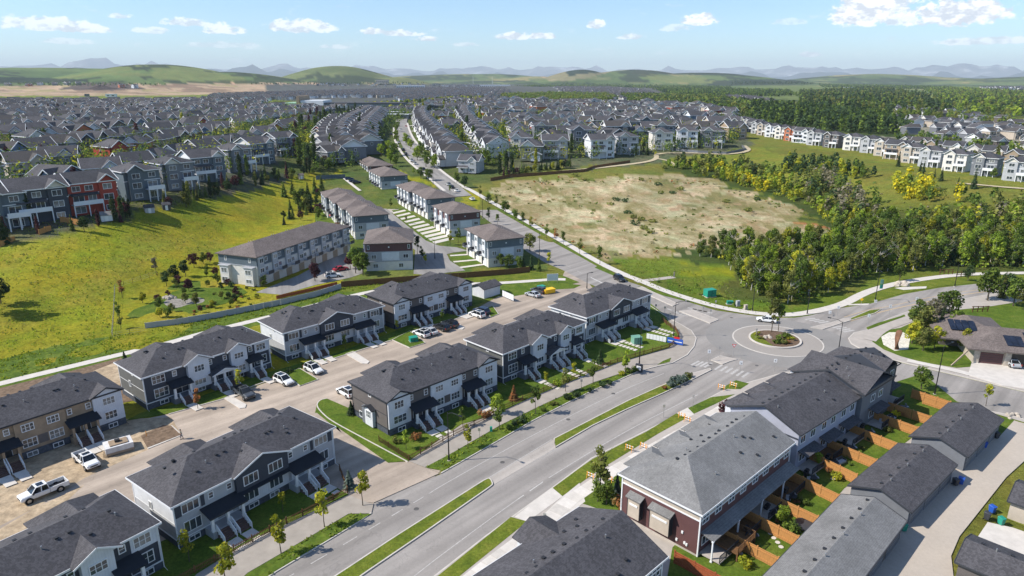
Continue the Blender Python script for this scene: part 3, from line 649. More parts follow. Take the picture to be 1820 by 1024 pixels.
# kerbed lawns inside the lot
ls = [[(505,663.8),(533,656),(565.4,675.6),(533,687)], [(697,605),(728,589),(756,610.4),(728,619)], [(863.5,548),(876,545),(886,559),(872,565)]]
lawn('lawn', [(562.4,722),(568,713),(580,710),(612,731),(650,765),(695,790),(674,788),(727,820),(723,821),(640,776),(589,749)], 'lawn', .165)
ribbon(MB(), resample(smoothline(gp([(581,709.5),(568,712.5),(562,722),(572,735),(589,749.5),(640,777),(725,822.5)]), 2), 1), .18, .19, h=.3).build('kerb', M['kerb'], kind='structure')
for q_ in ls: island('kerbed_lawn', q_, M['lawn'], .17, sm_=0)
lawn('front_lawns', [(225,748),(300,736),(395,709.5),(443,688.5),(505,662),(567.5,645.5),(614.8,630.4),(697,604.7),(730,588),(820.5,563),(838,557),(830,540),(700,590),(600,628),(460,668),(330,715),(250,735)], z=.12)
ribbon(MB(), resample(gp([(300,737),(395,710.3),(443,689.3),(490,672.8)]), 2), .2, .15, h=.3).build('kerb', M['kerb'], kind='structure')
ribbon(MB(), resample(gp([(567.5,646),(614.8,631),(696,605.3)]), 2), .2, .15, h=.3).build('kerb', M['kerb'], kind='structure')
ribbon(MB(), resample(gp([(756,590),(820.5,563.6),(838,557.4)]), 2), .2, .15, h=.3).build('kerb', M['kerb'], kind='structure')
for q_ in ([(614,630),(628,625),(657,643.5),(653,647.5),(643,647)], [(398,709),(412,705),(438,720),(436,726),(426,727)], [(806,578),(814,575),(826,583),(822,586.5),(815,586)]):
    island('concrete_bay', q_, M['walk'], .15, sm_=0, kerb=False)
sheet('soil_bed', [(262,796),(322,773),(304,757),(290,756),(250,775)], .05, M['dirt'], th=.1)
island('kerb_edge', [(262,797),(322,774),(304,757),(306,757),(325,774),(263,799)], M['kerb'], .12, sm_=0, kerb=False)
# strip behind the second row
def drape(name, pts, w, mat, dz=.04, px=True, step=2.0):
    p = [T(*q)[:2] for q in pts] if px else pts
    p = resample(smoothline(p, 2), step); mb = MB(); n = len(p); k_ = max(1, int(w/2.5))
    for i in range(n):
        a = Vector(p[max(i-1, 0)]); c_ = Vector(p[min(i+1, n-1)]); d = (c_-a).normalized(); nn = Vector((-d.y, d.x))
        for j in range(k_+1):
            q = Vector(p[i])+nn*w*(.5-j/k_); mb.v.append((q.x, q.y, H(q.x, q.y)+dz+max(0, math.hypot(q.x, q.y)-200)*.0014))
    for i in range(n-1):
        for j in range(k_):
            a = i*(k_+1)+j; mb.f.append((a, a+1, a+k_+2, a+k_+1)); mb.m.append(0)
    return mb.build(name, mat, kind='structure')
lawn('ditch_grass', [(-500,760),(-200,700),(0,640),(120,608),(200,598),(260,588),(500,541),(607,512),(740,500),(940,482),(1000,490),(1030,502),(990,512),(936,520),(886,526),(840,545),(650,540),(450,580),(300,640),(200,680),(0,740),(-400,860)], 'weeds', .03)
sheet('dirt_strip', [(-300,770),(0,690),(125,660),(215,636),(255,660),(300,700),(150,730),(0,770),(-300,860)], .036, M['dirt'], th=.1)
sheet('site_soil', [(165,660),(212,642),(220,652),(212,690),(180,668)], .042, M['sand'], th=.1)
drape('path', [(-420,790),(0,682),(125,652),(215,630),(290,613),(356,593.5),(436,574),(540,548),(640,522),(700,512),(838,504.5),(887,503.5),(940,500),(985,496.5),(1005,497)], 2.3, M['walk'], .06)
lawn('corner_lawn', [(890,513),(940,506),(985,501),(1012,505),(1033,507),(1020,513),(985,515),(936,523),(912,527),(890,521)], 'lawn', .045)
# road edges on the north leg: verges and sidewalks both sides
lawn('verge', [(816,336),(838,345.6),(896,380),(960.7,416.5),(1000,439),(1062,473),(1057,476),(1111,499),(1108,494),(1080,480),(1058,468),(1000,434),(962,413),(900,377),(842,344),(822,334)], 'lawn', .05)
drape('sidewalk', [(824,333),(845,343),(902,375),(966,411.5),(1004,432),(1062,466),(1110,489),(1140,500),(1180,517),(1226,532),(1275,546),(1330,556),(1374,560),(1412,560),(1455,553),(1500,541),(1530,524),(1562,512),(1610,501),(1680,491),(1740,487),(1900,485)], 2.6, M['walk'], .10)
lawn('corner_grass', [(1133,509),(1160,515),(1216,533),(1216,535),(1180,526)], 'lawn', .07)
drape('path', [(1130,501),(1150,498.5),(1180,495),(1198,492.5)], 2.2, M['walk2'], .05)
drape('path', [(880,318),(960,309),(1060,300),(1120,293),(1155,288),(1168,282),(1165,276),(1180,273),(1240,273),(1290,276),(1335,270),(1322,260)], 3.0, M['fieldpath'], .12)
drape('path', [(1168,283),(1190,287),(1200,296)], 2, M['fieldpath'], .12)
drape('path', [(1700,327),(1760,332),(1840,338)], 2.4, M['fieldpath'], .12)
# east leg
lawn('verge', [(1460,554),(1488,546),(1543,538),(1607,520.5),(1670,509.5),(1734,503),(1785,498),(1880,491),(1880,487),(1740,490),(1680,494),(1620,503),(1565,517),(1530,530)], 'verge', .06)
sheet('concrete_pad', [(1484,540),(1512,541),(1545,540),(1543,543),(1484,543)], .07, M['walk'], th=.1)
sheet('concrete_pad', [(1590,512.5),(1606,516),(1646,513),(1647,509.5),(1600,511)], .075, M['walk'], th=.1)
island('corner_ground', [(1518,592),(1540,587.4),(1580,566.6),(1614,554.3),(1670,540.4),(1734,527.7),(1785,520.5),(1900,512),(1900,715),(1780,687),(1708,669.5),(1617,648),(1560,633),(1536,624),(1513,611.5),(1508,602)], M['walk2'], .12, sm_=0)
lawn('lawn', [(1552,600),(1575,588),(1600,584),(1640,566),(1700,551),(1740,548),(1760,543),(1830,525),(1900,518),(1900,640),(1700,655),(1640,645),(1600,634),(1570,622),(1550,608)], 'lawn', .15)
lawn('verge', [(1540,583),(1560,575),(1600,563),(1607,560),(1609,563),(1575,575),(1542,587)], 'lawn', .15)
lawn('verge', [(1614,552),(1670,538),(1690,533),(1700,536),(1640,553),(1620,560)], 'verge', .15)
drape('path', [(1545,606),(1565,586),(1600,574),(1640,560),(1690,549),(1740,545),(1790,537),(1850,528)], 2.6, M['walk2'], .2)
sheet('gravel_bed', [(1566,600),(1580,592),(1605,592),(1618,600),(1614,622),(1590,625),(1570,614)], .17, M['gravel'], th=.1)
drape('sidewalk', [(1612,642),(1660,652),(1715,664),(1725,668)], 1.8, M['walk'], .2)
sheet('driveway', [(1720,668),(1727,645),(1735,640),(1900,658),(1900,705),(1780,686)], .175, M['walk'], th=.1)
# painted lines
zl = ZR+.009
road_line([(420,1080),(600,975),(762,878)], .14, zl, M['paintw'], (1.8,1.8)); road_line([(762,878),(784,864),(880,810),(960,767),(1040,726),(1110,692),(1180,664)], .12, zl, M['paintw'])
road_line([(560,1078),(640,1023)], .12, zl, M['paintw']); road_line([(877,860),(990,797)], .12, zl, M['paintw']); road_line([(868,850),(980,782)], .12, zl, M['paintw'])
road_line([(700,1058),(735,1024),(850,938),(920,888)], .12, zl, M['paintw']); road_line([(920,888),(975,850)], .14, zl, M['paint'], (1.8,1.4)); road_line([(975,850),(1060,797),(1140,752),(1240,702)], .14, zl, M['paintw'])
road_line([(1050,493.5),(1080,508)], .4, zl, M['paint']); road_line([(940,436),(1045,492)], .12, zl, M['paintw'], (3,4)); 
road_line([(1262,655),(1225,665),(1166,689)], .1, zl, M['painty']); road_line([(1512,571),(1562,555),(1640,538),(1720,522),(1830,510)], .3, zl, M['painty']); road_line([(1500,564),(1545,550),(1575,546),(1640,531),(1720,517),(1830,506)], .2, zl, M['painty'])
def zebra(a, b, n, w, L_, ang):
    a = G(*a); b = G(*b); mb = MB(); c_, s_ = math.cos(ang), math.sin(ang)
    for i in range(n):
        t_ = (i+.5)/n; x, y = lerp(a[0], b[0], t_), lerp(a[1], b[1], t_)
        mb.add([(x+c_*dx-s_*dy, y+s_*dx+c_*dy, zl) for dx, dy in ((-L_/2,-w/2),(L_/2,-w/2),(L_/2,w/2),(-L_/2,w/2))], [(0,1,2,3)])
    mb.build('crosswalk', M['paintw'], kind='structure')
zebra((1232,645),(1262,650),4,.5,3,R(45)); zebra((1272,652),(1330,668),6,.5,3,R(48)); zebra((1205,556),(1190,550),2,.5,3,R(-50)); zebra((1222,560),(1205,558),3,.5,3,R(-50))
zebra((1436,566),(1468,574),4,.6,3,R(20)); zebra((1486,580),(1512,590),4,.6,3,R(20)); zebra((1226,548),(1262,556),4,.5,2.5,R(-40))
for i, (px, py) in enumerate([(893,822),(860,960),(1236,752),(1010,746),(1345,650),(1262,648),(1430,655),(1090,700),(740,905),(1300,565),(1460,604),(1204,640)]):
    a = G(px, py); link('manhole_cover', cached('mh', lambda: MB().tube([(0,0,-.02),(0,0,.012)], [.36,.36], 14).mesh('manhole_cover', flat('cast_iron', (.10,.095,.09), .7, .3))), None, (a[0], a[1], zl-.004), 0, kind='structure')
sheet('turning_lane', [(869,850.5),(878,862),(988,797),(984,781)], zl-.003, asphalt('pale_asphalt', (.36,.325,.29), R(46), .08), th=.01)
# tyre-darkened strips on the carriageway and street repairs
sheet('road_patch', [(1028,527),(1030,527),(1095,513),(1090,511)], zl-.002, M['patch'], th=.01)

# ---------------------------------------------------------------- shared building parts
def window_mesh(w, h, cols=3, rows_=1, fr='white'):
    def f():
        mb = MB(); b = .10; mb.box(-w/2, w/2, -.07, 0, h/2-b, h/2).box(-w/2, w/2, -.07, 0, -h/2, -h/2+b).box(-w/2, -w/2+b, -.07, 0, -h/2+b, h/2-b).box(w/2-b, w/2, -.07, 0, -h/2+b, h/2-b)
        for i in range(1, cols): x = -w/2+w*i/cols; mb.box(x-.04, x+.04, -.06, 0, -h/2+b, h/2-b)
        for i in range(1, rows_): z = -h/2+h*i/rows_; mb.box(-w/2+b, w/2-b, -.055, 0, z-.025, z+.025)
        pn = MB().add([(-w/2+b,-.03,-h/2+b),(w/2-b,-.03,-h/2+b),(w/2-b,-.03,h/2-b),(-w/2+b,-.03,h/2-b)], [(0,1,2,3)])
        return mb.mesh('window', M[fr]), pn.mesh('pane', M['glass']), pn.mesh('pane', M['glass2'])
    return cached(('win', w, h, cols, rows_, fr), f)
FACES = {'front': 0, 'right': math.pi/2, 'back': math.pi, 'left': -math.pi/2}
def place(face, t, off, z):
    a = FACES[face]; c_, s_ = math.cos(a), math.sin(a); x, y = t, -off
    return (c_*x-s_*y, s_*x+c_*y, z), a
def window(root, face, t, off, z, w, h, cols=3, rows_=1, fr='white'):
    loc, a = place(face, t, off+.004, z); f, p1, p2 = window_mesh(w, h, cols, rows_, fr); o = link('window', f, root, loc, a)
    link('pane', p2 if rnd.random() < .22 else p1, o); return o
def door_obj(root, face, t, off, z, mat='dark', w=.95, h=2.1):
    loc, a = place(face, t, off+.003, z); me = cached(('door', mat, w), lambda: MB().box(-w/2-.08, w/2+.08, -.03, 0, 0, h+.08, 1).box(-w/2, w/2, -.05, -.03, .02, h).mesh('door', [M[mat], M['white']]))
    return link('door', me, root, loc, a)
def hip_roof(mb, x0, x1, y0, y1, z, s, th=.16, m=0, e0=True, e1=True):
    """hip roof with its ridge along the longer side; e0/e1 False makes that end a gable"""
    w, d = x1-x0, y1-y0
    if w >= d:
        r = z+s*d/2; a = x0+(d/2 if e0 else 0); b = x1-(d/2 if e1 else 0); ym = (y0+y1)/2
        A, B, C_, D = (x0,y0,z),(x1,y0,z),(x1,y1,z),(x0,y1,z); P, Q = (a,ym,r),(b,ym,r)
        if b-a < .02: P = Q = ((a+b)/2, ym, r)
        mb.slab([A,B,Q,P] if P != Q else [A,B,P], th, m); mb.slab([C_,D,P,Q] if P != Q else [C_,D,P], th, m)
        if e1: mb.slab([B,C_,Q], th, m)
        if e0: mb.slab([D,A,P], th, m)
    else:
        r = z+s*w/2; a = y0+(w/2 if e0 else 0); b = y1-(w/2 if e1 else 0); xm = (x0+x1)/2
        A, B, C_, D = (x0,y0,z),(x1,y0,z),(x1,y1,z),(x0,y1,z); P, Q = (xm,a,r),(xm,b,r)
        mb.slab([B,C_,Q,P], th, m); mb.slab([D,A,P,Q], th, m)
        if e0: mb.slab([A,B,P], th, m)
        if e1: mb.slab([C_,D,Q], th, m)
    return r
def gable_y(mb, cx, w, y0, y1, z, rise, th=.16, m=0, hip0=False):
    """gable roof with ridge along y"""
    ys = y0+(w/2 if hip0 else 0)
    mb.slab([(cx+w/2,y0,z),(cx+w/2,y1,z),(cx,y1,z+rise),(cx,ys,z+rise)], th, m); mb.slab([(cx-w/2,y1,z),(cx-w/2,y0,z),(cx,ys,z+rise),(cx,y1,z+rise)], th, m)
    if hip0: mb.slab([(cx-w/2,y0,z),(cx+w/2,y0,z),(cx,ys,z+rise)], th, m)
def tri_wall(mb, cx, w, y, z, rise, d=.15, m=0):
    mb.add([(cx-w/2,y,z),(cx+w/2,y,z),(cx,y,z+rise),(cx-w/2,y+d,z),(cx+w/2,y+d,z),(cx,y+d,z+rise)], [(0,1,2),(5,4,3),(0,3,4,1),(1,4,5,2),(2,5,3,0)], m)
def fascia(mb, x0, x1, y0, y1, z, h=.2, t_=.06, m=0):
    mb.box(x0-t_, x1+t_, y0-t_, y0-.004, z-h, z+.01, m).box(x0-t_, x1+t_, y1+.004, y1+t_, z-h, z+.01, m).box(x0-t_, x0-.004, y0-.004, y1+.004, z-h, z+.008, m).box(x1+.004, x1+t_, y0-.004, y1+.004, z-h, z+.008, m)
VENT = MB().box(-.15, .15, -.14, .14, -.1, .13).box(-.19, .19, -.18, .18, .13, .165).mesh('roof_vent', M['metal'])
PIPE = MB().tube([(0,0,-.1),(0,0,.38)], [.08,.08], 8).mesh('vent_pipe', M['galv'])
def vents(roof, pts, kind='roof_vent'):
    for x, y, z in pts: link(kind, VENT if kind == 'roof_vent' else PIPE, roof, (x, y, z))
STAIR = {}
def stairs(root, x, y, z, w=1.5):
    """flight of stairs down towards -y with its two railings"""
    def f():
        n = 6; mb = MB()
        for i in range(n): mb.box(-w/2, w/2, -(i+1)*.29, -i*.29-.002, 0, z*(1-(i+.5)/(n+.0)))
        r = MB(); L_ = n*.29
        for i in range(5):
            t_ = i/4; zz = z*(1-t_)*.9; r.box(-.045, .045, -t_*L_-.045, -t_*L_+.045, zz, zz+.95)
        r.bar((0,0,z+.92), (0,-L_,.98), .09, .08); r.bar((0,0,z+.22), (0,-L_,.25), .07, .07)
        for i in range(14):
            t_ = (i+.5)/14; r.box(-.02, .02, -t_*L_-.02, -t_*L_+.02, z*(1-t_)+.2, z*(1-t_)+.9)
        return mb.mesh('stairs', M['step']), r.mesh('railing', M['white'])
    s, r = cached(('stair', z, w), f); o = link('stairs', s, root, (x, y, 0))
    link('railing', r, o, (-w/2-.06, 0, 0)); link('railing', r, o, (w/2+.06, 0, 0)); return o
def column(root, x, y, z0, z1, w=.32, mat='white'):
    me = cached(('col', z0, z1, w, mat), lambda: MB().box(-w/2, w/2, -w/2, w/2, z0, z1).box(-w/2-.06, w/2+.06, -w/2-.06, w/2+.06, z0, z0+.22).box(-w/2-.05, w/2+.05, -w/2-.05, w/2+.05, z1-.16, z1-.002).mesh('column', M[mat]))
    return link('column', me, root, (x, y, 0))
def railing(root, a, b, z, h=.95, mat='white', name='railing'):
    mb = MB(); a = Vector((a[0],a[1],z)); b = Vector((b[0],b[1],z)); L_ = (b-a).length; n = max(2, int(L_/1.2)+1)
    for i in range(n): q = a.lerp(b, i/(n-1)); mb.box(q.x-.045, q.x+.045, q.y-.045, q.y+.045, z, z+h)
    up = Vector((0,0,h)); mb.bar(a+up, b+up, .09, .07); mb.bar(a+Vector((0,0,.12)), b+Vector((0,0,.12)), .06, .06)
    k_ = int(L_/.16)
    for i in range(k_): q = a.lerp(b, (i+.5)/k_); mb.box(q.x-.018, q.x+.018, q.y-.018, q.y+.018, z+.12, z+h)
    return mb.build(name, M[mat], root)
LN, WD, EV = 23.8, 10.1, 6.3
RS = .44
def rz_(y): return EV+RS*(5.5-abs(y))
def townhouse(label, corner, ang, typ, group, extra=None, scaleL=1.0):
    """row of four attached homes. corner = ground point under the front-left eave corner, front faces local -y"""
    c_, s_ = math.cos(ang), math.sin(ang); cx = corner[0]+c_*12.35*scaleL-s_*5.5; cy = corner[1]+s_*12.35*scaleL+c_*5.5
    root = thing('townhouse_row', label, 'townhouses', (cx, cy, 0), ang, group)
    if scaleL != 1: root.scale = (scaleL, 1, 1)
    hl, hw = LN/2, WD/2
    P = {'X': dict(main='navy', side='greengrey', low='navy', base='stone', fas='white', mid='white'), 'Y': dict(main='lgrey', side='whites', low='lgrey', base='stone', fas='white', mid='white'),
         'Z': dict(main='taupe', side='taupe', low='navy', base='stone', fas='dark', mid='white'), 'F': dict(main='osb', side='osb', low='osb', base='sheath', fas='dark', mid='taupe')}[typ]
    MB().box(-hl, hl, -hw, hw, 1.1, EV-.12).build('wall', M[P['main']], root)
    MB().box(-hl-.04, hl+.04, -hw-.04, hw+.04, -.1, 1.1).build('foundation_wall', M[P['base']], root)
    trim = MB(); trim.box(-hl-.08, hl+.08, -hw-.08, hw+.08, 1.08, 1.24); fascia(trim, -12.35, 12.35, -5.5, 5.5, EV, .24)
    for x in (-hl, hl): 
        for y in (-hw, hw): trim.box(x-.07, x+.07, y-.07, y+.07, 1.24, EV-.1)
    for sx, nm in ((-1,'left'),(1,'right')):
        MB().box(sx*hl-.035, sx*hl+.035, -hw+.08, hw-.08, 3.55, EV-.14).build('wall_panel', M[P['side']], root)
        MB().box(sx*hl-.03, sx*hl+.03, -hw+.08, hw-.08, 1.25, 3.45).build('wall_panel', M[P['side'] if typ == 'X' else P['low'] if typ != 'Z' else 'taupe'], root)
        trim.box(sx*hl-.05, sx*hl+.05, -hw, hw, 3.45, 3.55)
    trim.build('trim', [M[P['fas']]], root)
    roof = MB(); hip_roof(roof, -12.35, 12.35, -5.5, 5.5, EV, RS)
    # hips over the rear bays
    for bx in (-5.2, 6.7):
        w = 7.6; r_ = RS*w/2*1.18; y1 = 7.0; MB().box(bx-w/2+.45, bx+w/2-.45, hw-.02, hw+1.4, -.1, EV-.12).build('rear_bay', M[P['main']], root); ymeet = 5.5-r_/RS; roof.slab([(bx-w/2,y1,EV+.012),(bx-w/2,5.5,EV+.012),(bx,ymeet,EV+r_),(bx,y1-2.6,EV+r_)], .1); roof.slab([(bx+w/2,5.5,EV+.012),(bx+w/2,y1,EV+.012),(bx,y1-2.6,EV+r_),(bx,ymeet,EV+r_)], .1); roof.slab([(bx+w/2,y1,EV+.012),(bx-w/2,y1,EV+.012),(bx,y1-2.6,EV+r_)], .1)
    bays = []; gab = []
    if typ == 'X': bays = [(-4.5,-.6,.8,'whiteb'), (3.6,6.9,.8,'whiteb')]; gab = [(-2.5,5.6,1.45,'whiteb',.8), (5.25,5.0,1.3,'whiteb',.8)]
    if typ == 'Y': bays = [(-3.9,3.9,.55,'navy')]; gab = [(0,8.8,1.7,'navy',.55)]
    if typ in 'ZF': bays = [(-11.95,-7.6,.45,'whiteb'), (-3.2,3.6,.35,'whiteb' if typ == 'Z' else 'osb'), (7.6,11.95,.45,'whiteb')]; gab = [(-9.75,5.2,1.2,'whiteb',.45), (9.75,5.2,1.2,'whiteb',.45)]
    for x0, x1, dp, mt in bays:
        z0 = 1.25 if typ != 'Y' else 3.75
        MB().box(x0, x1, -hw-dp, -hw+.02, z0, EV-.13).build('bay', M[mt], root)
        if typ == 'Y': MB().box(x0+.02, x1-.02, -hw-.3, -hw+.02, 1.25, 3.6).build('wall_panel', M['whiteb'], root)
        if typ in 'ZF': MB().box(x0+.01, x1-.01, -hw-dp-.02, -hw-dp+.02, .1, 1.24).build('foundation_wall', M['stone'], root)
    gt = MB(); rk = MB()
    for gx_, w, r_, mt, dp in gab:
        y0 = -hw-dp-.4; s = r_/(w/2); ym = -5.5+r_/RS+.15
        gable_y(roof, gx_, w, y0, ym, EV+.02, r_); tw = w-.9; tri_wall(gt, gx_, tw, -hw-dp, EV-.15, (tw/2)*s+.02, .2, 0 if mt != 'navy' else 1)
        for sg in (-1, 1): rk.bar((gx_+sg*w/2, y0-.02, EV-.06), (gx_, y0-.02, EV-.06+r_), .05, .2, 0 if typ != 'Z' and typ != 'F' else 1)
    gt.build_each('gable', [M['whiteb'], M['navy']], root); rk.build_each('rake_board', [M['white'], M['dark']], root)
    ro = roof.build('roof', M['roofc'], root)
    vp = [(-8.6,1.0),(-7.9,1.0),(-5.5,.9),(-4,-1.6),(-3.2,-1.6),(-1.5,.8),(0,.8),(1.6,.9),(3.4,-1.7),(4.1,-1.7),(5.6,1.0),(7.2,.9),(8.6,-1.4),(-7,-2.6),(6,-3),(-9.8,-.3),(-1,-2.7)]
    vents(ro, [(x+rnd.uniform(-.4,.4), y, rz_(y)) for x, y in vp[:15 if typ != 'Y' else 17]]); vents(ro, [(x+rnd.uniform(-2,2), y, rz_(y)) for x, y in ((-6,-2),(1,-2.1),(8,-2.2))], 'vent_pipe')
    # windows
    if typ == 'Y':
        for s in (-1, 1):
            window(root, 'front', s*9.85, hw, 5.0, 2.3, 1.35); window(root, 'front', s*7.15, hw, 5.1, .75, .95, 1, 2); window(root, 'front', s*4.65, hw, 5.1, .75, .95, 1, 2)
            MB().box(s*11.0 if s > 0 else -11.84, 11.84 if s > 0 else -11.0, -hw-.03, -hw+.01, 4.2, EV-.25).build('wall_panel', M['navy'], root); MB().box(min(s*8.5,s*8.0), max(s*8.5,s*8.0), -hw-.03, -hw+.01, 4.2, EV-.25).build('wall_panel', M['navy'], root)
            window(root, 'front', s*1.85, hw+.55, 5.0, 2.2, 1.45); window(root, 'front', s*9.85, hw, 2.45, 2.3, 1.6); window(root, 'front', s*1.9, hw+.3, 2.45, 2.2, 1.4)
            window(root, 'front', s*9.9, hw+.04, .62, 1.5, .75, 2); window(root, 'front', s*1.6, hw+.04, .62, 1.5, .75, 2)
            a, b = sorted((s*3.9, s*8.5)); dx = [s*5.1, s*7.2]
            pr = MB(); pr.slab([(a-.3,-hw-2.2,3.35),(b+.3,-hw-2.2,3.35),(b+.3,-hw,3.95),(a-.3,-hw,3.95)], .16); pr.build('porch_roof', M['roofk'], root)
            MB().box(a-.3, b+.3, -hw-2.26, -hw-2.2, 3.13, 3.36).build('porch_fascia', M['dark'], root)
            MB().box(a, b, -hw-1.9, -hw-.04, .0, 1.15).build('porch_floor', M['lgrey'], root)
            for cx_ in (a+.2, (a+b)/2, b-.2): column(root, cx_, -hw-1.75, 1.15, 3.2)
            for d_ in dx: door_obj(root, 'front', d_, hw, 1.16, 'white'); stairs(root, d_, -hw-1.9, 1.15)
            railing(root, ((a+b)/2-.2, -hw-1.85), ((a+b)/2+.2, -hw-1.85), 1.15); railing(root, (a, -hw-1.85), (a+.3, -hw-1.85), 1.15)
        MB().slab([(-3.9,-hw-1.1,3.58),(3.9,-hw-1.1,3.58),(3.9,-hw,3.9),(-3.9,-hw,3.9)], .14).build('porch_roof', M['roofk'], root)
        spots = [(-7.2,),(-5.1,),(5.1,),(7.2,)]
    elif typ == 'X':
        for x, off, z, w, h, cn, rn in [(-9.4,0,5.0,2.3,1.5,3,2),(-6.6,0,5.15,.8,1.1,1,2),(-9.2,0,2.5,2.5,1.7,3,2),(-9,.04,.62,1.5,.8,2,1),(-2.5,.8,5.0,1.9,1.3,3,2),(-2.6,.8,2.4,2.2,1.1,3,1),(-.05,0,5.1,.75,1.0,1,2),(2.8,0,5.1,.75,1.0,1,2),(5.2,.8,5.0,1.9,1.2,3,2),(5.2,.8,2.4,2.2,1.3,3,2),
                                    (8.0,0,5.15,.8,1.0,1,2),(10.2,.03,5.0,2.0,1.4,3,2),(10.1,0,2.5,2.2,1.6,3,2),(10.2,.04,.62,1.4,.8,2,1),(5.4,.04,.62,1.4,.8,2,1),(-2.2,.04,.62,1.4,.8,2,1)]:
            window(root, 'front', x, hw+off, z, w, h, cn, rn)
        MB().box(8.9, 11.82, -hw-.03, -hw+.01, 3.9, EV-.15).build('wall_panel', M['whiteb'], root)
        for a, b, gb, dx in ((-7.9,-4.6,False,[-6.2]), (-.6,3.7,True,[.5,2.6]), (6.6,9.3,False,[8.0])):
            pr = MB()
            if gb:
                gable_y(pr, (a+b)/2, b-a+.9, -hw-2.3, -hw, 3.2, .85); q = MB(); tri_wall(q, (a+b)/2, b-a+.3, -hw-2.1, 3.05, .8)
                for sg in (-1, 1): q.bar(((a+b)/2+sg*(b-a+.9)/2, -hw-2.33, 3.12), ((a+b)/2, -hw-2.33, 3.97), .06, .18)
                q.build('porch_gable', M['white'], root)
            else: pr.slab([(a-.3,-hw-2.1,3.3),(b+.3,-hw-2.1,3.3),(b+.3,-hw,4.0),(a-.3,-hw,4.0)], .16)
            pr.build('porch_roof', M['roofc' if gb else 'roofk'], root)
            MB().box(a, b, -hw-1.9, -hw-.04, 0, 1.15).build('porch_floor', M['dgrey'], root)
            for cx_ in ((a+.25, (a+b)/2, b-.25) if gb else (a+.25, b-.25)): column(root, cx_, -hw-1.75, 1.15, 3.25, .36)
            for d_ in dx: door_obj(root, 'front', d_, hw, 1.16, 'dark'); stairs(root, d_, -hw-1.9, 1.15)
            MB().box(a, b, -hw-1.86, -hw-1.8, 3.0, 3.2).build('porch_fascia', M['white'], root)
        spots = [(-6.2,),(.5,),(2.6,),(8.0,)]
    else:
        for x, off, z, w, h, cn, rn in [(-9.9,.45,5.0,1.9,1.35,3,2),(-9.8,.45,2.5,2.6,1.4,3,2),(-7.1,0,5.1,.7,1.0,1,2),(-4.1,0,5.1,.8,1.05,1,2),(-1.5,.35,5.0,1.7,1.2,3,2),(1.9,.35,5.0,1.7,1.2,3,2),(-1.6,.35,2.5,2.0,1.4,3,2),(2.0,.35,2.5,2.0,1.4,3,2),(4.3,0,5.1,.7,1.0,1,2),
                                    (7.0,0,5.1,.8,1.05,1,2),(9.9,.45,5.0,1.9,1.3,3,2),(9.9,.45,2.5,1.9,1.4,3,2),(-9.6,.49,.62,1.5,.8,2,1),(-1.6,.39,.62,1.5,.8,2,1),(1.9,.39,.62,1.5,.8,2,1),(9.9,.49,.62,1.4,.8,2,1)]:
            window(root, 'front', x, hw+off, z, w, h, cn, rn)
        MB().box(-.45, .85, -hw-.37, -hw-.33, 1.8, 3.2).build('wall_panel', M['taupe'], root)
        for s, (a, b) in ((-1, (-7.6,-3.2)), (1, (3.6,7.6))):
            MB().slab([(a-.3,-hw-2.2,3.3),(b+.3,-hw-2.2,3.3),(b+.3,-hw,4.05),(a-.3,-hw,4.05)], .16).build('porch_roof', M['roofk'], root)
            MB().box(a+.05, b-.05, -hw-1.9, -hw-.04, 0, 1.15).build('porch_floor', M['osb' if typ == 'F' else 'stone'], root)
            for cx_ in (a+.25, (a+b)/2, b-.25): column(root, cx_, -hw-1.75, 1.15, 3.2, .34, 'osb' if typ == 'F' else 'white')
            for d_ in (a+1.25, b-1.25):
                door_obj(root, 'front', d_, hw, 1.16, 'dark'); stairs(root, d_, -hw-1.9, 1.15)
        spots = [(-6.35,),(-4.45,),(4.85,),(6.35,)]
    # end walls
    for face in ('left', 'right'):
        t0 = 1.0 if face == 'left' else -1.0
        if typ == 'Z' and face == 'left':
            window(root, 'left', 0.3, hl, 5.55, .8, .6, 1, 1)
            MB().box(-hl-.6, -hl, -1.6, .6, .3, 3.4).build('bay', M['whites'], root); MB().box(-hl-.56, -hl-.02, .61, 1.5, .3, 3.3).build('wall_panel', M['dgrey'], root)
            q = MB(); 
            for sg in (-1, 1): q.slab([(-hl-.95,-.5+sg*1.45,3.45),(-hl,-.5+sg*1.45,3.45),(-hl,-.5,4.05),(-hl-.95,-.5,4.05)][::sg], .12)
            q.build('bay_roof', M['dark'], root); loc, a = place('left', .5, hl+.6, 2.4); f_, p1, p2 = window_mesh(1.3, 1.35, 3, 2); o = link('window', f_, root, loc, a); link('pane', p1, o)
            window(root, 'left', -2.6, hl, 1.1, 1.1, 1.1, 1, 1)
        else:
            window(root, face, .9*t0, hl+.04, 5.6, .7, .45, 1, 1); window(root, face, -.7*t0, hl+.035, 3.9 if typ == 'Y' else 3.4, .8, 1.2, 2, 1)
    for x in (-hl-.1, hl+.1): MB().tube([(x, -hw-.12, EV-.2), (x, -hw-.12, .3), (x, -hw-1.0, .06)], [.06,.06,.06], 6).build('downspout', M[P['fas']], root)
    # back doors
    for x in (-9,-3,3,9): window(root, 'back', x, hw, 2.4, 1.8, 2.0, 2); window(root, 'back', x, hw, 5.0, 1.6, 1.2, 2)
    return root, [s[0] for s in spots]
def loc2w(root, x, y): 
    a = root.rotation_euler.z; return (root.location.x+math.cos(a)*x*root.scale.x-math.sin(a)*y, root.location.y+math.sin(a)*x*root.scale.x+math.cos(a)*y)

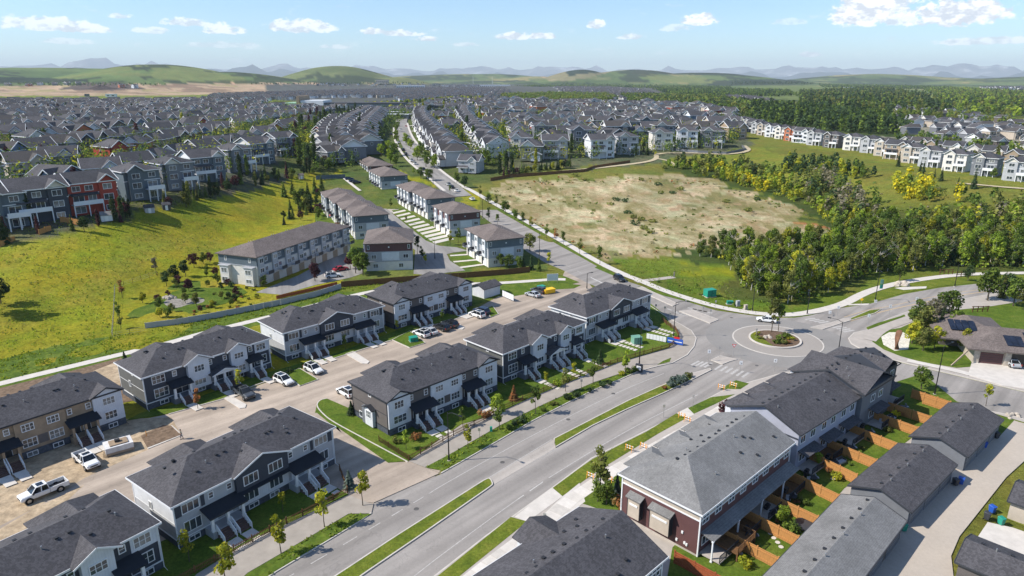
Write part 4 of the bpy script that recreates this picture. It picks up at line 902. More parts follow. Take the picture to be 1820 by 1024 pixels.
# ---------------------------------------------------------------- the ten light/dark townhouse rows west of the boulevard
def corner(px, py): return G(px, py, EV)
A45 = R(45)
TH = []
def th(label, px, py, ang, typ, group=None, **k):
    r, s = townhouse(label, corner(px, py), R(ang), typ, group, **k); TH.append((r, s, typ)); return r
bC = G(286, 928, EV); a_ = R(54); cA = (bC[0]-24.7*math.cos(a_), bC[1]-24.7*math.sin(a_))
rA, sA = townhouse('charcoal townhouse row cut off by the bottom left corner of the photo', cA, a_, 'X', 'townhouse rows along the boulevard'); TH.append((rA, sA, 'X'))
th('light grey townhouse row with black window band under a gable, beside the open driveway', 303, 903, 53.5, 'Y', 'townhouse rows along the boulevard')
th('taupe townhouse row with white end bays, behind the lamp post on the picket fence corner', 685.7, 714.7, 45.1, 'Z', 'townhouse rows along the boulevard')
th('charcoal townhouse row with two white gabled bays, second from the roundabout', 893.8, 629.7, 45.1, 'X', 'townhouse rows along the boulevard')
th('light grey townhouse row nearest the roundabout, beside the green utility box', 1042.8, 565, 44.8, 'Y', 'townhouse rows along the boulevard')
fC = G(218.8, 690, EV); a_ = R(51.5); cF = (fC[0]-24.7*math.cos(a_), fC[1]-24.7*math.sin(a_))
rF, sF = townhouse('unfinished townhouse row with bare wood sheathing behind the white pickup', cF, a_, 'F', 'townhouse rows behind the parking lot'); TH.append((rF, sF, 'F'))
th('charcoal townhouse row with two white gabled bays and a dark grey pickup parked in front', 250, 672.8, 50.5, 'X', 'townhouse rows behind the parking lot')
th('light grey townhouse row with a wide black gable, in front of the long white fence', 502, 592.8, 45.4, 'Y', 'townhouse rows behind the parking lot')
th('taupe and white townhouse row beside the small detached garage', 698, 540.6, 46, 'Z', 'townhouse rows behind the parking lot')

def garage(label, near_left, ang, L_, Wd, roofm, wallm, bays, eave=2.7, s=.36, group=None, doors=True, trim_='charc', vm=True):
    """gable garage; near_left: eave corner on the ground; length runs along local x, doors on local -y"""
    c_, s_ = math.cos(ang), math.sin(ang); root = thing('garage', label, 'garage', (near_left[0]+c_*L_/2+s_*Wd/2, near_left[1]+s_*L_/2-c_*Wd/2, .1), ang, group)
    l, w = L_/2, Wd/2; ov = .35; MB().box(-l+ov, l-ov, -w+ov, w-ov, -.1, eave-.05).build('wall', M[wallm], root)
    g = MB()
    for x in (-l+ov, l-ov-.15):
        q = MB(); tri_wall(q, 0, Wd-2*ov, 0, eave-.06, (w-ov)*s+.02, .15)
        o = len(g.v); g.v += [(x+v[1], v[0], v[2]) for v in q.v]; g.f += [tuple(i+o for i in f)[::-1] for f in q.f]; g.m += q.m
    g.build_each('gable', M[wallm], root)
    ro = MB(); hip_roof(ro, -l, l, -w, w, eave, s, .15, e0=False, e1=False); ro = ro.build('roof', M[roofm], root)
    t = MB()
    for x in (-l-.03, l+.03):
        for sg in (-1, 1): t.bar((x, sg*(w+.03), eave-.06), (x, 0, eave-.06+w*s), .07, .22)
    t.box(-l, l, -w-.08, -w-.004, eave-.2, eave); t.box(-l, l, w+.004, w+.08, eave-.2, eave); t.build('fascia', M[trim_], root)
    if vm:
        n = max(2, int(L_/2.6))
        vents(ro, [(-l+(i+.6)*L_/n, .5, eave+s*(w-.5)) for i in range(n)]); vents(ro, [(-l+(i+1.1)*L_/n, -.1, eave+s*w-.05) for i in range(0, n-1, 2)], 'vent_pipe')
    if doors:
        for i in range(bays):
            x = -l+ov+(i+.5)*(L_-2*ov)/bays; d = MB().box(-2.3, 2.3, -.06, 0, 0, 2.15)
            for k_ in range(1, 4): d.box(-2.3, 2.3, -.075, -.06, k_*.54-.012, k_*.54+.012, 1)
            link('garage_door', cached(('gdoor', trim_), lambda: d.mesh('garage_door', [M['white'] if trim_ == 'white' else M['dgrey'], M['charc']])), root, (x, -w+ov-.003, 0))
    return root
garage('charcoal-roofed three-door garage nearest the side street', G(1686.5-71, 716.4+59.5, 2.75), R(41), 17.2, 7.9, 'roofc', 'dgrey', 3, group='garages along the alley')
garage('charcoal-roofed three-door garage between the light-roofed one and the side street', G(1506.7, 863.4, 2.75), R(41), 16.9, 7.9, 'roofc', 'dgrey', 3, group='garages along the alley')
p0 = G(1494.8, 879, 2.75); a_ = R(44.5); L_ = 24.
garage('light grey-roofed garage at the bottom edge of the photo', (p0[0]-L_*math.cos(a_), p0[1]-L_*math.sin(a_)), a_, L_, 7.9, 'roofg', 'taupe', 4, group='garages along the alley')
# garages on the far side of the alley
p0 = G(1707, 987, 2.75); p1 = G(1729.5, 950, 2.75)
garage('brown-walled garage with charcoal roof across the alley from the blue and green bins', (p1[0]-.2, p1[1]), R(-46), 14, 7.0, 'roofc', 'taupe', 2, group='garages across the alley', doors=False)
p1 = G(1812, 853, 2.75)
garage('tan-walled garage at the right edge across the alley', p1, R(-46), 12, 7.0, 'roofc', 'beige', 2, group='garages across the alley', doors=False)
garage('small white detached garage at the end of the parking lot', G(836, 509, 2.5), R(46)-math.pi/2+math.pi/2, 6.6, 5.2, 'roofc', 'whites', 1, eave=2.6, doors=False)

# ---------------------------------------------------------------- east rows with yards
def eastrow(name, label, near_l, ang, L_, Wd, roofm, wall_low, wall_up, typ):
    """near_l: road-side eave corner at the lower-left end; local x runs along the row, local -y faces the yards"""
    c_, s_ = math.cos(ang), math.sin(ang); root = thing(name, label, 'townhouses', (near_l[0]+c_*L_/2+s_*Wd/2, near_l[1]+s_*L_/2-c_*Wd/2, .1), ang, 'townhouse rows east of the boulevard')
    l, w = L_/2, Wd/2; ov = .45
    MB().box(-l+ov, l-ov, -w+ov, w-ov, .3, 4.95).build('wall', M[wall_low], root); MB().box(-l+ov-.02, l-ov+.02, -w+ov-.02, w-ov+.02, 5.1, EV-.14).build('upper_wall', M[wall_up], root)
    MB().box(-l+ov-.03, l-ov+.03, -w+ov-.03, w-ov+.03, -.2, .32).build('foundation_wall', M['conc'], root)
    t = MB(); t.box(-l+ov-.07, l-ov+.07, -w+ov-.07, w-ov+.07, 4.93, 5.12); fascia(t, -l, l, -w, w, EV, .22)
    for x in (-l+ov, l-ov):
        for y in (-w+ov, w-ov): t.box(x-.08, x+.08, y-.08, y+.08, .1, EV-.1)
    t.build('trim', M['white'], root)
    ro = MB(); s = .42; zz = lambda y: EV+s*(w-abs(y))
    if typ == 'K':
        hip_roof(ro, -l, l, -w, w, EV, s, e1=False)
        for bx, bw in ((-6.5,6.4),(.2,6.4),(7,6.4)):
            r_ = s*bw/2; y1 = w+1.0; ro.slab([(bx-bw/2,y1,EV+.01),(bx-bw/2,w-.1,EV+.01),(bx,w-.1-r_/s,EV+r_),(bx,y1-2.2,EV+r_)], .1); ro.slab([(bx+bw/2,w-.1,EV+.01),(bx+bw/2,y1,EV+.01),(bx,y1-2.2,EV+r_),(bx,w-.1-r_/s,EV+r_)], .1); ro.slab([(bx+bw/2,y1,EV+.01),(bx-bw/2,y1,EV+.01),(bx,y1-2.2,EV+r_)], .1)
            MB().box(bx-bw/2+.4, bx+bw/2-.4, w-ov-.1, w+.55, .3, EV-.13).build('bay', M[wall_low], root)
    else:
        hip_roof(ro, -l, l, -w, w, EV, s, e1=False); tg = MB(); tri_wall(tg, 0, Wd-2*ov, 0, EV-.1, (w-ov)*s-.05, .15); tg.v = [(l-ov-.16+v[1], v[0], v[2]) for v in tg.v]; tg.f = [f[::-1] for f in tg.f]; tg.build('gable', M[wall_up], root)
        gx_ = l-6.8; gable_y(ro, gx_, 5.6, w+1.6, .5, EV+.02, 1.2); tq = MB(); tri_wall(tq, gx_, 4.8, w+1.1, EV-.1, 1.0, -.15); tq.build('gable', M['whiteb'], root); MB().box(gx_-2.4, gx_+2.4, w-ov-.05, w+1.12, .3, EV-.08).build('bay', M['whiteb'], root)
    ro = ro.build('roof', M[roofm], root)
    pts = []
    for i in range(int(L_/1.6)):
        x = -l+5+i*1.55+rnd.uniform(-.3,.3)
        if x < l-2: pts.append((x, .7+rnd.uniform(-.2,.4), zz(.9)))
    pts += [(rnd.uniform(-l+6,l-2), y, zz(y)) for y in (-2.5,-4,-3.2,3.2,2.6,-1.8,4,-4.6)]
    vents(ro, pts); vents(ro, [(rnd.uniform(-l+6,l-3), y, zz(y)) for y in (-1.2,-3.5,1.5)], 'vent_pipe')
    # left end wall
    if typ == 'K':
        for ty, bw in ((3.3,1.9),(-.6,2.9)):
            MB().box(-l+ov-.75, -l+ov, ty-bw/2, ty+bw/2, 1.2, 4.05).build('bay', M['beige'], root); MB().slab([(-l+ov-1.0,ty+bw/2+.2,4.05),(-l+ov-1.0,ty-bw/2-.2,4.05),(-l+ov,ty-bw/2-.2,4.45),(-l+ov,ty+bw/2+.2,4.45)], .14).build('bay_roof', M[roofm], root)
            loc, a = place('left', -ty, l-ov+.75, 1.9); me = window_mesh(bw-.7, .25, 1, 1, 'white'); o = link('window', me[0], root, (loc[0], ty, 3.1), a); link('pane', me[1], o)
            tr = MB().box(-l+ov-.78, -l+ov-.02, ty-bw/2-.02, ty-bw/2+.06, 1.2, 4.0).box(-l+ov-.78, -l+ov-.02, ty+bw/2-.06, ty+bw/2+.02, 1.2, 4.0); tr.build_each('bay_trim', M['dark'], root)
        mt = MB()
        for y_, z_ in ((-3.5,2.4),(-2.8,1.0),(-3.9,1.1),(-4.2,1.0)): mt.box(-l+ov-.14, -l+ov, y_-.12, y_+.12, z_-.16, z_+.16)
        mt.build_each('utility_meter', M['white'], root)
    else: window(root, 'left', 1.2, l-ov, 4.6, .8, 1.2, 1, 1, 'dark')
    # yard side: windows, patio doors, awning band
    n = int(L_/6)
    MB().slab([(-l+.8,-w-1.3,2.95),(l-.6,-w-1.3,2.95),(l-.6,-w+ov,3.36),(-l+.8,-w+ov,3.36)], .13).build('awning', M[roofm], root)
    for i in range(n):
        x = -l+(i+.5)*L_/n
        window(root, 'front', x-1.4, w-ov, 4.9, 1.5, 1.2, 2); window(root, 'front', x+1.5, w-ov, 4.9, 1.5, 1.2, 2); window(root, 'front', x-1, w-ov, 1.9, 1.8, 1.3, 2); door_obj(root, 'front', x+1.4, w-ov, .55, 'white', 1.4, 2.15)
        dk = MB().box(x-2.2, x+2.4, -w-2.3, -w+ov-.01, .35, .5); dk.build('deck', M['woodb' if i % 2 else 'conc'], root); railing(root, (x-2.2, -w-2.25), (x+2.4, -w-2.25), .5, .95, 'dark')
        column(root, x-2.2, -w-1.2, .0, 2.95, .16, 'white'); 
    for i in range(n):
        x = -l+(i+.5)*L_/n; window(root, 'back', -x, w-ov, 4.9, 1.6, 1.3, 3); window(root, 'back', -x+2, w-ov, 2, 1.4, 1.4, 2)
    return root
eastrow('townhouse_row', 'light grey-roofed townhouse row with a maroon end wall and two beige bay windows', G(1098.6, 842.6, EV), R(43.8), 24.2, 12.3, 'roofg', 'maroon', 'beige', 'K')
jl = G(1029, 902, EV); ja = R(44.5); eastrow('townhouse_row', 'charcoal hip-roofed townhouse row cut off by the bottom edge, beside the red-stained fence', (jl[0]-24.5*math.cos(ja), jl[1]-24.5*math.sin(ja)), ja, 24.5, 12.4, 'roofc', 'greengrey', 'greengrey', 'J')
# the long dark row: three stepped gable-roofed sections
def steprow():
    ang = R(40); c_, s_ = math.cos(ang), math.sin(ang); o0 = G(1294.8, 722.4, EV)
    root = thing('townhouse_row', 'long dark-roofed townhouse row of three stepped roofs with a pale blue end wall', 'townhouses', (o0[0]-.2, o0[1], .1), ang, 'townhouse rows east of the boulevard')
    segs = [(0, 18.9, -12.0, 0, 0), (18.9, 30.6, -12.6, -.4, .55), (30.6, 38.2, -12.9+2.4, -1.0, .15)]
    for i, (a, b, y0, y1, dz) in enumerate(segs):
        wl, wu = ('navy','navy'); s = .4; e = EV+dz
        MB().box(a+.4, b-.1 if i < 2 else b-.4, y0+.45, y1-.45, .2, e-.1).build('wall', M['lav' if i == 0 else 'dgrey' if i == 1 else 'navy'], root)
        g = MB()
        for x in (a+.4, b-.55):
            q = MB(); tri_wall(q, (y0+y1)/2, y1-y0-.9, 0, e-.12, (y1-y0)/2*s-.18, .15); o = len(g.v); g.v += [(x+v[1], v[0], v[2]) for v in q.v]; g.f += [tuple(k_+o for k_ in f)[::-1] for f in q.f]; g.m += q.m
        g.build_each('gable', M['lav' if i == 0 else 'navy'], root)
        ro = MB(); hip_roof(ro, a, b+(.3 if i < 2 else 0), y0, y1, e, s, .16, e0=False, e1=(i == 2))
        nb = 3 if i == 0 else 2 if i == 1 else 1
        for k_ in range(nb):
            bw = (b-a)/nb*.92; bx = a+(k_+.5)*(b-a)/nb; r_ = s*bw/2; Y = y1+1.1
            ro.slab([(bx-bw/2,Y,e+.01),(bx-bw/2,y1-.1,e+.01),(bx,y1-.1-r_/s,e+r_),(bx,Y-2.0,e+r_)], .1); ro.slab([(bx+bw/2,y1-.1,e+.01),(bx+bw/2,Y,e+.01),(bx,Y-2.0,e+r_),(bx,y1-.1-r_/s,e+r_)], .1); ro.slab([(bx+bw/2,Y,e+.01),(bx-bw/2,Y,e+.01),(bx,Y-2,e+r_)], .1)
            MB().box(bx-bw/2+.4, bx+bw/2-.4, y1-.5, y1+.7, .2, e-.12).build('bay', M['navy' if k_ % 2 else 'whiteb'], root)
        ro = ro.build('roof', M['roofc'], root); ym = (y0+y1)/2; zz = lambda y: e+s*((y1-y0)/2-abs(y-ym))
        vents(ro, [(lerp(a, b, (k_+.6)/(nb*3.5)), ym+.8, zz(ym+.8)) for k_ in range(int(nb*3.4))]+[(rnd.uniform(a+1,b-1), ym-yy, zz(ym-yy)) for yy in (1.4,3,4.2)][:3 if i < 2 else 1]); vents(ro, [(rnd.uniform(a+1,b-1), ym-yy, zz(ym-yy)) for yy in (1.2,2.6)], 'vent_pipe')
        t = MB(); t.box(a, b, y0-.07, y0-.004, e-.2, e); t.box(a, b, y1+.004, y1+.07, e-.2, e)
        for sg in (0, 1): t.bar((a-.04, (y0,y1)[sg]+(.03 if sg else -.03), e-.08), (a-.04, ym, e-.08+(y1-y0)/2*s), .08, .24)
        t.build('fascia', M['charc'], root)
        n = max(1, int((b-a)/6))
        for k_ in range(n):
            x = a+(k_+.5)*(b-a)/n; pr = MB().slab([(x-2.4,y0-1.1,2.95),(x+2.4,y0-1.1,2.95),(x+2.4,y0+.45,3.3),(x-2.4,y0+.45,3.3)], .13); pr.build('awning', M['roofc'], root)
            for xx, z, w, h in ((x-1.4,4.9,1.5,1.3),(x+1.5,4.9,1.5,1.3),(x-1,1.9,1.8,1.3)):
                f_, p1, p2 = window_mesh(w, h, 2, 1); q = link('window', f_, root, (xx, y0+.445, z)); link('pane', p1, q)
            dk = MB().box(x-2.2, x+2.2, y0-2.0, y0+.44, .35, .5); dk.build('deck', M['woodb' if k_ % 2 else 'conc'], root); railing(root, (x-2.2, y0-1.95), (x+2.2, y0-1.95), .5, .95, 'dark')
            link('door', cached('pdoor', lambda: MB().box(-.8, .8, -.05, 0, 0, 2.1).mesh('door', M['glass'])), root, (x+1.4, y0+.44, .55))
    f_, p1, p2 = window_mesh(.85, 1.2, 1, 1, 'dark'); q = link('window', f_, root, (.395, -6.6, 4.4), -math.pi/2); link('pane', p1, q)
    MB().box(.3, .4, -11.5, -.5, 5.2, 5.4).build('trim', M['navy'], root)
    return root
steprow()

# ---------------------------------------------------------------- cedar fences between the yards
def cedar(label, a, b, mat='wood', h=1.7, z0=.15, group='cedar fences between the back yards'):
    a = Vector(a); b = Vector(b); L_ = (b-a).length; ang = math.atan2(b.y-a.y, b.x-a.x); root = thing('cedar_fence', label, 'fence', (a.x, a.y, z0), ang, group); n = max(1, round(L_/2.4)); w = L_/n
    pm = cached(('fpost', mat, h), lambda: MB().box(-.06, .06, -.06, .06, 0, h+.12).box(-.08, .08, -.08, .08, h+.12, h+.16).mesh('post', M[mat]))
    rm = cached(('frail', mat, round(w, 1)), lambda: MB().box(.06, w-.06, -.05, .05, h-.02, h+.03).box(.06, w-.06, -.07, .045, .35, .44).box(.06, w-.06, -.07, .045, h-.34, h-.25).mesh('rail', M[mat]))
    def bd():
        m_ = MB(); k_ = int((w-.14)/.145)
        for i in range(k_): x = .07+i*(w-.14)/k_; m_.box(x, x+.136, .0+.006*(i % 2), .03+.006*(i % 2), .05, h-.025)
        return m_.mesh('panel', M[mat])
    bm_ = cached(('fboard', mat, round(w, 1)), bd)
    for i in range(n+1): link('post', pm, root, (i*w, 0, 0))
    for i in range(n): link('rail', rm, root, (i*w, 0, 0)); link('panel', bm_, root, (i*w, 0, 0))
FE = [((1318.7,957.7),(1384,991)), ((1358,922),(1420,953.5)), ((1393,889),(1454.5,917.5)), ((1434,851.5),(1493,880)), ((1471,817.6),(1524,843)), ((1502.5,793.6),(1559,817)), ((1539.6,765.4),(1599,789)), ((1573.8,738.7),(1633,759.5)), ((1597.5,721),(1655,740)), ((1648,704),(1686.5,716.4))]
for i, (p, q) in enumerate(FE):
    a, b = Vector(G(*p, 1.85)), Vector(G(*q, 1.85)); d = (b-a).normalized()
    a2 = a-d*(3.2 if i < 9 else .5)
    cedar('%s cedar fence between back yards counted from the bottom of the photo' % ordn(i), a2, b)
cedar('red-stained wooden fence along the bottom edge beside the charcoal roof', G(1199.7, 980, 1.85), G(1310, 1040, 1.85), 'wood2', group=None)
cedar('short cedar fence facing the side street behind the last yard', G(1622, 692, 1.85), G(1690, 714, 1.85), 'wood', group=None)

# ---------------------------------------------------------------- modern brown-roofed house on the right
def modern():
    o0 = G(1707, 610, 3.2); ang = R(-16); root = thing('modern_house', 'low modern house with brown hip roof, solar panels and a wide concrete driveway', 'house', (G(1727, 645)[0], G(1727, 645)[1], .15), ang)
    MB().box(0, 24, 0, 13, 0, 3.2).build('wall', M['beige'], root)
    MB().box(-3.5, 8, 9, 19, 0, 3.2).build('wall', M['taupe'], root)
    r = MB(); hip_roof(r, -1.6, 26, -1.2, 14.2, 3.3, .33, .3); hip_roof(r, -5, 9.5, 4, 21, 3.32, .33, .3); ro = r.build('roof', M['roofb'], root)
    def pan(x, y, w, h, z, sy):
        q = MB().add([(x,y,z),(x+w,y,z),(x+w,y+h,z+sy*h),(x,y+h,z+sy*h)], [(0,1,2,3)]); q.add([(x,y,z-.08),(x+w,y,z-.08),(x+w,y+h,z+sy*h-.08),(x,y+h,z+sy*h-.08)], [(3,2,1,0)]); q.build('solar_panel', M['solar'], ro)
    for i in range(3): pan(5.8+i*1.05, .6, 1.0, 3.2, 3.3+.33*1.8+.15, .33)
    for i in range(5): pan(9.6+i*1.05, 3.0, 1.0, 2.2, 3.3+.33*4.2+.15, .33)
    for i in range(4):
        y = 8.6; pan(-2.6+i*1.25, 6.6, 1.15, 3.4, 3.32+.33*2.6+.35, .33)
    gd = MB().box(1.2, 5.2, -.06, 0, 0, 2.4)
    for k_ in range(1, 5): gd.box(1.2, 5.2, -.09, -.06, k_*.48-.02, k_*.48+.02, 1)
    gd.build('garage_door', [M['maroon'], M['dark']], root); MB().box(6.6, 10.8, -.05, .001, 0, 2.6).build('open_garage_shade', M['black'], root); MB().box(5.4, 6.5, -.3, 0, 0, 3.0).build('stone_pier', M['rock'], root); MB().box(.0, 1.0, -.3, 0, 0, 3.0).build('stone_pier', M['rock'], root)  # flat black panel paints the shade inside the open garage; no hollow behind
    gd2 = MB().box(12, 16, -.06, 0, 0, 2.4).build('garage_door', M['maroon'], root)
    for x in (18, 21.5): window(root, 'front', x, 0, 1.7, 2.2, 1.4, 2, 1, 'dark')
    window(root, 'left', -12, 3.5, 1.8, 2.4, 1.5, 2, 1, 'dark'); window(root, 'left', -16, 3.5, 1.8, 2.0, 1.5, 2, 1, 'dark')
    MB().bar((-1.2,-.9,3.1), (-4.6,-3.2,.0), .18, .3).build('timber_brace', M['tan'], root)
modern()

# ---------------------------------------------------------------- three-storey brown-roofed complex
def brown(label, pb, L_, Wd, accent, steps=1, ang=24.5, E3=8.5, hipx=False, group='brown-roofed three-storey blocks', face2='cream'):
    """pb: picture point of the near eave corner between the entrance side (local -x) and the gable side (local -y)"""
    a = R(ang); c_, s_ = math.cos(a), math.sin(a); x0, y0 = G(*pb, E3); root = thing('apartment_block', label, 'townhouses', (x0+c_*.5-s_*.5, y0+s_*.5+c_*.5, 0), a, group)
    Wd -= 1; L_ -= 1; n = max(1, steps); sl = L_/n
    ro = MB(); 
    lw, mw_, uw = MB(), MB(), MB(); shf = [-1.25*i for i in range(n)]
    for i in range(n):
        dx = shf[i]; a_, b_ = i*sl, (i+1)*sl; lw.box(dx, Wd+dx, a_, b_-.01, 0, 2.9); mw_.box(.02+dx, Wd-.02+dx, a_+.02, b_-.02, 2.9, 5.8); uw.box(-.03+dx, Wd+.03+dx, a_-.03, b_+(.03 if i == n-1 else -.04), 5.8, E3-.15)
    lw.build('lower_wall', M['cream'], root); mw_.build('wall', M['lgrey'], root); uw.build('upper_wall', M[accent], root)
    MB().box(Wd*.34, Wd*.72, -.12, .02, 3.05, 5.6).build('wall_panel', M['whites'], root)
    tb = MB()
    for i in range(n): tb.box(-.12+shf[i], Wd+.12+shf[i], i*sl-.12, (i+1)*sl-.05, 5.68, 5.86).box(-.1+shf[i], Wd+.1+shf[i], i*sl-.1, (i+1)*sl-.06, 2.8, 2.96)
    tb.build('trim', M['lgrey'], root)
    for i in range(n):
        dx = shf[i]
        hip_roof(ro, -.6+dx, Wd+.6+dx, i*sl-.6, (i+1)*sl+.6-(0 if i == n-1 else .3), E3+.03*i, .36, .2)
    r_ = ro.build('roof', M['roofb'], root); wm = Wd/2
    for i in range(n): vents(r_, [(wm+.8+k_*.7+shf[i], i*sl+sl*.45, E3+.36*(wm+.6)-.36*(.8+k_*.7)) for k_ in range(4)], 'vent_pipe')
    # gable side
    for x, z, w, h in ((.8,7.2,.7,1.3),(Wd-.9,7.2,.7,1.3),(Wd*.86,4.3,1.6,1.3),(Wd*.17,4.3,1.5,1.3),(Wd*.2,1.5,1.5,1.3),(Wd*.75,1.5,1.4,1.3)): window(root, 'front', x, .03 if z > 6 else 0, z, w, h, 1 if w < 1 else 2)
    MB().box(Wd*.5-.2, Wd*.5+.2, -.1, -.035, 7.0, 7.35).build('wall_vent', M['white'], root)
    # entrance side: balconies, garage doors, windows
    u = max(2, round(L_/5.4)); 
    for i in range(u):
        y = (i+.5)*L_/u; n0_ = len(ALLO)
        MB().box(-.6, 0, y-1.9, y+.4, 3.0, E3-.2).build('bay', M['white' if i % 2 else 'whites'], root)
        loc = (-.605, y-.75, 7.2); 
        for zz in (7.2, 4.5):
            f_, p1, p2 = window_mesh(1.5, 1.3, 2, 1); q = link('window', f_, root, (-.605, y-.75, zz), -math.pi/2); link('pane', p1, q)
            f_, p1, p2 = window_mesh(.9, 1.2, 1, 1); q = link('window', f_, root, (-.035, y+1.5, zz), -math.pi/2); link('pane', p1, q)
        MB().box(-1.7, -.02, y+.5, y+2.5, 2.95, 3.1).build('balcony', M['lgrey'], root); rl = MB().box(-1.7, -1.65, y+.5, y+2.5, 3.1, 4.05).box(-1.65, -.02, y+2.45, y+2.5, 3.1, 4.05); rl.build('balcony_rail', M['charc'], root)
        MB().box(-.08, 0, y-1.7, y+.7, .05, 2.35).build('garage_door', M['white'], root); MB().box(-.07, 0, y+1.2, y+2.1, .05, 2.15).build('door', M['dark'], root)
        for o_ in ALLO[n0_:]:
            if o_.parent == root: o_.location.x += shf[min(n-1, int(y/sl))]
    for i in range(u):
        y = (i+.5)*L_/u
        for zz in (7.2, 4.3, 1.6): window(root, 'right', y, Wd+.03+shf[min(n-1, int(y/sl))], zz, 1.5, 1.2, 2)
    return root
brown('brown-roofed grey block nearest the boulevard with white balconies', (866,428.2), 19.5, 12.8, 'teal', 1)
brown('brown-roofed block with maroon top storey beside the driveway strips', (797.5,381), 19.5, 12.8, 'maroon', 1)
brown('long brown-roofed grey block, third up the street from the boulevard', (757.7,354), 42, 12.8, 'teal', 2)
brown('brown-roofed grey block with dark blue cars parked beside it', (676,314), 27, 14.5, 'teal', 1)
brown('brown-roofed block with a maroon top storey, last before the dark roofs', (654,296), 34, 14.5, 'maroon', 1)
brown('long brown-roofed block with a stepped roof beside the red umbrella', (626.7,385), 60, 13.2, 'teal', 4, ang=22)
brown('brown-roofed block with maroon top storey facing the wooden fence', (645.6,433.6), 19, 14.6, 'maroon', 1, ang=8)
# long hip-roofed block with the white end wall
def sblock():
    E3 = 8.5; x0, y0 = G(455, 458, E3); a = R(68.5); root = thing('apartment_block', 'long brown-roofed block with a white end wall on the edge of the meadow', 'townhouses', (x0, y0, 0), a, 'brown-roofed three-storey blocks')
    L_, Wd = 45, 14.5     # local x along the building, local -y the shaded street side
    MB().box(.6, L_-.6, .6, Wd-.6, 0, 5.7).build('lower_wall', M['cream'], root); MB().box(.57, L_-.57, .57, Wd-.57, 5.7, E3-.15).build('upper_wall', M['teal'], root)
    r = MB(); hip_roof(r, 0, L_, 0, Wd, E3, .34, .22); ro = r.build('roof', M['roofb'], root)
    vents(ro, [(L_*f, 8.2, E3+.34*6.2) for f in (.15,.17,.19,.36,.38,.5,.52,.66,.68,.84)], 'vent_pipe')
    MB().box(.45, L_-.45, .45, Wd-.45, 5.55, 5.72).build('trim', M['lgrey'], root)
    for k_ in (.2, .78):
        y = Wd*k_; MB().box(-.5, .6, y-1.5, y+1.5, .2, 5.3).build('bay', M['cream'], root); MB().box(-.8, .6, y-1.8, y+1.8, 5.3, 5.5).build('bay_roof', M['lgrey'], root)
        f_, p1, p2 = window_mesh(2.0, 1.5, 2, 1); q = link('window', f_, root, (-.505, y, 4.0), -math.pi/2); link('pane', p2, q); 
        f_, p1, p2 = window_mesh(.8, 1.3, 1, 1); q = link('window', f_, root, (.56, y, 7.2), -math.pi/2); link('pane', p2, q)
        f_, p1, p2 = window_mesh(2.0, 1.2, 2, 1); q = link('window', f_, root, (-.505, y, 1.5), -math.pi/2); link('pane', p2, q)
    u = 8
    for i in range(u):
        x = (i+.5)*L_/u; MB().box(x-1.9, x+.2, .1, .6, 2.9, E3-.2).build('bay', M['lgrey'], root)
        for zz in (7.1, 4.4):
            f_, p1, p2 = window_mesh(1.6, 1.4, 2, 1); q = link('window', f_, root, (x-.85, .095, zz)); link('pane', p2 if i % 3 else p1, q)
            f_, p1, p2 = window_mesh(1.2, 1.3, 2, 1); q = link('window', f_, root, (x+1.5, .56, zz)); link('pane', p1, q)
        MB().box(x+.4, x+2.6, -1.0, .56, 2.85, 3.0).build('balcony', M['lgrey'], root); MB().box(x+.4, x+2.6, -1.0, -.95, 3.0, 3.95).build('balcony_rail', M['charc'], root)
        MB().box(x-1.8, x+.6, .5, .56, .05, 2.3).build('garage_door', M['tan'], root)
sblock()

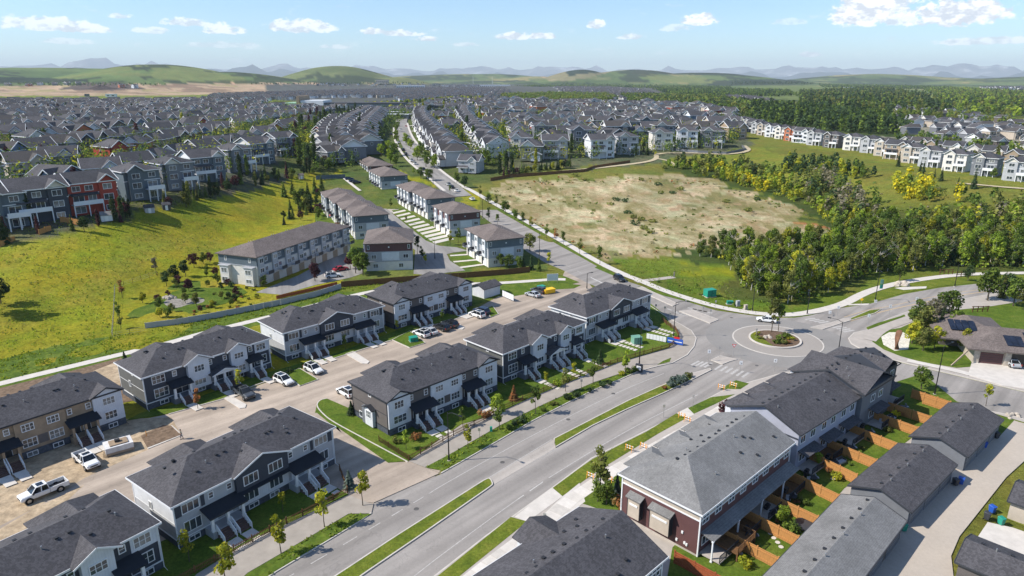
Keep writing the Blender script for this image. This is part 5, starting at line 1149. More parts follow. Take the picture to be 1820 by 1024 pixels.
# ---------------------------------------------------------------- suburban houses
# three kinds, one mesh per part shared by every copy; siding colour set per object
ROOFM = [M['roofc'], M['roofd'], flat('grey_brown_shingles', (.072,.066,.064), .85, .2, var=.2, scale=2)]
TRW = M['white']
def house_kind(kd):
    wl, rf, tr, gb = MB(), MB(), MB(), MB(); wins = []
    def rake(cx, w, y, z, r, t_=.2):
        for sg in (-1, 1): tr.bar((cx+sg*w/2, y, z-.02), (cx, y, z-.02+r), .12, .26)
    if kd == 0:    # front gable over a garage, lower roof in front
        wl.box(-4.4, 4.4, -5.5, 5.5, 0, 5.6); hip_roof(rf, -5, 5, -6, 6, 5.7, .5, .18, e0=True, e1=True)
        gable_y(rf, -1.2, 6.2, -6.6, 1, 5.72, 2.4, .18); tri_wall(gb, -1.2, 5.2, -6.2, 5.6, 2.0); rake(-1.2, 6.2, -6.64, 5.6, 2.4); wl.box(-3.8, 1.4, -6.2, -5.4, 0, 5.6)
        wl.box(-.5, 4.2, -7.6, -5.4, 0, 2.6); gable_y(rf, 1.9, 5.4, -8.1, -5.6, 2.7, 1.4, .16); tri_wall(gb, 1.9, 4.6, -7.6, 2.6, 1.2); rake(1.9, 5.4, -8.14, 2.6, 1.4)
        wins = [(-1.2,-6.2,4.2,2.2,1.4),(-2.6,-6.2,1.6,1.4,1.6),(3.2,-5.5,4.3,1.2,1.2)]; door = (1.9,-7.6,3.6,2.2)
    elif kd == 1:  # side gable, two front gables
        wl.box(-5, 5, -4.8, 4.8, 0, 5.6); hip_roof(rf, -5.5, 5.5, -5.3, 5.3, 5.7, .52, .18, e0=False, e1=False)
        for x in (-5, 4.85):
            q = MB(); tri_wall(q, 0, 9.6, 0, 5.6, 2.5); o = len(gb.v); gb.v += [(x+v[1], v[0], v[2]) for v in q.v]; gb.f += [tuple(i+o for i in f)[::-1] for f in q.f]; gb.m += q.m
        for x in (-5.55, 5.55):
            for sg in (-1, 1): tr.bar((x, sg*5.3, 5.64), (x, 0, 5.64+2.75), .1, .24)
        gable_y(rf, 2.2, 5.0, -6.2, -.5, 5.72, 2.2, .16); wl.box(.2, 4.2, -5.8, -4.7, 0, 5.6); tri_wall(gb, 2.2, 4.2, -5.8, 5.6, 1.8); rake(2.2, 5.0, -6.24, 5.6, 2.2)
        rf.slab([(-5.3,-6.6,2.6),(.4,-6.6,2.6),(.4,-4.8,3.4),(-5.3,-4.8,3.4)], .14); tr.box(-5.3, .4, -6.66, -6.6, 2.4, 2.62)
        wins = [(2.2,-5.8,4.3,2.0,1.4),(-2.6,-4.8,4.4,1.8,1.3),(2.2,-5.8,1.6,2.2,1.5),(-3.2,-4.8,1.6,1.6,1.3)]; door = (-1.2,-4.8,1.0,2.1)
    elif kd == 2:  # hip-roofed three-storey walkout with a white deck
        wl.box(-5, 5, -5, 5, -.6, 8.2); hip_roof(rf, -5.5, 5.5, -5.5, 5.5, 8.3, .42, .18); gable_y(rf, -2.0, 5.2, -6.4, -1, 8.32, 1.9, .16); wl.box(-4.1, .1, -5.9, -4.9, 0, 8.2); tri_wall(gb, -2.0, 4.4, -5.9, 8.2, 1.55); rake(-2.0, 5.2, -6.44, 8.2, 1.9)
        tr.box(-5.1, 5.1, -5.06, -5.0, 5.4, 5.6).box(.3, 5, -7.6, -5.0, 2.75, 2.95).box(.3, 5, -7.6, -7.52, 2.95, 3.95)
        for x in (.4, 2.6, 4.85): tr.box(x-.12, x+.12, -7.55, -7.3, -.6, 2.75)
        wins = [(-2,-5.9,6.9,2.2,1.5),(2.8,-5.0,6.9,2.0,1.4),(-2,-5.9,4.2,2.6,1.7),(2.7,-5.0,4.2,2.8,1.9),(-2,-5.9,1.3,2.2,1.4),(2.8,-5.0,1.2,2.4,1.9)]; door = None
    else:          # wide walkout, flat face with three rows of windows
        wl.box(-5.8, 5.8, -5, 5, -.6, 8.0); hip_roof(rf, -6.4, 6.4, -5.5, 5.5, 8.1, .45, .18, e0=False, e1=False)
        for x in (-5.8, 5.65):
            q = MB(); tri_wall(q, 0, 10, 0, 8.0, 2.25); o = len(gb.v); gb.v += [(x+v[1], v[0], v[2]) for v in q.v]; gb.f += [tuple(i+o for i in f)[::-1] for f in q.f]; gb.m += q.m
        for x in (-6.45, 6.45):
            for sg in (-1, 1): tr.bar((x, sg*5.5, 8.05), (x, 0, 8.05+2.47), .12, .28)
        tr.box(-5.9, 5.9, -5.07, -5.0, 5.3, 5.5); rf.slab([(-5.6,-6.2,5.1),(1.0,-6.2,5.1),(1.0,-5.0,5.6),(-5.6,-5.0,5.6)], .14)
        tr.box(-5.6, 1.4, -7.0, -5.0, 2.7, 2.88).box(-5.6, 1.4, -7.0, -6.93, 2.88, 3.8)
        for x in (-5.5,-2.1,1.3): tr.box(x-.11, x+.11, -6.95, -6.75, -.6, 2.7)
        gable_y(rf, 3.4, 5.0, -6.0, -1, 8.12, 1.9, .16); tri_wall(gb, 3.4, 4.2, -5.35, 8.0, 1.6); rake(3.4, 5.0, -6.04, 8.0, 1.9); wl.box(1.4, 5.4, -5.35, -4.9, 0, 8.0)
        wins = [(-3.9,-5.0,6.7,2.0,1.4),(-.9,-5.0,6.7,2.0,1.4),(3.4,-5.35,6.7,2.2,1.5),(-3.6,-5.0,4.1,2.6,1.7),(-.4,-5.0,4.1,2.0,1.7),(3.4,-5.35,4.0,2.4,1.6),(-3.6,-5.0,1.3,2.6,1.8),(3.4,-5.35,1.2,2.0,1.4)]; door = None
    for sg in (0,): pass
    e = {0:(5,6,5.7),1:(5.5,5.3,5.7),2:(5.5,5.5,8.3),3:(6.4,5.5,8.1)}[kd]; fascia(tr, -e[0], e[0], -e[1], e[1], e[2], .22, .07)
    return dict(wall=wl.mesh('wall', M['lgrey']), roof=rf.mesh('roof', M['roofc']), trim=tr.mesh('trim', TRW), gable=[g_.mesh('gable', M['lgrey']) for g_ in gb.pieces()], wins=wins, door=door,
                tris=(wl, rf, tr, gb))
KINDS = [house_kind(k_) for k_ in range(4)]
KNAME = ['front-gabled house', 'side-gabled house with a front gable', 'three-storey walkout house with a deck', 'wide three-storey walkout house with a deck']
KSH = ['front-gabled house', 'side-gabled house', 'three-storey house', 'wide three-storey house']
WC = {'grey': 'lgrey', 'slate': 'dgrey', 'blue-grey': 'teal', 'beige': 'beige', 'cream': 'cream', 'charcoal': 'navy', 'sage': 'sage', 'red': 'red', 'pale yellow': 'yellowh', 'taupe': 'taupe', 'white': 'whites', 'tan': 'tan', 'blue': 'blue', 'rust': 'orange'}
GC = {'beige': 'beige', 'cream': 'cream', 'white': 'whites'}
HN = [0]; USED = []
MASS = dict(w=MB(), r=MB(), t=MB())
def house(kd, colr, x, y, ang, label, group, detail=2, sc=1.0, z=None, roofi=None):
    """detail 2: windows with panes; 1: windows as one mesh each; 0: wall, roof and trim only"""
    k_ = KINDS[kd]; z = H(x, y) if z is None else z; root = thing('house', label, 'house', (x, y, z), ang, group, sc)
    wm = M[WC[colr]]; gm = M['cream'] if colr in ('grey','slate','charcoal','blue-grey') and rnd.random() < .65 else M['white'] if rnd.random() < .3 else wm
    rm = ROOFM[roofi if roofi is not None else rnd.choice((0,0,1,1,2))]
    link('wall', k_['wall'], root, mats=[wm]); link('roof', k_['roof'], root, mats=[rm]); link('trim', k_['trim'], root)
    for g_ in k_['gable']: link('gable', g_, root, mats=[gm])
    if detail >= 1:
        for wx, wy, wz, w, h in k_['wins']:
            f_, p1, p2 = window_mesh(w, h, 2, 1)
            if detail == 2: o = link('window', f_, root, (wx, wy-.004, wz)); link('pane', p1 if rnd.random() < .7 else p2, o)
            else:
                me = cached(('hw', w, h), lambda: MB().box(-w/2, w/2, -.04, 0, -h/2, h/2, 0).add([(-w/2+.12,-.05,-h/2+.12),(w/2-.12,-.05,-h/2+.12),(w/2-.12,-.05,h/2-.12),(-w/2+.12,-.05,h/2-.12)], [(0,1,2,3)], 1).mesh('window', [M['white'], M['glass']])); link('window', me, root, (wx, wy-.004, wz))
        # side windows facing both ways
        sd_ = {0:4.4,1:5.0,2:5.0,3:5.8}[kd]
        for sg in (-1, 1):
            f_, p1, p2 = window_mesh(.9, 1.2, 1, 1); o = link('window', f_, root, (sg*(sd_+.004), .6, 4.3), sg*math.pi/2)
            if detail == 2: link('pane', p1, o)
    if k_['door'] and detail >= 1:
        dx, dy, dw, dh = k_['door']; link('garage_door' if dw > 2 else 'door', cached(('hd', dw), lambda: MB().box(-dw/2, dw/2, -.06, 0, 0, dh).mesh('door', M['white'])), root, (dx, dy-.003, 0))
    HN[0] += 1; USED.append((x, y)); return root
QUEUE = []
def qhouse(kd, colr, x, y, ang, label, group, detail=2, sc=1.0, z=None, roofi=None): QUEUE.append((math.hypot(x, y), kd, colr, x, y, ang, label, group, sc, roofi)); USED.append((x, y))
def flush_houses(cap):
    QUEUE.sort(key=lambda q: q[0])
    for i, (d_, kd, colr, x, y, ang, label, group, sc, roofi) in enumerate(QUEUE):
        if i < cap: house(kd, colr, x, y, ang, label, group, 2 if i < 70 else 1 if i < 190 else 0, sc, None, roofi)
        else: mass_house(kd if kd < 4 else 0, x, y, ang, {'grey':0,'beige':1,'cream':2,'slate':3,'white':4,'taupe':5,'red':6,'tan':7,'rust':8,'pale yellow':9,'blue':10,'charcoal':11}.get(colr, 1), sc)
def mass_house(kd, x, y, ang, ci, sc=1.0):
    """far-off houses past the first three hundred, joined"""
    z = H(x, y); k_ = KINDS[kd]; c_, s_ = math.cos(ang), math.sin(ang)
    for key, mb, mi in (('w', k_['tris'][0], ci), ('r', k_['tris'][1], rnd.choice((0,0,1,2))), ('t', k_['tris'][3], rnd.choice((0,1,2)))):
        M_ = MASS[key]; o = len(M_.v)
        M_.v += [(x+(c_*v[0]-s_*v[1])*sc, y+(s_*v[0]+c_*v[1])*sc, z+v[2]*sc) for v in mb.v]; M_.f += [tuple(i+o for i in f) for f in mb.f]; M_.m += [mi]*len(mb.f)
    if math.hypot(x, y) < 1300:
        M_ = MASS['t']; mb = k_['tris'][2]; o = len(M_.v)
        M_.v += [(x+(c_*v[0]-s_*v[1])*sc, y+(s_*v[0]+c_*v[1])*sc, z+v[2]*sc) for v in mb.v]; M_.f += [tuple(i+o for i in f) for f in mb.f]; M_.m += [0]*len(mb.f)
        for wx, wy, wz, w, h in k_['wins']:
            M_.add([(x+(c_*a-s_*(wy-.05))*sc, y+(s_*a+c_*(wy-.05))*sc, z+b*sc) for a, b in ((wx-w/2,wz-h/2),(wx+w/2,wz-h/2),(wx+w/2,wz+h/2),(wx-w/2,wz+h/2))], [(0,1,2,3)], 3)
    if kd == 3:
        M_ = MASS['t']; M_.add([(x+(c_*a-s_*b)*sc, y+(s_*a+c_*b)*sc, z+cc*sc) for a, b, cc in ((-5,-5.1,3.2),(5,-5.1,3.2),(5,-5.1,4.6),(-5,-5.1,4.6))], [(0,1,2,3)], 3)
    USED.append((x, y))
NEARC = ['grey','slate','tan','beige','charcoal','taupe','slate','blue-grey','sage','cream','beige','blue','red','tan','pale yellow','rust']
def free(x, y, r): return all((x-a)**2+(y-b)**2 > r*r for a, b in USED)
# --- hand-placed ones along the meadow
MEAD = [(14,412,'blue-grey',2,0), (85,396,'charcoal',3,1.), (176,381,'red',3,.5), (262,357,'blue-grey',2,.5), (325,340,'slate',2,.5), (378,325,'blue-grey',3,.5), (430,308,'slate',2,.5), (470,292,'blue-grey',3,0), (512,278,'slate',3,0)]
MD = [('blue-grey walkout house at the left edge with white stairs to its yard'), ('charcoal walkout house between the orange fence and the red house'), ('bright red walkout house facing the meadow'), ('blue-grey walkout house just right of the red house'), ('slate-coloured walkout house behind the small garden shed'),
      ('blue-grey walkout house with a white deck behind the young spruces'), ('slate walkout house beside the tall poplars'), ('blue-grey walkout house behind the poplars at the far end of the meadow'), ('slate walkout house last in the meadow row before the willow')]
for (px, py, c_, kd, _), lb in zip(MEAD, MD):
    x, y, z = T(px, py); house(kd, c_, x-6, y+5, R(50 if px < 400 else 58), lb, 'houses facing the meadow', 2, 1.28)
# --- rows; each a line of picture points with spacing in metres
def row(name, pts, spacing, ang, group, colors, kinds, detail=1, sc=1.0, px=True, jitter=.6, maxn=60, gap=9.5, whichend='left'):
    p = [T(*q)[:2] for q in pts] if px else pts; q = []; 
    P = resample(p, .5); acc = spacing*.5; last = P[0]; i = 0
    for a, b in zip(P[:-1], P[1:]):
        acc += math.dist(a, b)
        if acc >= spacing:
            acc = 0
            if free(b[0], b[1], gap) and i < maxn:
                cc = colors[i % len(colors)] if isinstance(colors, list) else colors; kd = kinds[i % len(kinds)]
                qhouse(kd, cc, b[0]+rnd.uniform(-jitter, jitter), b[1]+rnd.uniform(-jitter, jitter), ang+R(rnd.uniform(-4, 4)), '%s %s, %s from the %s %s' % (cc, KSH[kd], ordn(i), whichend, name), group, detail, sc); i += 1
row('along the ridge right of the meadow', [(1318,226),(1360,240),(1440,256),(1500,264),(1560,273),(1640,293),(1700,303),(1780,316),(1840,324)], 17, R(-48), 'ridge houses above the valley', ['beige','grey','cream','slate','grey','beige','white','cream','rust','white','grey','taupe','cream','grey','beige','tan'], [2,2,2,3,2,2], 2, 1.0, whichend='far')
row('behind the ridge row', [(1600,262),(1660,272),(1740,282),(1830,296)], 14, R(-40), 'houses behind the ridge row', ['cream','beige','tan','cream'], [0,1], 1, 1.0, whichend='far')
# central showpieces above the bare slope
for px, py, cc, kd, ad, lb in [(927,276,'cream',2,-6,'cream three-storey house with a brown side wall above the wood fence'), (986,281,'grey',3,0,'white-windowed grey three-storey house with a square hip roof above the wood fence'), (1066,280,'white',3,12,'big white house with few side windows above the curved path'), (1112,274,'grey',2,8,'grey house with white deck right behind the big white house'),
      (1175,266,'cream',2,0,'white-gabled house just left of the house with the steep gable'), (1222,262,'white',2,-10,'white house with a steep narrow gable beside the curved garden wall'), (1265,262,'slate',2,-10,'slate house behind the dark garden wall')]:
    x, y, z = T(px, py); house(kd, cc, x, y+4, R(ad), lb, 'houses above the bare slope', 2, 1.3, roofi=0)
for k_, (pts, ad) in enumerate([([(905,250),(1000,254),(1150,252),(1300,252)], 5), ([(890,238),(1000,240),(1180,238),(1290,242)], 5), ([(885,226),(1000,228),(1180,226),(1290,230)], 5), ([(960,216),(1100,214),(1200,213),(1290,216)], 5), ([(960,207),(1100,205),(1230,204)], 5)]):
    row('in the %s row behind the bare slope' % ordn(k_+1), pts, 17.5+k_, R(ad), 'houses behind the bare slope', NEARC[k_:]+['cream','white','beige'], [0,2,1,0,3], 1 if k_ < 3 else 0, 1.42, gap=14)
# central street, left and right side (backs of dark roofs)
x, y, z = T(838, 305)
house(1, 'grey', x, y, R(-15), 'light grey-blue house at the corner of the main street and the bare slope', 'houses right of the main street', 2, 1.15, roofi=0)
row('along the right side of the main street', [(815,297),(795,276),(778,258),(765,242),(757,228),(752,216),(755,206)], 14, R(-70), 'houses right of the main street', ['grey','white','taupe','cream','grey'], [0,1], 1, 1.5, gap=10, whichend='near')
row('in the second row right of the main street', [(880,282),(862,262),(846,243),(835,228),(826,214),(826,204)], 14.5, R(-60), 'houses second right of the main street', ['white','grey','cream','slate'], [1,0], 1, 1.5, gap=10, whichend='near')
row('along the left side of the main street', [(630,288),(612,270),(610,254),(615,240),(628,226),(645,214),(660,204)], 14, R(-66), 'houses left of the main street', ['slate','charcoal','red','grey'], [1,0], 1, 1.5, gap=10, whichend='near')
row('behind the left side of the main street', [(655,276),(645,260),(650,246),(658,232),(668,220),(676,208)], 14, R(-66), 'houses left of the main street', ['slate','charcoal','grey'], [1,0], 1, 1.5, gap=10, whichend='near')
row('on the bank above the meadow end', [(592,294),(580,272),(576,252),(584,234),(600,218)], 15, R(52), 'houses left of the main street', ['slate','tan','grey','red','slate'], [1,0], 1, 1.2, gap=9, whichend='near')
# the big neighbourhood on the left: rows parallel to the meadow row
base = [T(px, py)[:2] for px, py in ((22,408),(165,380),(318,342),(468,292),(545,262))]
nrm = Vector((-.93, .36))
def leftok(x, y):
    q = PX(x, y, H(x, y)); return -70 < q[0] < 620 and q[1] > 187 and not (q[0] > 470 and q[1] < 201) and not (q[0] > 560 and q[1] > 215) and not (q[0] > 520 and q[1] > 250)
cand = []
offs = [-72, -48, -24, 24, 52, 76, 104, 128, 156, 180, 208, 232, 260, 284, 312, 336, 364, 390, 416, 442, 470, 496, 522]
for r_, o in enumerate(offs):
    o *= 1.7 if o > 0 else 1.3; P = resample([(b[0]+nrm.x*o, b[1]+nrm.y*o) for b in base if o > 0]+[(base[-1][0]+nrm.x*o+d*.05-25, base[-1][1]+nrm.y*o+d) for d in ((150, 420, 800) if o > 0 else (40, 200, 420, 800))]+[], 19.5)
    P = [(2*P[0][0]-P[k_][0], 2*P[0][1]-P[k_][1]) for k_ in (2, 1)]+P
    for i, (x, y) in enumerate(P):
        if leftok(x, y): cand.append((x, y, r_, i, 1.28+.37*min(1, abs(o)/160)))
cand.sort(key=lambda q: math.hypot(q[0], q[1]))
LEFT_MAX = 900; nleft = 0
for x, y, r_, i, sc_ in cand:
    if not free(x, y, 15.5 if sc_ < 1.5 else 17.5) or rnd.random() < .08: continue
    d = Vector(P[0])-Vector(P[1]); fwd = R(52) if r_ % 2 == 0 else R(52+180)
    if rnd.random() < .2: fwd += R(90)
    if (r_*7+i) % 3 != 0: fwd = R(rnd.choice((-8, 5, 20, 34, 45)))
    cc = NEARC[(r_*5+i*3) % len(NEARC)]; kd = rnd.choice((0,1,0,1,3 if r_ < 3 else 1))
    if nleft < LEFT_MAX:
        qhouse(kd, cc, x+rnd.uniform(-1,1), y+rnd.uniform(-1,1), fwd+R(rnd.uniform(-6,6)), '%s %s, %s along %s row behind the meadow row' % (cc, KSH[kd], ordn(i), ordn(r_)), 'houses of the neighbourhood on the left', 1, sc_); nleft += 1
    else: mass_house(kd % 2, x, y, fwd, rnd.randrange(6), sc_)
CEN = [(742,196),(800,186),(905,186),(1080,190),(1240,196),(1315,214),(1335,236),(1305,262),(1170,272),(1060,280),(900,290),(872,300),(800,292),(765,240)]
W_ = [T(*p)[:2] for p in CEN]; cx0, cx1 = min(w[0] for w in W_), max(w[0] for w in W_); cy0, cy1 = min(w[1] for w in W_), max(w[1] for w in W_); r_ = 0; y = cy0
while y < cy1:
    x = cx0+(r_ % 2)*6; i = 0
    while x < cx1:
        q = PX(x, y, H(x, y))
        if inpoly(np.array([q[0]]), np.array([q[1]]), CEN)[0] and free(x, y, 16) and rnd.random() < .9:
            cc = (NEARC+['cream','white','beige','white'])[(r_*7+i*3) % 20]; kd = rnd.choice((0,1,2,0,1)); qhouse(kd, cc, x+rnd.uniform(-1.5,1.5), y+rnd.uniform(-2,2), R(rnd.choice((-20,-5,5,15,-60))), '%s %s, %s in the %s row behind the showy houses' % (cc, KSH[kd], ordn(i), ordn(r_)), 'houses behind the bare slope', 1, 1.5)
        x += 20; i += 1
    y += (28, 40)[r_ % 2]; r_ += 1
flush_houses(262)
# distant quarters, joined
def quarter(poly, step, prob, seed, ang0=0):
    rr = random.Random(seed); xs = [p[0] for p in poly]; ys = [p[1] for p in poly]; W_ = [T(*p)[:2] for p in poly]
    x0, x1 = min(w[0] for w in W_), max(w[0] for w in W_); y0, y1 = min(w[1] for w in W_), max(w[1] for w in W_)
    y = y0; r_ = 0; print('quarter', seed, round(x1-x0), round(y1-y0))
    while y < y1:
        x = x0
        while x < x1:
            q = PX(x, y, H(x, y))
            if inpoly(np.array([q[0]]), np.array([q[1]]), poly)[0] and rr.random() < prob: mass_house(rr.choice((0,1,0,1)), x+rr.uniform(-3,3), y+rr.uniform(-3,3), R(ang0+rr.choice((0,0,90,180,20))), rr.randrange(6))
            x += step
        y += step*1.25; r_ += 1
quarter([(440,168),(560,164),(700,160),(820,156),(900,158),(910,172),(900,184),(720,184),(700,174),(560,175),(480,180),(360,178),(380,170)], 20, .80, 5)
quarter([(860,184),(905,176),(905,198),(880,215),(845,205)], 18, .8, 6)
quarter([(985,156),(1060,154),(1130,160),(1180,172),(1160,182),(1080,180),(1000,168)], 20, .75, 7)
quarter([(1290,173),(1320,172),(1380,184),(1370,190),(1330,188),(1296,180)], 17, .9, 8)
quarter([(1590,216),(1680,220),(1800,232),(1840,250),(1830,280),(1700,262),(1600,236)], 17, .55, 9)
quarter([(1580,196),(1700,206),(1810,222),(1800,228),(1690,214),(1584,203)], 20, .6, 10)
quarter([(1740,156),(1840,154),(1850,162),(1760,162)], 34, .5, 11)
quarter([(640,213),(700,195),(745,188),(740,196),(690,208)], 14, .8, 13)
quarter([(560,149),(700,150),(840,151),(900,152),(840,155),(560,153)], 34, .6, 14)
mw = [M[k_] for k_ in ('lgrey','beige','cream','dgrey','whites','taupe','red','tan','orange','yellowh','blue','navy')]
o = MASS['w'].build('distant_houses', mw, kind='stuff'); o['label'] = 'far-off suburban houses reading as one dark-roofed mass'
MASS['r'].build('roof', ROOFM, o, kind='stuff'); MASS['t'].build('gable', [M['white'], M['cream'], M['lgrey'], M['glass']], o, kind='stuff')
# large public and commercial buildings far up the street
def bigbox(name, label, px, py, w, d, h, ang, mat, cat='building', bits=None):
    x, y, z = T(px, py); root = thing(name, label, cat, (x, y, z-1), R(ang))
    MB().box(-w/2, w/2, -d/2, d/2, 0, h).build('wall', M[mat], root); MB().box(-w/2-.4, w/2+.4, -d/2-.4, d/2+.4, h, h+.8).build('roof', M['whites'] if bits != 'dark' else M['roofd'], root)
    n = max(2, int(w/9)); me = cached(('bb', h), lambda: MB().box(-3, 3, -.1, 0, h*.35, h*.7).mesh('window', M['glass']))
    for i in range(n): link('window', me, root, (-w/2+(i+.5)*w/n, -d/2-.003, 0))
    return root
s_ = bigbox('school', 'long school with pale green and white walls far up the main street', 640, 196, 130, 40, 11, -3, 'teal', 'school', 'dark')
MB().box(-77, -45, -24, 16, 0, 15).build('wing', M['white'], s_); MB().box(-100, -78, -22, 12, 0, 12).build('wing', flat('pale_green_panel', (.35,.55,.38), .7, .2, var=.05), s_); MB().box(-82, -78, -26, 18, 0, 21).build('tower', M['osb'], s_)
bigbox('school_hall', 'low white and yellow hall in front of the long school', 672, 207, 60, 18, 6, -4, 'cream', 'building')
bigbox('community_hall', 'low teal-walled hall beside the main street trees', 708, 212, 26, 14, 6, -4, 'teal', 'building')
bigbox('warehouse', 'white-roofed warehouse on the skyline beyond the houses', 730, 157, 130, 60, 13, 4, 'whites', 'warehouse')
bigbox('warehouse', 'white warehouse right of the two masts', 880, 156, 150, 50, 14, 0, 'white', 'warehouse')
bigbox('apartment_building', 'brown and white apartment building left of the warehouses', 680, 149, 60, 30, 20, 0, 'beige', 'building', 'dark')
bigbox('farm_building', 'dark grey barn-like building at the edge of the graded land', 155, 171, 9, 7, 6, 5, 'dgrey', 'shed', 'dark')
bigbox('site_office', 'white site trailer on the green strip behind the houses', 198, 172, 24, 8, 7, 5, 'white', 'trailer')
bigbox('church', 'white box-shaped building on the green strip at the right', 318, 180, 9, 9, 8, 0, 'white', 'building')
bigbox('farm_building', 'pale farm shed among the distant fields', 1508, 158, 40, 14, 7, 0, 'whites', 'shed')
# framed houses on the graded land
for i, (px, py, mt, lb) in enumerate([(15,154,'tan','unfinished wood-framed house at the left edge of the graded land'), (52,155,'orange','rust-coloured unfinished house on the graded land'), (72,153,'white','white unfinished house with peaked roof on the graded land'), (98,153,'slate','slate house behind the soil mound'), (140,152,'sage','pale green house behind the soil mound'), (216,156,'orange','rust-coloured house right of the soil mound'), (240,157,'white','white wrapped house right of the soil mound'), (120,152,'slate','slate house just left of the soil mound top')]):
    x, y, z = T(px, py); house(1, {'tan':'tan','orange':'rust','white':'white','slate':'slate','sage':'sage'}[mt], x, y, R(10*i), lb, 'houses being built on the graded land', 0, 1.7)
# soil mound
mp = MB(); cx, cy, cz = T(180, 158); n = 28
for j in range(7):
    for i in range(n):
        a = 2*math.pi*i/n; f = j/6; rr_ = (1-f)**.9; mp.v.append((cx+math.cos(a)*62*rr_*(1+.12*math.sin(3*a)), cy+math.sin(a)*26*rr_, cz-1+12*f*(1+.15*math.sin(5*a+j))))
for j in range(6):
    for i in range(n): mp.f.append((j*n+i, j*n+(i+1)%n, (j+1)*n+(i+1)%n, (j+1)*n+i)); mp.m.append(0)
mp.build('soil_mound', flat('black_soil', (.06,.045,.04), .95, .1, var=.5, scale=.2), kind='structure')
for px, h in ((841, 62), (875, 60)):
    x, y, z = T(px, 151); ms = thing('radio_mast', 'slender white radio mast on the skyline, %s of the pair' % ('left-hand one' if px == 841 else 'right-hand one'), 'mast', (x, y, z), 0, 'radio masts on the skyline')
    MB().tube([(0,0,0),(0,0,h)], [1.1,.6], 5).build('pole', M['white'], ms); MB().box(-2.5,2.5,-.4,.4,h*.8,h*.8+.8).build('antenna', M['white'], ms)

# ---------------------------------------------------------------- plants
def leaf_quads(cs, rs, n, size, seed, squash=1.0, shell=.65, droop=0.0):
    """n leaf faces round each centre; returns vertex and material arrays"""
    g = np.random.default_rng(seed); V = []; Mi = []
    cs = np.asarray(cs, float); rs = np.asarray(rs, float); k_ = len(cs); N = k_*n
    ci = np.repeat(np.arange(k_), n); d = g.normal(size=(N, 3)); d /= np.linalg.norm(d, axis=1)[:, None]
    rad = rs[ci]*(shell+(1-shell)*g.random(N)); p = cs[ci]+d*rad[:, None]*np.array([1, 1, squash])
    nrm = d+g.normal(size=(N, 3))*.55+np.array([0, 0, .35]); nrm /= np.linalg.norm(nrm, axis=1)[:, None]
    r = g.normal(size=(N, 3)); u = np.cross(nrm, r); u /= np.linalg.norm(u, axis=1)[:, None]; w = np.cross(nrm, u)
    s = size*(.6+.8*g.random(N))[:, None]; a = u*s*.5; b = w*s*.5*(.7+.5*g.random(N))[:, None]
    q = np.stack([p-a-b*.6, p+a*.7-b, p+a+b*.7, p-a*.6+b], 1)
    mi = np.where(g.random(N) < .65, (ci*7+seed) % 3, g.integers(0, 3, N))
    return q.reshape(-1, 3), mi
def quads_mesh(name, V, Mi, mats):
    me = bpy.data.meshes.new(name); n = len(Mi); me.vertices.add(n*4); me.vertices.foreach_set('co', V.astype(np.float32).ravel())
    me.loops.add(n*4); me.loops.foreach_set('vertex_index', np.arange(n*4, dtype=np.int32)); me.polygons.add(n); me.polygons.foreach_set('loop_start', np.arange(0, n*4, 4, dtype=np.int32))
    for m_ in mats: me.materials.append(m_)
    me.polygons.foreach_set('material_index', np.asarray(Mi, np.int32)); me.update(calc_edges=True); return me
def trunk_mesh(h, r, limbs, seed, mat, lean=.3, split=.35):
    rr = random.Random(seed); mb = MB(); pts = [(0,0,-.2)]; x = y = 0
    for i in range(1, 6): x += rr.uniform(-lean, lean)*h*.06; y += rr.uniform(-lean, lean)*h*.06; pts.append((x, y, h*i/5))
    mb.tube(pts, [r*1.25, r, r*.85, r*.65, r*.45, r*.2], 6)
    for i in range(limbs):
        z = h*rr.uniform(split, .85); t_ = z/h*5; k_ = min(int(t_), 4); b = Vector(pts[k_]).lerp(Vector(pts[k_+1]), t_-k_); a = rr.uniform(0, 6.28); L_ = h*rr.uniform(.15, .32)
        mb.tube([b, b+Vector((math.cos(a)*L_*.5, math.sin(a)*L_*.5, L_*.45)), b+Vector((math.cos(a)*L_, math.sin(a)*L_, L_*1.0))], [r*.45, r*.3, r*.1], 5, cap=False)
    return mb.mesh('trunk', mat)
TK = {}
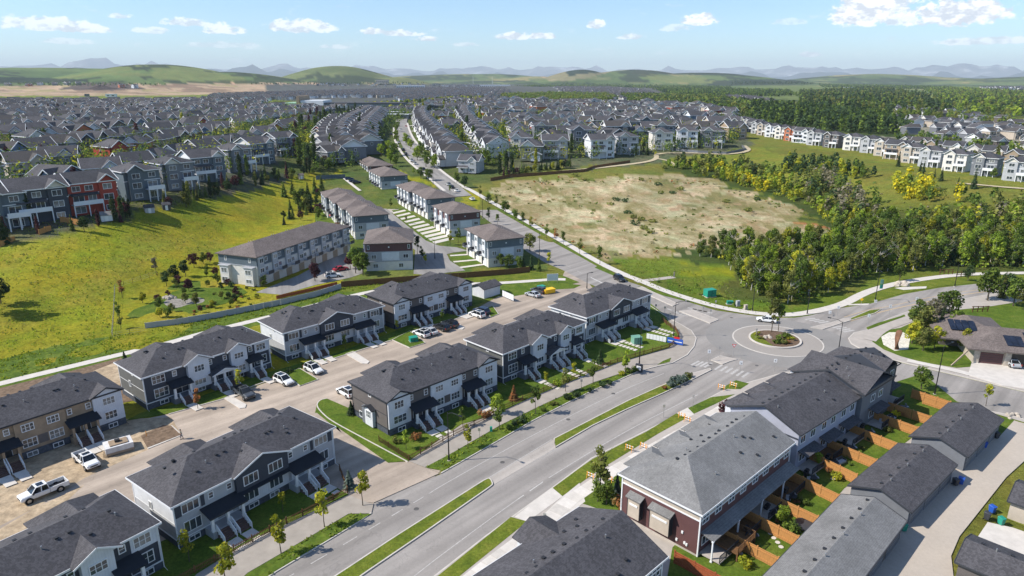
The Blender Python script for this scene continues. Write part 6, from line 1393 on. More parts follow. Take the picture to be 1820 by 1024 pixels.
def tree_kind(kind, var):
    def f():
        rr = random.Random(hash((len(kind), var)) % 999+var*13+len(kind)*7); sd = var*31+len(kind)*5+ord(kind[0])
        if kind == 'round':      # 7 m broadleaf
            cs = []; rs = []
            for i in range(24):
                a = rr.uniform(0, 6.28); zz = rr.uniform(0, 1); R_ = 2.1*math.sin(math.pi*(.16+.8*zz))**.7*math.sqrt(rr.random()); cs.append((math.cos(a)*R_, math.sin(a)*R_, 2.2+4.2*zz)); rs.append(rr.uniform(.6, 1.0))
            return trunk_mesh(5.6, .13, 7, sd, M['bark']), leaf_quads(cs, rs, 44, .36, sd)
        if kind == 'young':      # thin street tree, 4 m
            cs = []; rs = []
            for i in range(13):
                zz = rr.uniform(0, 1); a = rr.uniform(0, 6.28); R_ = .62*math.sqrt(rr.random())*(1.1-zz*.6); cs.append((math.cos(a)*R_, math.sin(a)*R_, 1.5+2.7*zz)); rs.append(rr.uniform(.28, .5))
            return trunk_mesh(3.9, .05, 7, sd, M['bark'], .15), leaf_quads(cs, rs, 30, .22, sd)
        if kind == 'aspen':      # 11 m
            cs = []; rs = []
            for i in range(24):
                zz = rr.uniform(0, 1); a = rr.uniform(0, 6.28); R_ = 2.0*math.sin(math.pi*(.12+.82*zz))**.8*math.sqrt(rr.random()); cs.append((math.cos(a)*R_, math.sin(a)*R_, 2.2+8.3*zz)); rs.append(rr.uniform(.7, 1.25))
            return trunk_mesh(9.6, .13, 6, sd, M['birch'], .25), leaf_quads(cs, rs, 62, .40, sd)
        if kind == 'poplar':     # columnar, 10 m
            cs = []; rs = []
            for i in range(26):
                zz = i/25; a = rr.uniform(0, 6.28); R_ = .5*rr.random(); cs.append((math.cos(a)*R_, math.sin(a)*R_, .9+9.0*zz)); rs.append((.55+.55*math.sin(math.pi*min(1, .15+zz*.82)))*rr.uniform(.8, 1.1))
            return trunk_mesh(8.5, .14, 3, sd, M['bark'], .1), leaf_quads(cs, rs, 34, .42, sd, 1.5)
        if kind == 'spruce':     # conifer 9 m
            g = np.random.default_rng(sd); V = []; n = 0
            for lv in range(17):
                z = .6+8.2*lv/17; R_ = 2.15*(1-lv/17.6)**.9*rr.uniform(.85, 1.1); nb = int(10+12*(1-lv/17))
                for b in range(nb):
                    a = g.random()*6.283; L_ = R_*(.72+.4*g.random()); c_, s_ = math.cos(a), math.sin(a); w = .36+.12*g.random()
                    for f0, f1 in ((.05, .55), (.5, 1.0)):
                        zz0, zz1 = z-.1-f0*L_*.30+.12*g.random(), z-.1-f1*L_*.42; p, q = s_*w*(1.1-f0*.5), c_*w*(1.1-f0*.5); p2, q2 = s_*w*(1.1-f1*.9), c_*w*(1.1-f1*.9)
                        V += [(c_*L_*f0-p, s_*L_*f0+q, zz0+.05), (c_*L_*f0+p, s_*L_*f0-q, zz0), (c_*L_*f1+p2, s_*L_*f1-q2, zz1), (c_*L_*f1-p2, s_*L_*f1+q2, zz1+.04)]; n += 1
            V2, M2 = leaf_quads([(0,0,8.7),(0,0,8.1)], [.25,.4], 12, .25, sd, 1.6)
            return trunk_mesh(8.8, .15, 0, sd, M['bark'], .03), (np.vstack([np.array(V), V2]), np.concatenate([g.integers(0, 3, n), M2]))
        if kind == 'shrub':
            cs = [(rr.uniform(-.5,.5), rr.uniform(-.5,.5), rr.uniform(.25,.7)) for _ in range(9)]; return trunk_mesh(.5, .03, 3, sd, M['bark']), leaf_quads(cs, [rr.uniform(.25,.42) for _ in cs], 36, .17, sd)
    if (kind, var) not in TK:
        t_, (V, mi) = f(); TK[(kind, var)] = (t_, quads_mesh('crown', V, mi, LM['green']))
    return TK[(kind, var)]
NV = {'round':4, 'young':4, 'aspen':5, 'poplar':3, 'spruce':3, 'shrub':3}
TNAME = {'round':'broadleaf_tree', 'young':'young_tree', 'aspen':'aspen_tree', 'poplar':'poplar_tree', 'spruce':'spruce_tree', 'shrub':'shrub'}
def plant(kind, x, y, colr, label, group=None, sc=1.0, z=None, sz=1.0, cat=None, root_z=0):
    var = rnd.randrange(NV[kind]); t_, c_ = tree_kind(kind, var); z = H(x, y)+root_z if z is None else z
    r = thing(TNAME[kind], label, cat or ('shrub' if kind == 'shrub' else 'tree'), (x, y, z), rnd.uniform(0, 6.28), group); r.scale = (sc, sc, sc*sz)
    link('trunk' if kind != 'shrub' else 'stems', t_, r); cr = link('crown' if kind != 'shrub' else 'foliage', c_, r, mats=LM[colr]); return r
def plantpx(kind, px, py, colr, label, group=None, sc=1.0, sz=1.0, root_z=0.0, cat=None):
    x, y, z = T(px, py); return plant(kind, x, y, colr, label, group, sc, None, sz, cat, root_z)
def scatter(poly, step, seed, jit=.5):
    seed = int(seed)
    """jittered grid of ground points whose picture position lies in poly"""
    rr = random.Random(seed); W_ = [T(*p)[:2] for p in poly]; x0, x1 = min(w[0] for w in W_), max(w[0] for w in W_); y0, y1 = min(w[1] for w in W_), max(w[1] for w in W_)
    xs, ys = np.meshgrid(np.arange(x0, x1, step), np.arange(y0, y1, step)); g = np.random.default_rng(seed)
    xs = xs.ravel()+g.uniform(-jit, jit, xs.size)*step; ys = ys.ravel()+g.uniform(-jit, jit, ys.size)*step; z = hgt(xs, ys); k = CAMH-z; zc = ys*CT+k*ST
    px = 910+FOC*xs/zc; py = 512+FOC*(-ys*ST+k*CT)/zc; ok = inpoly(px, py, poly); return list(zip(xs[ok], ys[ok], z[ok]))
# woods on the right: the nearest 300 stand singly, the rest is one mass
WOODS = [
 ('main', [(1205,462),(1250,455),(1290,466),(1296,492),(1330,520),(1400,540),(1455,530),(1480,518),(1510,500),(1560,488),(1640,480),(1840,478),(1840,385),(1740,392),(1640,398),(1560,402),(1490,425),(1470,440),(1340,458),(1260,448)], 4.0, ['green','bright','yg','olive','bright','green','green','olive'], 'aspen', .82),
 ('belt', [(1180,296),(1240,296),(1330,300),(1400,322),(1450,350),(1500,372),(1560,392),(1500,420),(1478,402),(1432,366),(1340,336),(1250,316)], 5.5, ['yg','yg','green','olive','bright'], 'aspen', .58),
 ('mid', [(1400,335),(1440,330),(1520,340),(1560,372),(1560,398),(1480,388),(1420,352)], 5.5, ['olive','green','grey','dark'], 'aspen', .85),
 ('clump', [(1388,298),(1400,288),(1470,292),(1540,302),(1560,314),(1520,320),(1440,318),(1392,310)], 5.5, ['dark','green','dark','yg'], 'aspen', .7),
 ('shrubs', [(1186,292),(1200,285),(1260,290),(1350,300),(1390,318),(1370,328),(1270,306)], 5.5, ['dark','green','olive'], 'round', .7),
 ('golden', [(1583,338),(1600,326),(1640,332),(1676,350),(1670,362),(1625,358),(1592,348)], 4.2, ['yellow','yg','yellow','green'], 'aspen', .8),
 ('right', [(1690,345),(1750,352),(1840,370),(1840,410),(1790,408),(1740,385),(1700,366)], 7, ['olive','grey','yellow','green'], 'aspen', .85),
 ('yellow row', [(1255,300),(1330,318),(1372,335),(1360,345),(1300,325)], 4.5, ['yg','yellow','bright'], 'aspen', .6),
 ('birch', [(1425,330),(1450,322),(1480,330),(1478,342),(1430,342)], 4.5, ['olive','grey'], 'aspen', 1.0),
]
allw = []
for nm, poly, st, cols, kd, sc_ in WOODS:
    for x, y, z in scatter(poly, st, len(nm)*17): allw.append((math.hypot(x, y), x, y, z, nm, rnd.choice(cols), kd, sc_*rnd.uniform(.75, 1.15)))
allw.sort()
MASSQ = []; MASSM = []
def mass_tree(x, y, z, h, w, colr, seed, n=46, size=1.1, conifer=False):
    g = np.random.default_rng(seed)
    if conifer:
        t_ = g.random(n)**.8; a = g.random(n)*6.283; r = w*.5*(1-t_)*(.6+.5*g.random(n)); p = np.stack([x+np.cos(a)*r, y+np.sin(a)*r, z+h*(.05+.95*t_)], 1); d = np.stack([np.cos(a), np.sin(a), .7+0*a], 1)
    else:
        d = g.normal(size=(n, 3)); d /= np.linalg.norm(d, axis=1)[:, None]; p = np.array([x, y, z+h*.56])+d*np.array([w*.5, w*.5, h*.42])*(.55+.5*g.random(n))[:, None]
    nm = d+g.normal(size=(n, 3))*.5+np.array([0, 0, .3]); nm /= np.linalg.norm(nm, axis=1)[:, None]; r_ = g.normal(size=(n, 3)); u = np.cross(nm, r_); u /= np.linalg.norm(u, axis=1)[:, None]; v = np.cross(nm, u); s = size*(.6+.8*g.random(n))[:, None]*.5
    MASSQ.append(np.stack([p-u*s-v*s*.7, p+u*s*.7-v*s, p+u*s+v*s*.6, p-u*s*.6+v*s], 1).reshape(-1, 3)); MASSM.append(MIX[colr]+g.integers(0, 3, n))
MIX = {k_: i*3 for i, k_ in enumerate(LM)}; ALLM = [m_ for k_ in LM for m_ in LM[k_]]
CW = {'yg':'yellow-green','yellow':'golden','grey':'half-bare greyish','olive':'olive','dark':'dark green','green':'green','bright':'bright green'}
SCN = {w_[0]: w_[5] for w_ in WOODS}
ZN = {'main':'%s aspen in the wood above the roundabout', 'belt':'%s aspen in the belt along the far edge of the bare slope', 'mid':'%s tree on the bank beyond the bare slope', 'clump':'%s tree in the dark clump above the bare slope', 'shrubs':'%s bushy tree at the upper rim of the bare slope', 'golden':'%s tree in the golden clump on the meadow', 'right':'%s tree scattered below the ridge houses', 'yellow row':'%s tree in the yellowish row behind the bare slope', 'birch':'%s white-stemmed tree beyond the bare slope'}
for i, (d_, x, y, z, nm, cc, kd, s_) in enumerate(allw):
    if i < 285: plant(kd, x, y, cc, '%s %s' % (CW[cc], ZN[nm] % ('small' if s_ < .85*SCN[nm] else 'tall' if s_ > 1.02*SCN[nm] else 'mid-sized')), 'aspens of the wood right of the bare slope', s_)
    else: mass_tree(x, y, z, 10*s_*1.05, 4.6*s_, cc, i, 60, .95)
# far-off woods and hedges of trees
FARW = [([(1420,166),(1560,158),(1640,170),(1700,192),(1680,210),(1560,206),(1420,200)], 15, ['dark','dark','green','olive'], 1, 13), ([(1640,160),(1700,158),(1840,166),(1840,212),(1740,208),(1700,196)], 20, ['dark','green','olive','bright'], 0, 11), ([(1330,192),(1400,196),(1480,204),(1560,214),(1620,236),(1560,240),(1440,230),(1340,218)], 13, ['dark','green','dark'], 1, 13),
        ([(890,172),(980,168),(1080,170),(1100,178),(1060,186),(960,186),(900,184)], 13, ['green','green','olive'], 0, 10), ([(1100,172),(1240,172),(1340,186),(1400,196),(1340,212),(1300,206),(1190,190),(1120,186)], 14, ['green','dark','olive'], 0, 11), ([(900,156),(1000,150),(1160,152),(1300,156),(1300,160),(1160,158),(980,156)], 26, ['green','dark'], 0, 11),
        ([(1160,160),(1290,160),(1400,163),(1420,172),(1320,175),(1200,172)], 22, ['green','dark'], 0, 11), ([(1500,206),(1640,212),(1780,226),(1840,238),(1840,230),(1780,214),(1660,206)], 18, ['green','olive'], 0, 9), ([(640,192),(720,186),(800,178),(860,176),(850,190),(760,196),(700,200)], 17, ['green','yg','dark'], 0, 9),
        ([(0,138+14),(60,149),(150,150),(290,151),(300,153),(120,154)], 30, ['dark','green'], 0, 10), ([(1560,240),(1640,252),(1760,262),(1840,276),(1840,286),(1720,270),(1620,262)], 16, ['green','dark','olive'], 0, 8), ([(440,150),(700,147),(760,149),(700,151),(440,152)], 30, ['dark'], 0, 9), ([(1300,148),(1420,148),(1450,150),(1440,153),(1300,152)], 40, ['dark'], 1, 15),
        ([(1450,150),(1560,153),(1700,157),(1640,160),(1460,157)], 38, ['dark','green'], 0, 12)]
far_n = 0
for k_, (poly, st, cols, con, hh) in enumerate(FARW):
    pts = scatter(poly, st*.62, 300+k_)
    if len(pts) > 1500: pts = random.Random(k_).sample(pts, 1500)
    for i, (x, y, z) in enumerate(pts):
        d_ = math.hypot(x, y); n = 44 if d_ < 900 else 26 if d_ < 1800 else 16; s_ = rnd.uniform(.75, 1.2); mass_tree(x, y, z, hh*s_, hh*.5*s_, rnd.choice(cols), i+k_*999, n, hh*.15 if d_ < 900 else hh*.24, con and rnd.random() < .7); far_n += 1
# shrubs of the bare slope and meadow
SLP = [(868,342),(960,320),(1130,317),(1250,322),(1400,366),(1470,410),(1330,432),(1200,444),(1060,458),(980,412),(900,370)]
for i, (x, y, z) in enumerate(scatter(SLP, 6.5, 77)):
    s_ = rnd.random()
    if s_ > .25 and float(fbm(np.array([x/24]), np.array([y/24]), 3, 91)[0]) > .56: mass_tree(x, y, z-.1, .4+s_*.8, 1.0+s_*1.6, rnd.choice(['olive','grey','olive','green']), i+5000, 16, .45)
for px, py in [(1022,313),(1180,300),(1140,322),(1170,330),(1210,339),(1195,345),(1290,361),(1330,377),(1116,380),(1125,388),(1140,392),(1160,395),(1128,400),(1145,408),(1155,415),(1085,365),(1095,358),(1040,322),(1175,345),(1345,356),(1110,360)]:
    x, y, z = T(px, py); mass_tree(x, y, z-.2, rnd.uniform(1.4,2.6), rnd.uniform(3,5), rnd.choice(['dark','olive']), px*7, 60, .6)
for poly, st, pr, cl in (([(868,342),(960,320),(1130,317),(1250,322),(1330,342),(1430,375),(1478,410),(1470,430),(1330,436),(1200,446),(1060,462),(980,412),(900,370),(868,342),(880,345),(905,368),(985,408),(1065,452),(1200,438),(1330,425),(1455,420),(1460,408),(1420,380),(1325,350),(1250,330),(1130,324),(960,328),(880,345)], 3.2, .35, ['olive','grey','rust','green']), ([(0,430),(150,412),(400,345),(560,320),(560,345),(380,450),(380,470),(200,500),(200,600),(0,650)], 6, .93, ['olive','dark','green']), ([(1150,500),(1240,505),(1330,530),(1420,545),(1330,556),(1220,530)], 2.6, .8, ['olive','green']), ([(1560,300),(1700,330),(1800,350),(1690,345),(1580,318)], 6, .75, ['olive','yg','grey']), ([(840,335),(1180,290),(1200,305),(900,330)], 6, .85, ['olive','rust','grey']),
                        ([(1000,440),(1100,462),(1130,495),(1060,462),(960,412)], 3, .6, ['rust','olive','grey']), ([(1330,290),(1500,318),(1580,345),(1700,380),(1580,395),(1560,340),(1400,315)], 5, .8, ['olive','green','grey'])):
    for i, (x, y, z) in enumerate(scatter(poly, st, 88+st*3)):
        if rnd.random() > pr: mass_tree(x, y, z-.1, rnd.uniform(.4,1.0), rnd.uniform(.8,2.4), rnd.choice(cl), i+9000, 14, .42)
for nm, poly, st, cols, kd, sc_ in WOODS:
    for i, (x, y, z) in enumerate(scatter(poly, st*.85, 400+len(nm))): mass_tree(x, y, z-.4, rnd.uniform(1.6, 4.2), rnd.uniform(2.2, 4), rnd.choice(cols), i+20000, 26, .6)
def mass_sprinkle(poly, step, seed, p, s0, s1, cols):
    rr = random.Random(seed)
    for i, (x, y, z) in enumerate(scatter(poly, step, seed)):
        if rr.random() < p and all((x-a)**2+(y-b)**2 > 66 for a, b in USED): s_ = rr.uniform(s0, s1); mass_tree(x, y, z, s_, s_*rr.choice((.35,.7,.8)), rr.choice(cols), i+seed*77, 40, .75)
mass_sprinkle([(742,196),(905,186),(1240,196),(1330,225),(1300,268),(1170,278),(1060,286),(900,296),(872,306),(800,296)], 6, 51, .8, 7, 13, ['green','dark','dark','green','yg'])
mass_sprinkle([(560,215),(700,196),(735,205),(690,240),(640,300),(600,312),(560,312),(500,300),(510,240)], 6.5, 52, .6, 6, 12, ['green','dark','dark','green'])
mass_sprinkle([(0,192),(540,190),(560,260),(430,305),(250,350),(0,400)], 6, 53, .7, 7, 14, ['green','dark','dark','green','yg','olive'])
V = np.vstack(MASSQ); Mi = np.concatenate(MASSM); wo = link('woodland', quads_mesh('woodland', V, Mi, ALLM), kind='stuff'); wo['label'] = 'far woods, hedges and scrub too dense to count'
print('woods', len(allw), 'far', far_n, 'quads', len(Mi))
# grass tufts in the weedy strips
def tufts(name, polys, dens, h, cols, seed, z0):
    g = np.random.default_rng(seed); Vs = []; n = 0
    for poly in polys:
        P = gp(poly); xs = [p[0] for p in P]; ys = [p[1] for p in P]; ar = (max(xs)-min(xs))*(max(ys)-min(ys)); k_ = min(int(ar*dens), 60000)
        x = g.uniform(min(xs), max(xs), k_); y = g.uniform(min(ys), max(ys), k_); ok = inpoly(x, y, P); x = x[ok]; y = y[ok]
        cl = fbm(x/1.5, y/1.5, 3, seed) > .46; x = x[cl]; y = y[cl]; m_ = len(x); a = g.random(m_)*6.28; w = .09+.13*g.random(m_); hh = h*(.4+g.random(m_)); zb = hgt(x, y); lx, ly = g.normal(size=m_)*.12, g.normal(size=m_)*.12; c_, s_ = np.cos(a)*w, np.sin(a)*w; z = zb+z0
        Vs.append(np.stack([np.stack([x-c_, y-s_, z], 1), np.stack([x+c_, y+s_, z], 1), np.stack([x+c_*.5+lx, y+s_*.5+ly, z+hh], 1), np.stack([x-c_*.5+lx, y-s_*.5+ly, z+hh], 1)], 1).reshape(-1, 3)); n += m_
    V = np.vstack(Vs); return link(name, quads_mesh(name, V, g.integers(0, len(cols), n), cols), kind='stuff')
tufts('grass', [[(240,1178),(420,1040),(440,1021),(560,951),(620,915.5),(659,915),(620,939),(484,1020.8),(330,1125)], [(756,832),(820,798),(891,757),(978,715),(1057,681),(1133,656),(1134,659),(1103,674.4),(1062,690.5),(1012,714.5),(948,747.5),(870,792.5),(790,838)]], 9, .22, [LM['olive'][0], LM['bright'][0], LM['green'][1], LM['yg'][1]], 3, .155)
tufts('grass', [[(0,640),(120,608),(200,598),(260,588),(500,541),(607,512),(740,500),(640,515),(500,555),(356,590),(215,627),(125,648),(0,678)]], 5, .32, [LM['bright'][0], LM['green'][1], LM['yg'][1]], 5, .03)
tufts('grass', [[(0,450),(150,425),(300,400),(400,372),(400,440),(375,475),(280,495),(200,515),(198,600),(120,606),(0,640),(-200,690),(-200,500)], [(1085,465),(1195,462),(1205,475),(1290,505),(1335,530),(1400,546),(1335,560),(1220,534),(1130,500)]], 1.6, .30, [LM['olive'][0], LM['olive'][1], LM['bright'][0], LM['bright'][2]], 9, .0)
# west verge shrubs
for px, py, cc, s_ in [(1010,711,'dark',1.3),(1024,706,'dark',1.2),(1050,697,'dark',.9),(985,722,'olive',.9),(965,732,'green',.8),(1070,688,'dark',1.2),(1082,684,'dark',1.0),(918,756,'dark',1.2),(930,750,'dark',1.1),(905,764,'green',.9),(1118,664,'green',1.3),(1130,661,'green',1.2),(1105,668,'yg',1.0),(700,915-50,'green',0)]:
    if s_: plantpx('shrub', px, py, cc, '%s shrub in the weedy verge beside the boulevard, %s' % (CW[cc], 'near the roundabout' if px > 1060 else 'opposite the median' if px > 980 else 'near the lamp post'), 'shrubs in the boulevard verge', s_, .8, .15)
for px, py, cc, s_ in [(1192,687,'blue',1.5),(1203,682,'blue',1.8),(1213,677,'blue',1.5),(1224,671,'olive',1.1),(1180,693,'rust',.8),(1388,606,'green',1.6),(1396,602,'green',1.6),(1404,606,'yg',1.2),(1380,612,'green',1.2),(1392,612,'olive',1.3),(1400,612,'rust',.9),(1345,597,'yg',1.0),(1352,605,'olive',.9)]:
    plantpx('shrub', px, py, cc, '%s shrub %s' % (CW.get(cc, 'silvery' if cc == 'blue' else 'rust-tinged'), 'on the tip of the long median' if px < 1300 else 'on the roundabout island'), 'shrubs on the median tip' if px < 1300 else 'shrubs on the roundabout island', s_, .8, .2)
plantpx('young', 1371, 592, 'olive', 'taller olive tree standing on the roundabout island', None, 1.9, 1.0, .28)
plantpx('young', 1383, 590, 'green', 'shorter green tree standing on the roundabout island', None, 1.5, 1.0, .28)
# street trees on the west verge
for px, py, cc, s_, lb in [(645,900,'yg',.95,'yellow-green sapling at the corner of the open driveway'),(577,938,'yg',.95,'yellow-green sapling on the verge, second from the driveway corner'),(500,985,'yg',1.0,'yellow-green sapling on the verge, third from the driveway corner'),(404,1050,'yg',1.1,'yellow-green sapling at the bottom edge beside the path'),
    (832,797,'yg',.75,'yellowish sapling right of the lamp post'),(888,765,'green',.95,'green sapling on the verge where its shadow falls on the road'),(952,737,'green',.95,'green sapling on the verge opposite the median start'),(1005,697,'olive',.8,'thin olive sapling beside the path, second from the roundabout'),(1054,682,'green',.85,'pale green sapling beside the path opposite the grassy median'),(1111,665,'bright',.9,'bushy yellow-green sapling nearest the black sign box')]:
    plantpx('young', px, py, cc, lb, 'saplings along the west verge', s_*1.3, 1.0, .15)
for px, py, cc, kd, s_, lb in [(621,868,'blue','spruce',.32,'small blue spruce inside the picket fence by the driveway'),(503,912,'yg','young',.6,'small yellowing tree on the lawn under the black band of windows'),(337,1000,'yg','young',.85,'small yellow-green tree beside the bottom left downspout'),(722,800,'bright','young',.62,'yellow-green sapling in a mulch ring inside the fence corner'),
    (740,783,'rust','shrub',1.1,'russet shrub beside the stepping stones'),(706,788,'olive','shrub',.9,'olive shrub below the corner bay'),(822,760,'green','young',.66,'green sapling on the lawn left of the stepping stones'),(862,742,'rust','shrub',1.2,'russet shrub between two stepping-stone paths'),(885,738,'bright','round',.5,'bright green bushy tree inside the picket fence'),
    (913,712,'rust','spruce',.33,'rust-brown young spruce behind the picket fence'),(970,686,'yg','young',.55,'yellowing sapling between the two charcoal bays'),(1066,648,'dark','spruce',.36,'dark young spruce on the lawn by the stepping stones'),(1020,672,'yg','young',.6,'thin yellowing sapling behind the fence'),(993,688,'bright','shrub',1.2,'lime-green shrub by the stepping stones'),
    (625,738,'dark','spruce',.3,'dark little spruce at the taupe end wall'),(352,728,'rust','young',.75,'russet sapling before the charcoal row steps'),(428,695,'yg','young',.8,'golden-green sapling between the porches'),(614,622,'green','young',.65,'green sapling before the light grey row'),(706,590,'yg','young',.55,'golden sapling at the corner of the taupe and white row'),(786,572,'green','young',.6,'green sapling between the two black porches'),
    (515,662,'dark','shrub',.8,'dark shrub by the kerbed lawn'),(222,640,'dark','spruce',.22,'tiny dark spruce beside the path behind the row'),(243,782,'olive','shrub',0,'')]:
    if s_: plantpx(kd, px, py, cc, lb, None, s_*(1.5 if kd == 'spruce' else 1.2), .65 if kd == 'spruce' else 1.0, .12)
# saplings and trees along the north leg
for i, (px, py, cc, kd, s_) in enumerate([(1066,470,'green','young',1.0),(1030,452,'olive','young',.9),(1001,436,'green','young',.85),(988,430,'rust','young',.8),(971,424,'green','young',.9),(944,408,'yg','young',.8),(930,402,'green','young',.95),(915,392,'green','round',.5),(898,380,'green','round',.6),(882,370,'olive','young',1.0),(868,362,'green','round',.5),(853,352,'olive','young',1.0),(826,334,'dark','round',.65),(812,326,'green','round',.62)]):
    plantpx(kd, px, py, cc, '%s tree on the field side of the upper boulevard, %s from the roundabout' % ({'rust':'russet'}.get(cc, CW.get(cc, cc)), ordn(i)), 'trees on the field side of the upper boulevard', s_*1.4)
for i, (px, py, cc, kd, s_) in enumerate([(975,473,'yg','young',.8),(942,447,'olive','round',.75),(922,480,'green','round',.5),(905,478,'green','round',.52),(890,476,'green','round',.5),(930,478,'dark','spruce',.42),(944,480,'dark','spruce',.4),(958,482,'green','spruce',.38),(868,394,'dark','young',1.0),(884,400,'green','young',.8),(800,345,'green','young',.8),(762,322,'green','round',.8),(748,318,'green','round',.7),(735,312,'bright','young',.8)]):
    plantpx(kd, px, py, cc, '%s %s beside the brown-roofed blocks, %s from the roundabout' % (CW.get(cc, cc), 'spruce' if kd == 'spruce' else 'tree', ordn(i)), 'trees beside the brown-roofed blocks', s_*1.3)
for i, (px, py, cc, kd, s_) in enumerate([(505,350,'green','spruce',.8),(520,345,'green','spruce',.75),(548,356,'green','spruce',.95),(560,344,'green','spruce',.9),(572,338,'green','spruce',.8),(530,372,'green','round',.9),(545,378,'olive','round',.7),(515,388,'dark','spruce',.5),(505,400,'dark','spruce',.4),(600,415,'rust','round',.45),(610,425,'purple','round',.4),(565,445,'rust','round',0),(623,478,'purple','round',.55),(632,486,'green','round',.85),(645,489,'green','round',.8),(560,500,'purple','round',.6),
    (742,452,'dark','young',1.1),(750,462,'dark','young',.8),(756,470,'yg','young',.7),(800,436,'yg','young',.9),(815,432,'green','young',.9),(695,372,'green','young',.8),(722,398,'olive','young',.6)]):
    if s_: plantpx(kd, px, py, cc, '%s %s among the brown-roofed blocks, %s from the meadow' % (CW.get(cc, {'rust':'russet','purple':'purple-leaved'}.get(cc, cc)), 'spruce' if kd == 'spruce' else 'tree', ordn(i)), 'trees among the brown-roofed blocks', s_*1.35, .72 if kd == 'spruce' else 1)
# garden at the end of the white-walled block
for px, py, cc, kd, s_, lb in [(345,500-24,'purple','round',.7,'purple-leaved tree at the upper edge of the garden'),(296,508,'dark','round',.62,'dark tree leftmost in the garden group'),(312,500,'dark','round',.7,'dark tree second in the garden group'),(330,492,'dark','round',.72,'dark tree third in the garden group'),(318,510,'purple','round',.5,'small purple tree in front of the garden group'),(336,518,'purple','round',.55,'purple tree beside the gravel pond'),(374,468,'purple','round',.55,'purple tree against the white end wall'),(362,470,'green','round',.55,'green tree left of the white end wall'),
    (218,530,'rust','young',1.1,'rust-red tree at the wire fence'),(285,566,'yg','round',.42,'yellow-green bush left in the garden above the white fence'),(300,566,'green','round',.45,'green bush right in the garden above the white fence'),(278,488,'grey','young',1.2,'pale thin tree left of the garden group'),(470,540-30,'green','round',.5,'green bush at the foot of the white wall'),(212,566,'green','young',1.0,'slim green tree at the wire fence'),(216,585,'olive','young',.9,'slim olive tree at the corner of the wire fence'),
    (-8,560,'dark','round',1.6,'large dark tree cut off by the left edge above the meadow'),(2,540,'dark','round',1.0,'smaller dark tree at the left edge of the meadow')]:
    plantpx(kd, px, py, cc, lb, None, s_)
for i in range(26): px, py = rnd.uniform(340, 460), rnd.uniform(520, 560); plantpx('shrub', px, py+(px-400)*-.2, rnd.choice(['green','olive','rust','yg']), 'low garden shrub between the gravel pond and the white fence', 'garden shrubs round the gravel pond', rnd.uniform(.5, 1.0))
# trees by the modern house
for px, py, cc, kd, s_, lb in [(1628,585,'green','round',1.0,'green tree in the grove left of the modern house'),(1640,600,'olive','round',1.1,'olive tree in the middle of the grove'),(1655,590,'grey','round',1.15,'greyish tree in the back of the grove'),(1683,572,'green','round',1.2,'tall tree of the grove near the curved road'),(1668,600,'dark','spruce',.75,'dark spruce in the grove by the modern house'),(1620,612,'yg','round',.8,'yellow-green tree nearest the gravel bed'),(1640,625,'olive','round',.8,'bushy tree at the street end of the grove'),(1660,622,'yg','round',.75,'yellow-green bush tree beside the street walk'),(1695,600,'green','round',.9,'tree touching the brown roof'),
    (1712,625,'yg','round',.72,'bright yellow-green tree before the maroon garage door'),(1700,612,'green','round',.6,'small tree beside the timber brace'),(1755,535,'green','round',1.35,'large green tree above the brown roof'),(1790,528,'dark','round',1.0,'dark tree beside the large green tree'),(1800,545,'green','round',1.1,'green tree behind the modern house at the right edge'),(1820,552,'olive','round',1.0,'olive tree cut off by the right edge'),(1780,530,'olive','spruce',.7,'spruce behind the modern house'),(1720,500,'dark','round',.65,'dark round bush tree beside the wooden frames'),(1598,500,'green','round',.75,'green tree behind the boulder pile'),(1372,541,'olive','round',.9,'lone olive tree right of the large green utility box'),
    (1637,693,'green','round',.7,'round green street tree behind the dark roofs'),(1752,722,'yg','young',.95,'thin yellow-green sapling on the verge of the side street'),(1066,880,'olive','young',1.8,'tall sparse tree on the lawn beside the light grey roof'),(1078,898,'green','round',.55,'green bush at the foot of the tall sparse tree'),(1062,893,'green','round',.5,'low bushy tree beside the tall sparse tree'),(1096,880,'blue','spruce',.38,'small blue spruce beside the maroon end wall'),(1108,905,'rust','shrub',1.8,'orange-leaved shrub at the corner of the maroon wall'),(1292,735,'purple','shrub',2.3,'dark purple shrub at the corner of the pale blue wall'),
    (1390,935,'bright','round',.42,'bright green bushy tree in the second yard'),(1405,945,'green','shrub',1.4,'green shrub beside the trampoline'),(1325,1010,'yg','shrub',1.3,'yellow-green shrub on the lawn by the bottom edge'),(1453,830,'bright','round',.35,'lime-green tree beside the stone steps'),(1487,855,'yg','shrub',1.2,'yellow-green shrub beside the white bench'),(1590,742,'yellow','shrub',1.2,'yellow flowering shrub in the yard behind the second roof')]:
    plantpx(kd, px, py, cc, lb, None, s_, 1.0, .12)
for i in range(22):
    px, py = rnd.uniform(1380, 1620), 0; t_ = (px-1380)/240; py = 930-t_*205+rnd.uniform(-12, 10); plantpx('shrub', px, py, rnd.choice(['green','dark','olive','rust']), 'potted or bedded shrub in the shade of the back yards', 'shrubs in the shaded back yards', rnd.uniform(.5, .95), 1, .15)
# lone conifers in the woods
for i, (px, py, s_) in enumerate([(1486,432,1.35),(1588,470,1.5),(1742,415,1.2),(1815,408,1.3),(1822,470,1.6),(1730,335,.95),(1700,342,.7),(1672,322,.7),(1640,312,.75),(1635,305,.6),(1660,318,.5),(1560,470,.9),(1690,470,1.0)]):
    plantpx('spruce', px, py, 'dark', 'dark spruce rising from the wood, %s counted from the roundabout side' % ordn(i), 'dark spruces of the wood', s_)
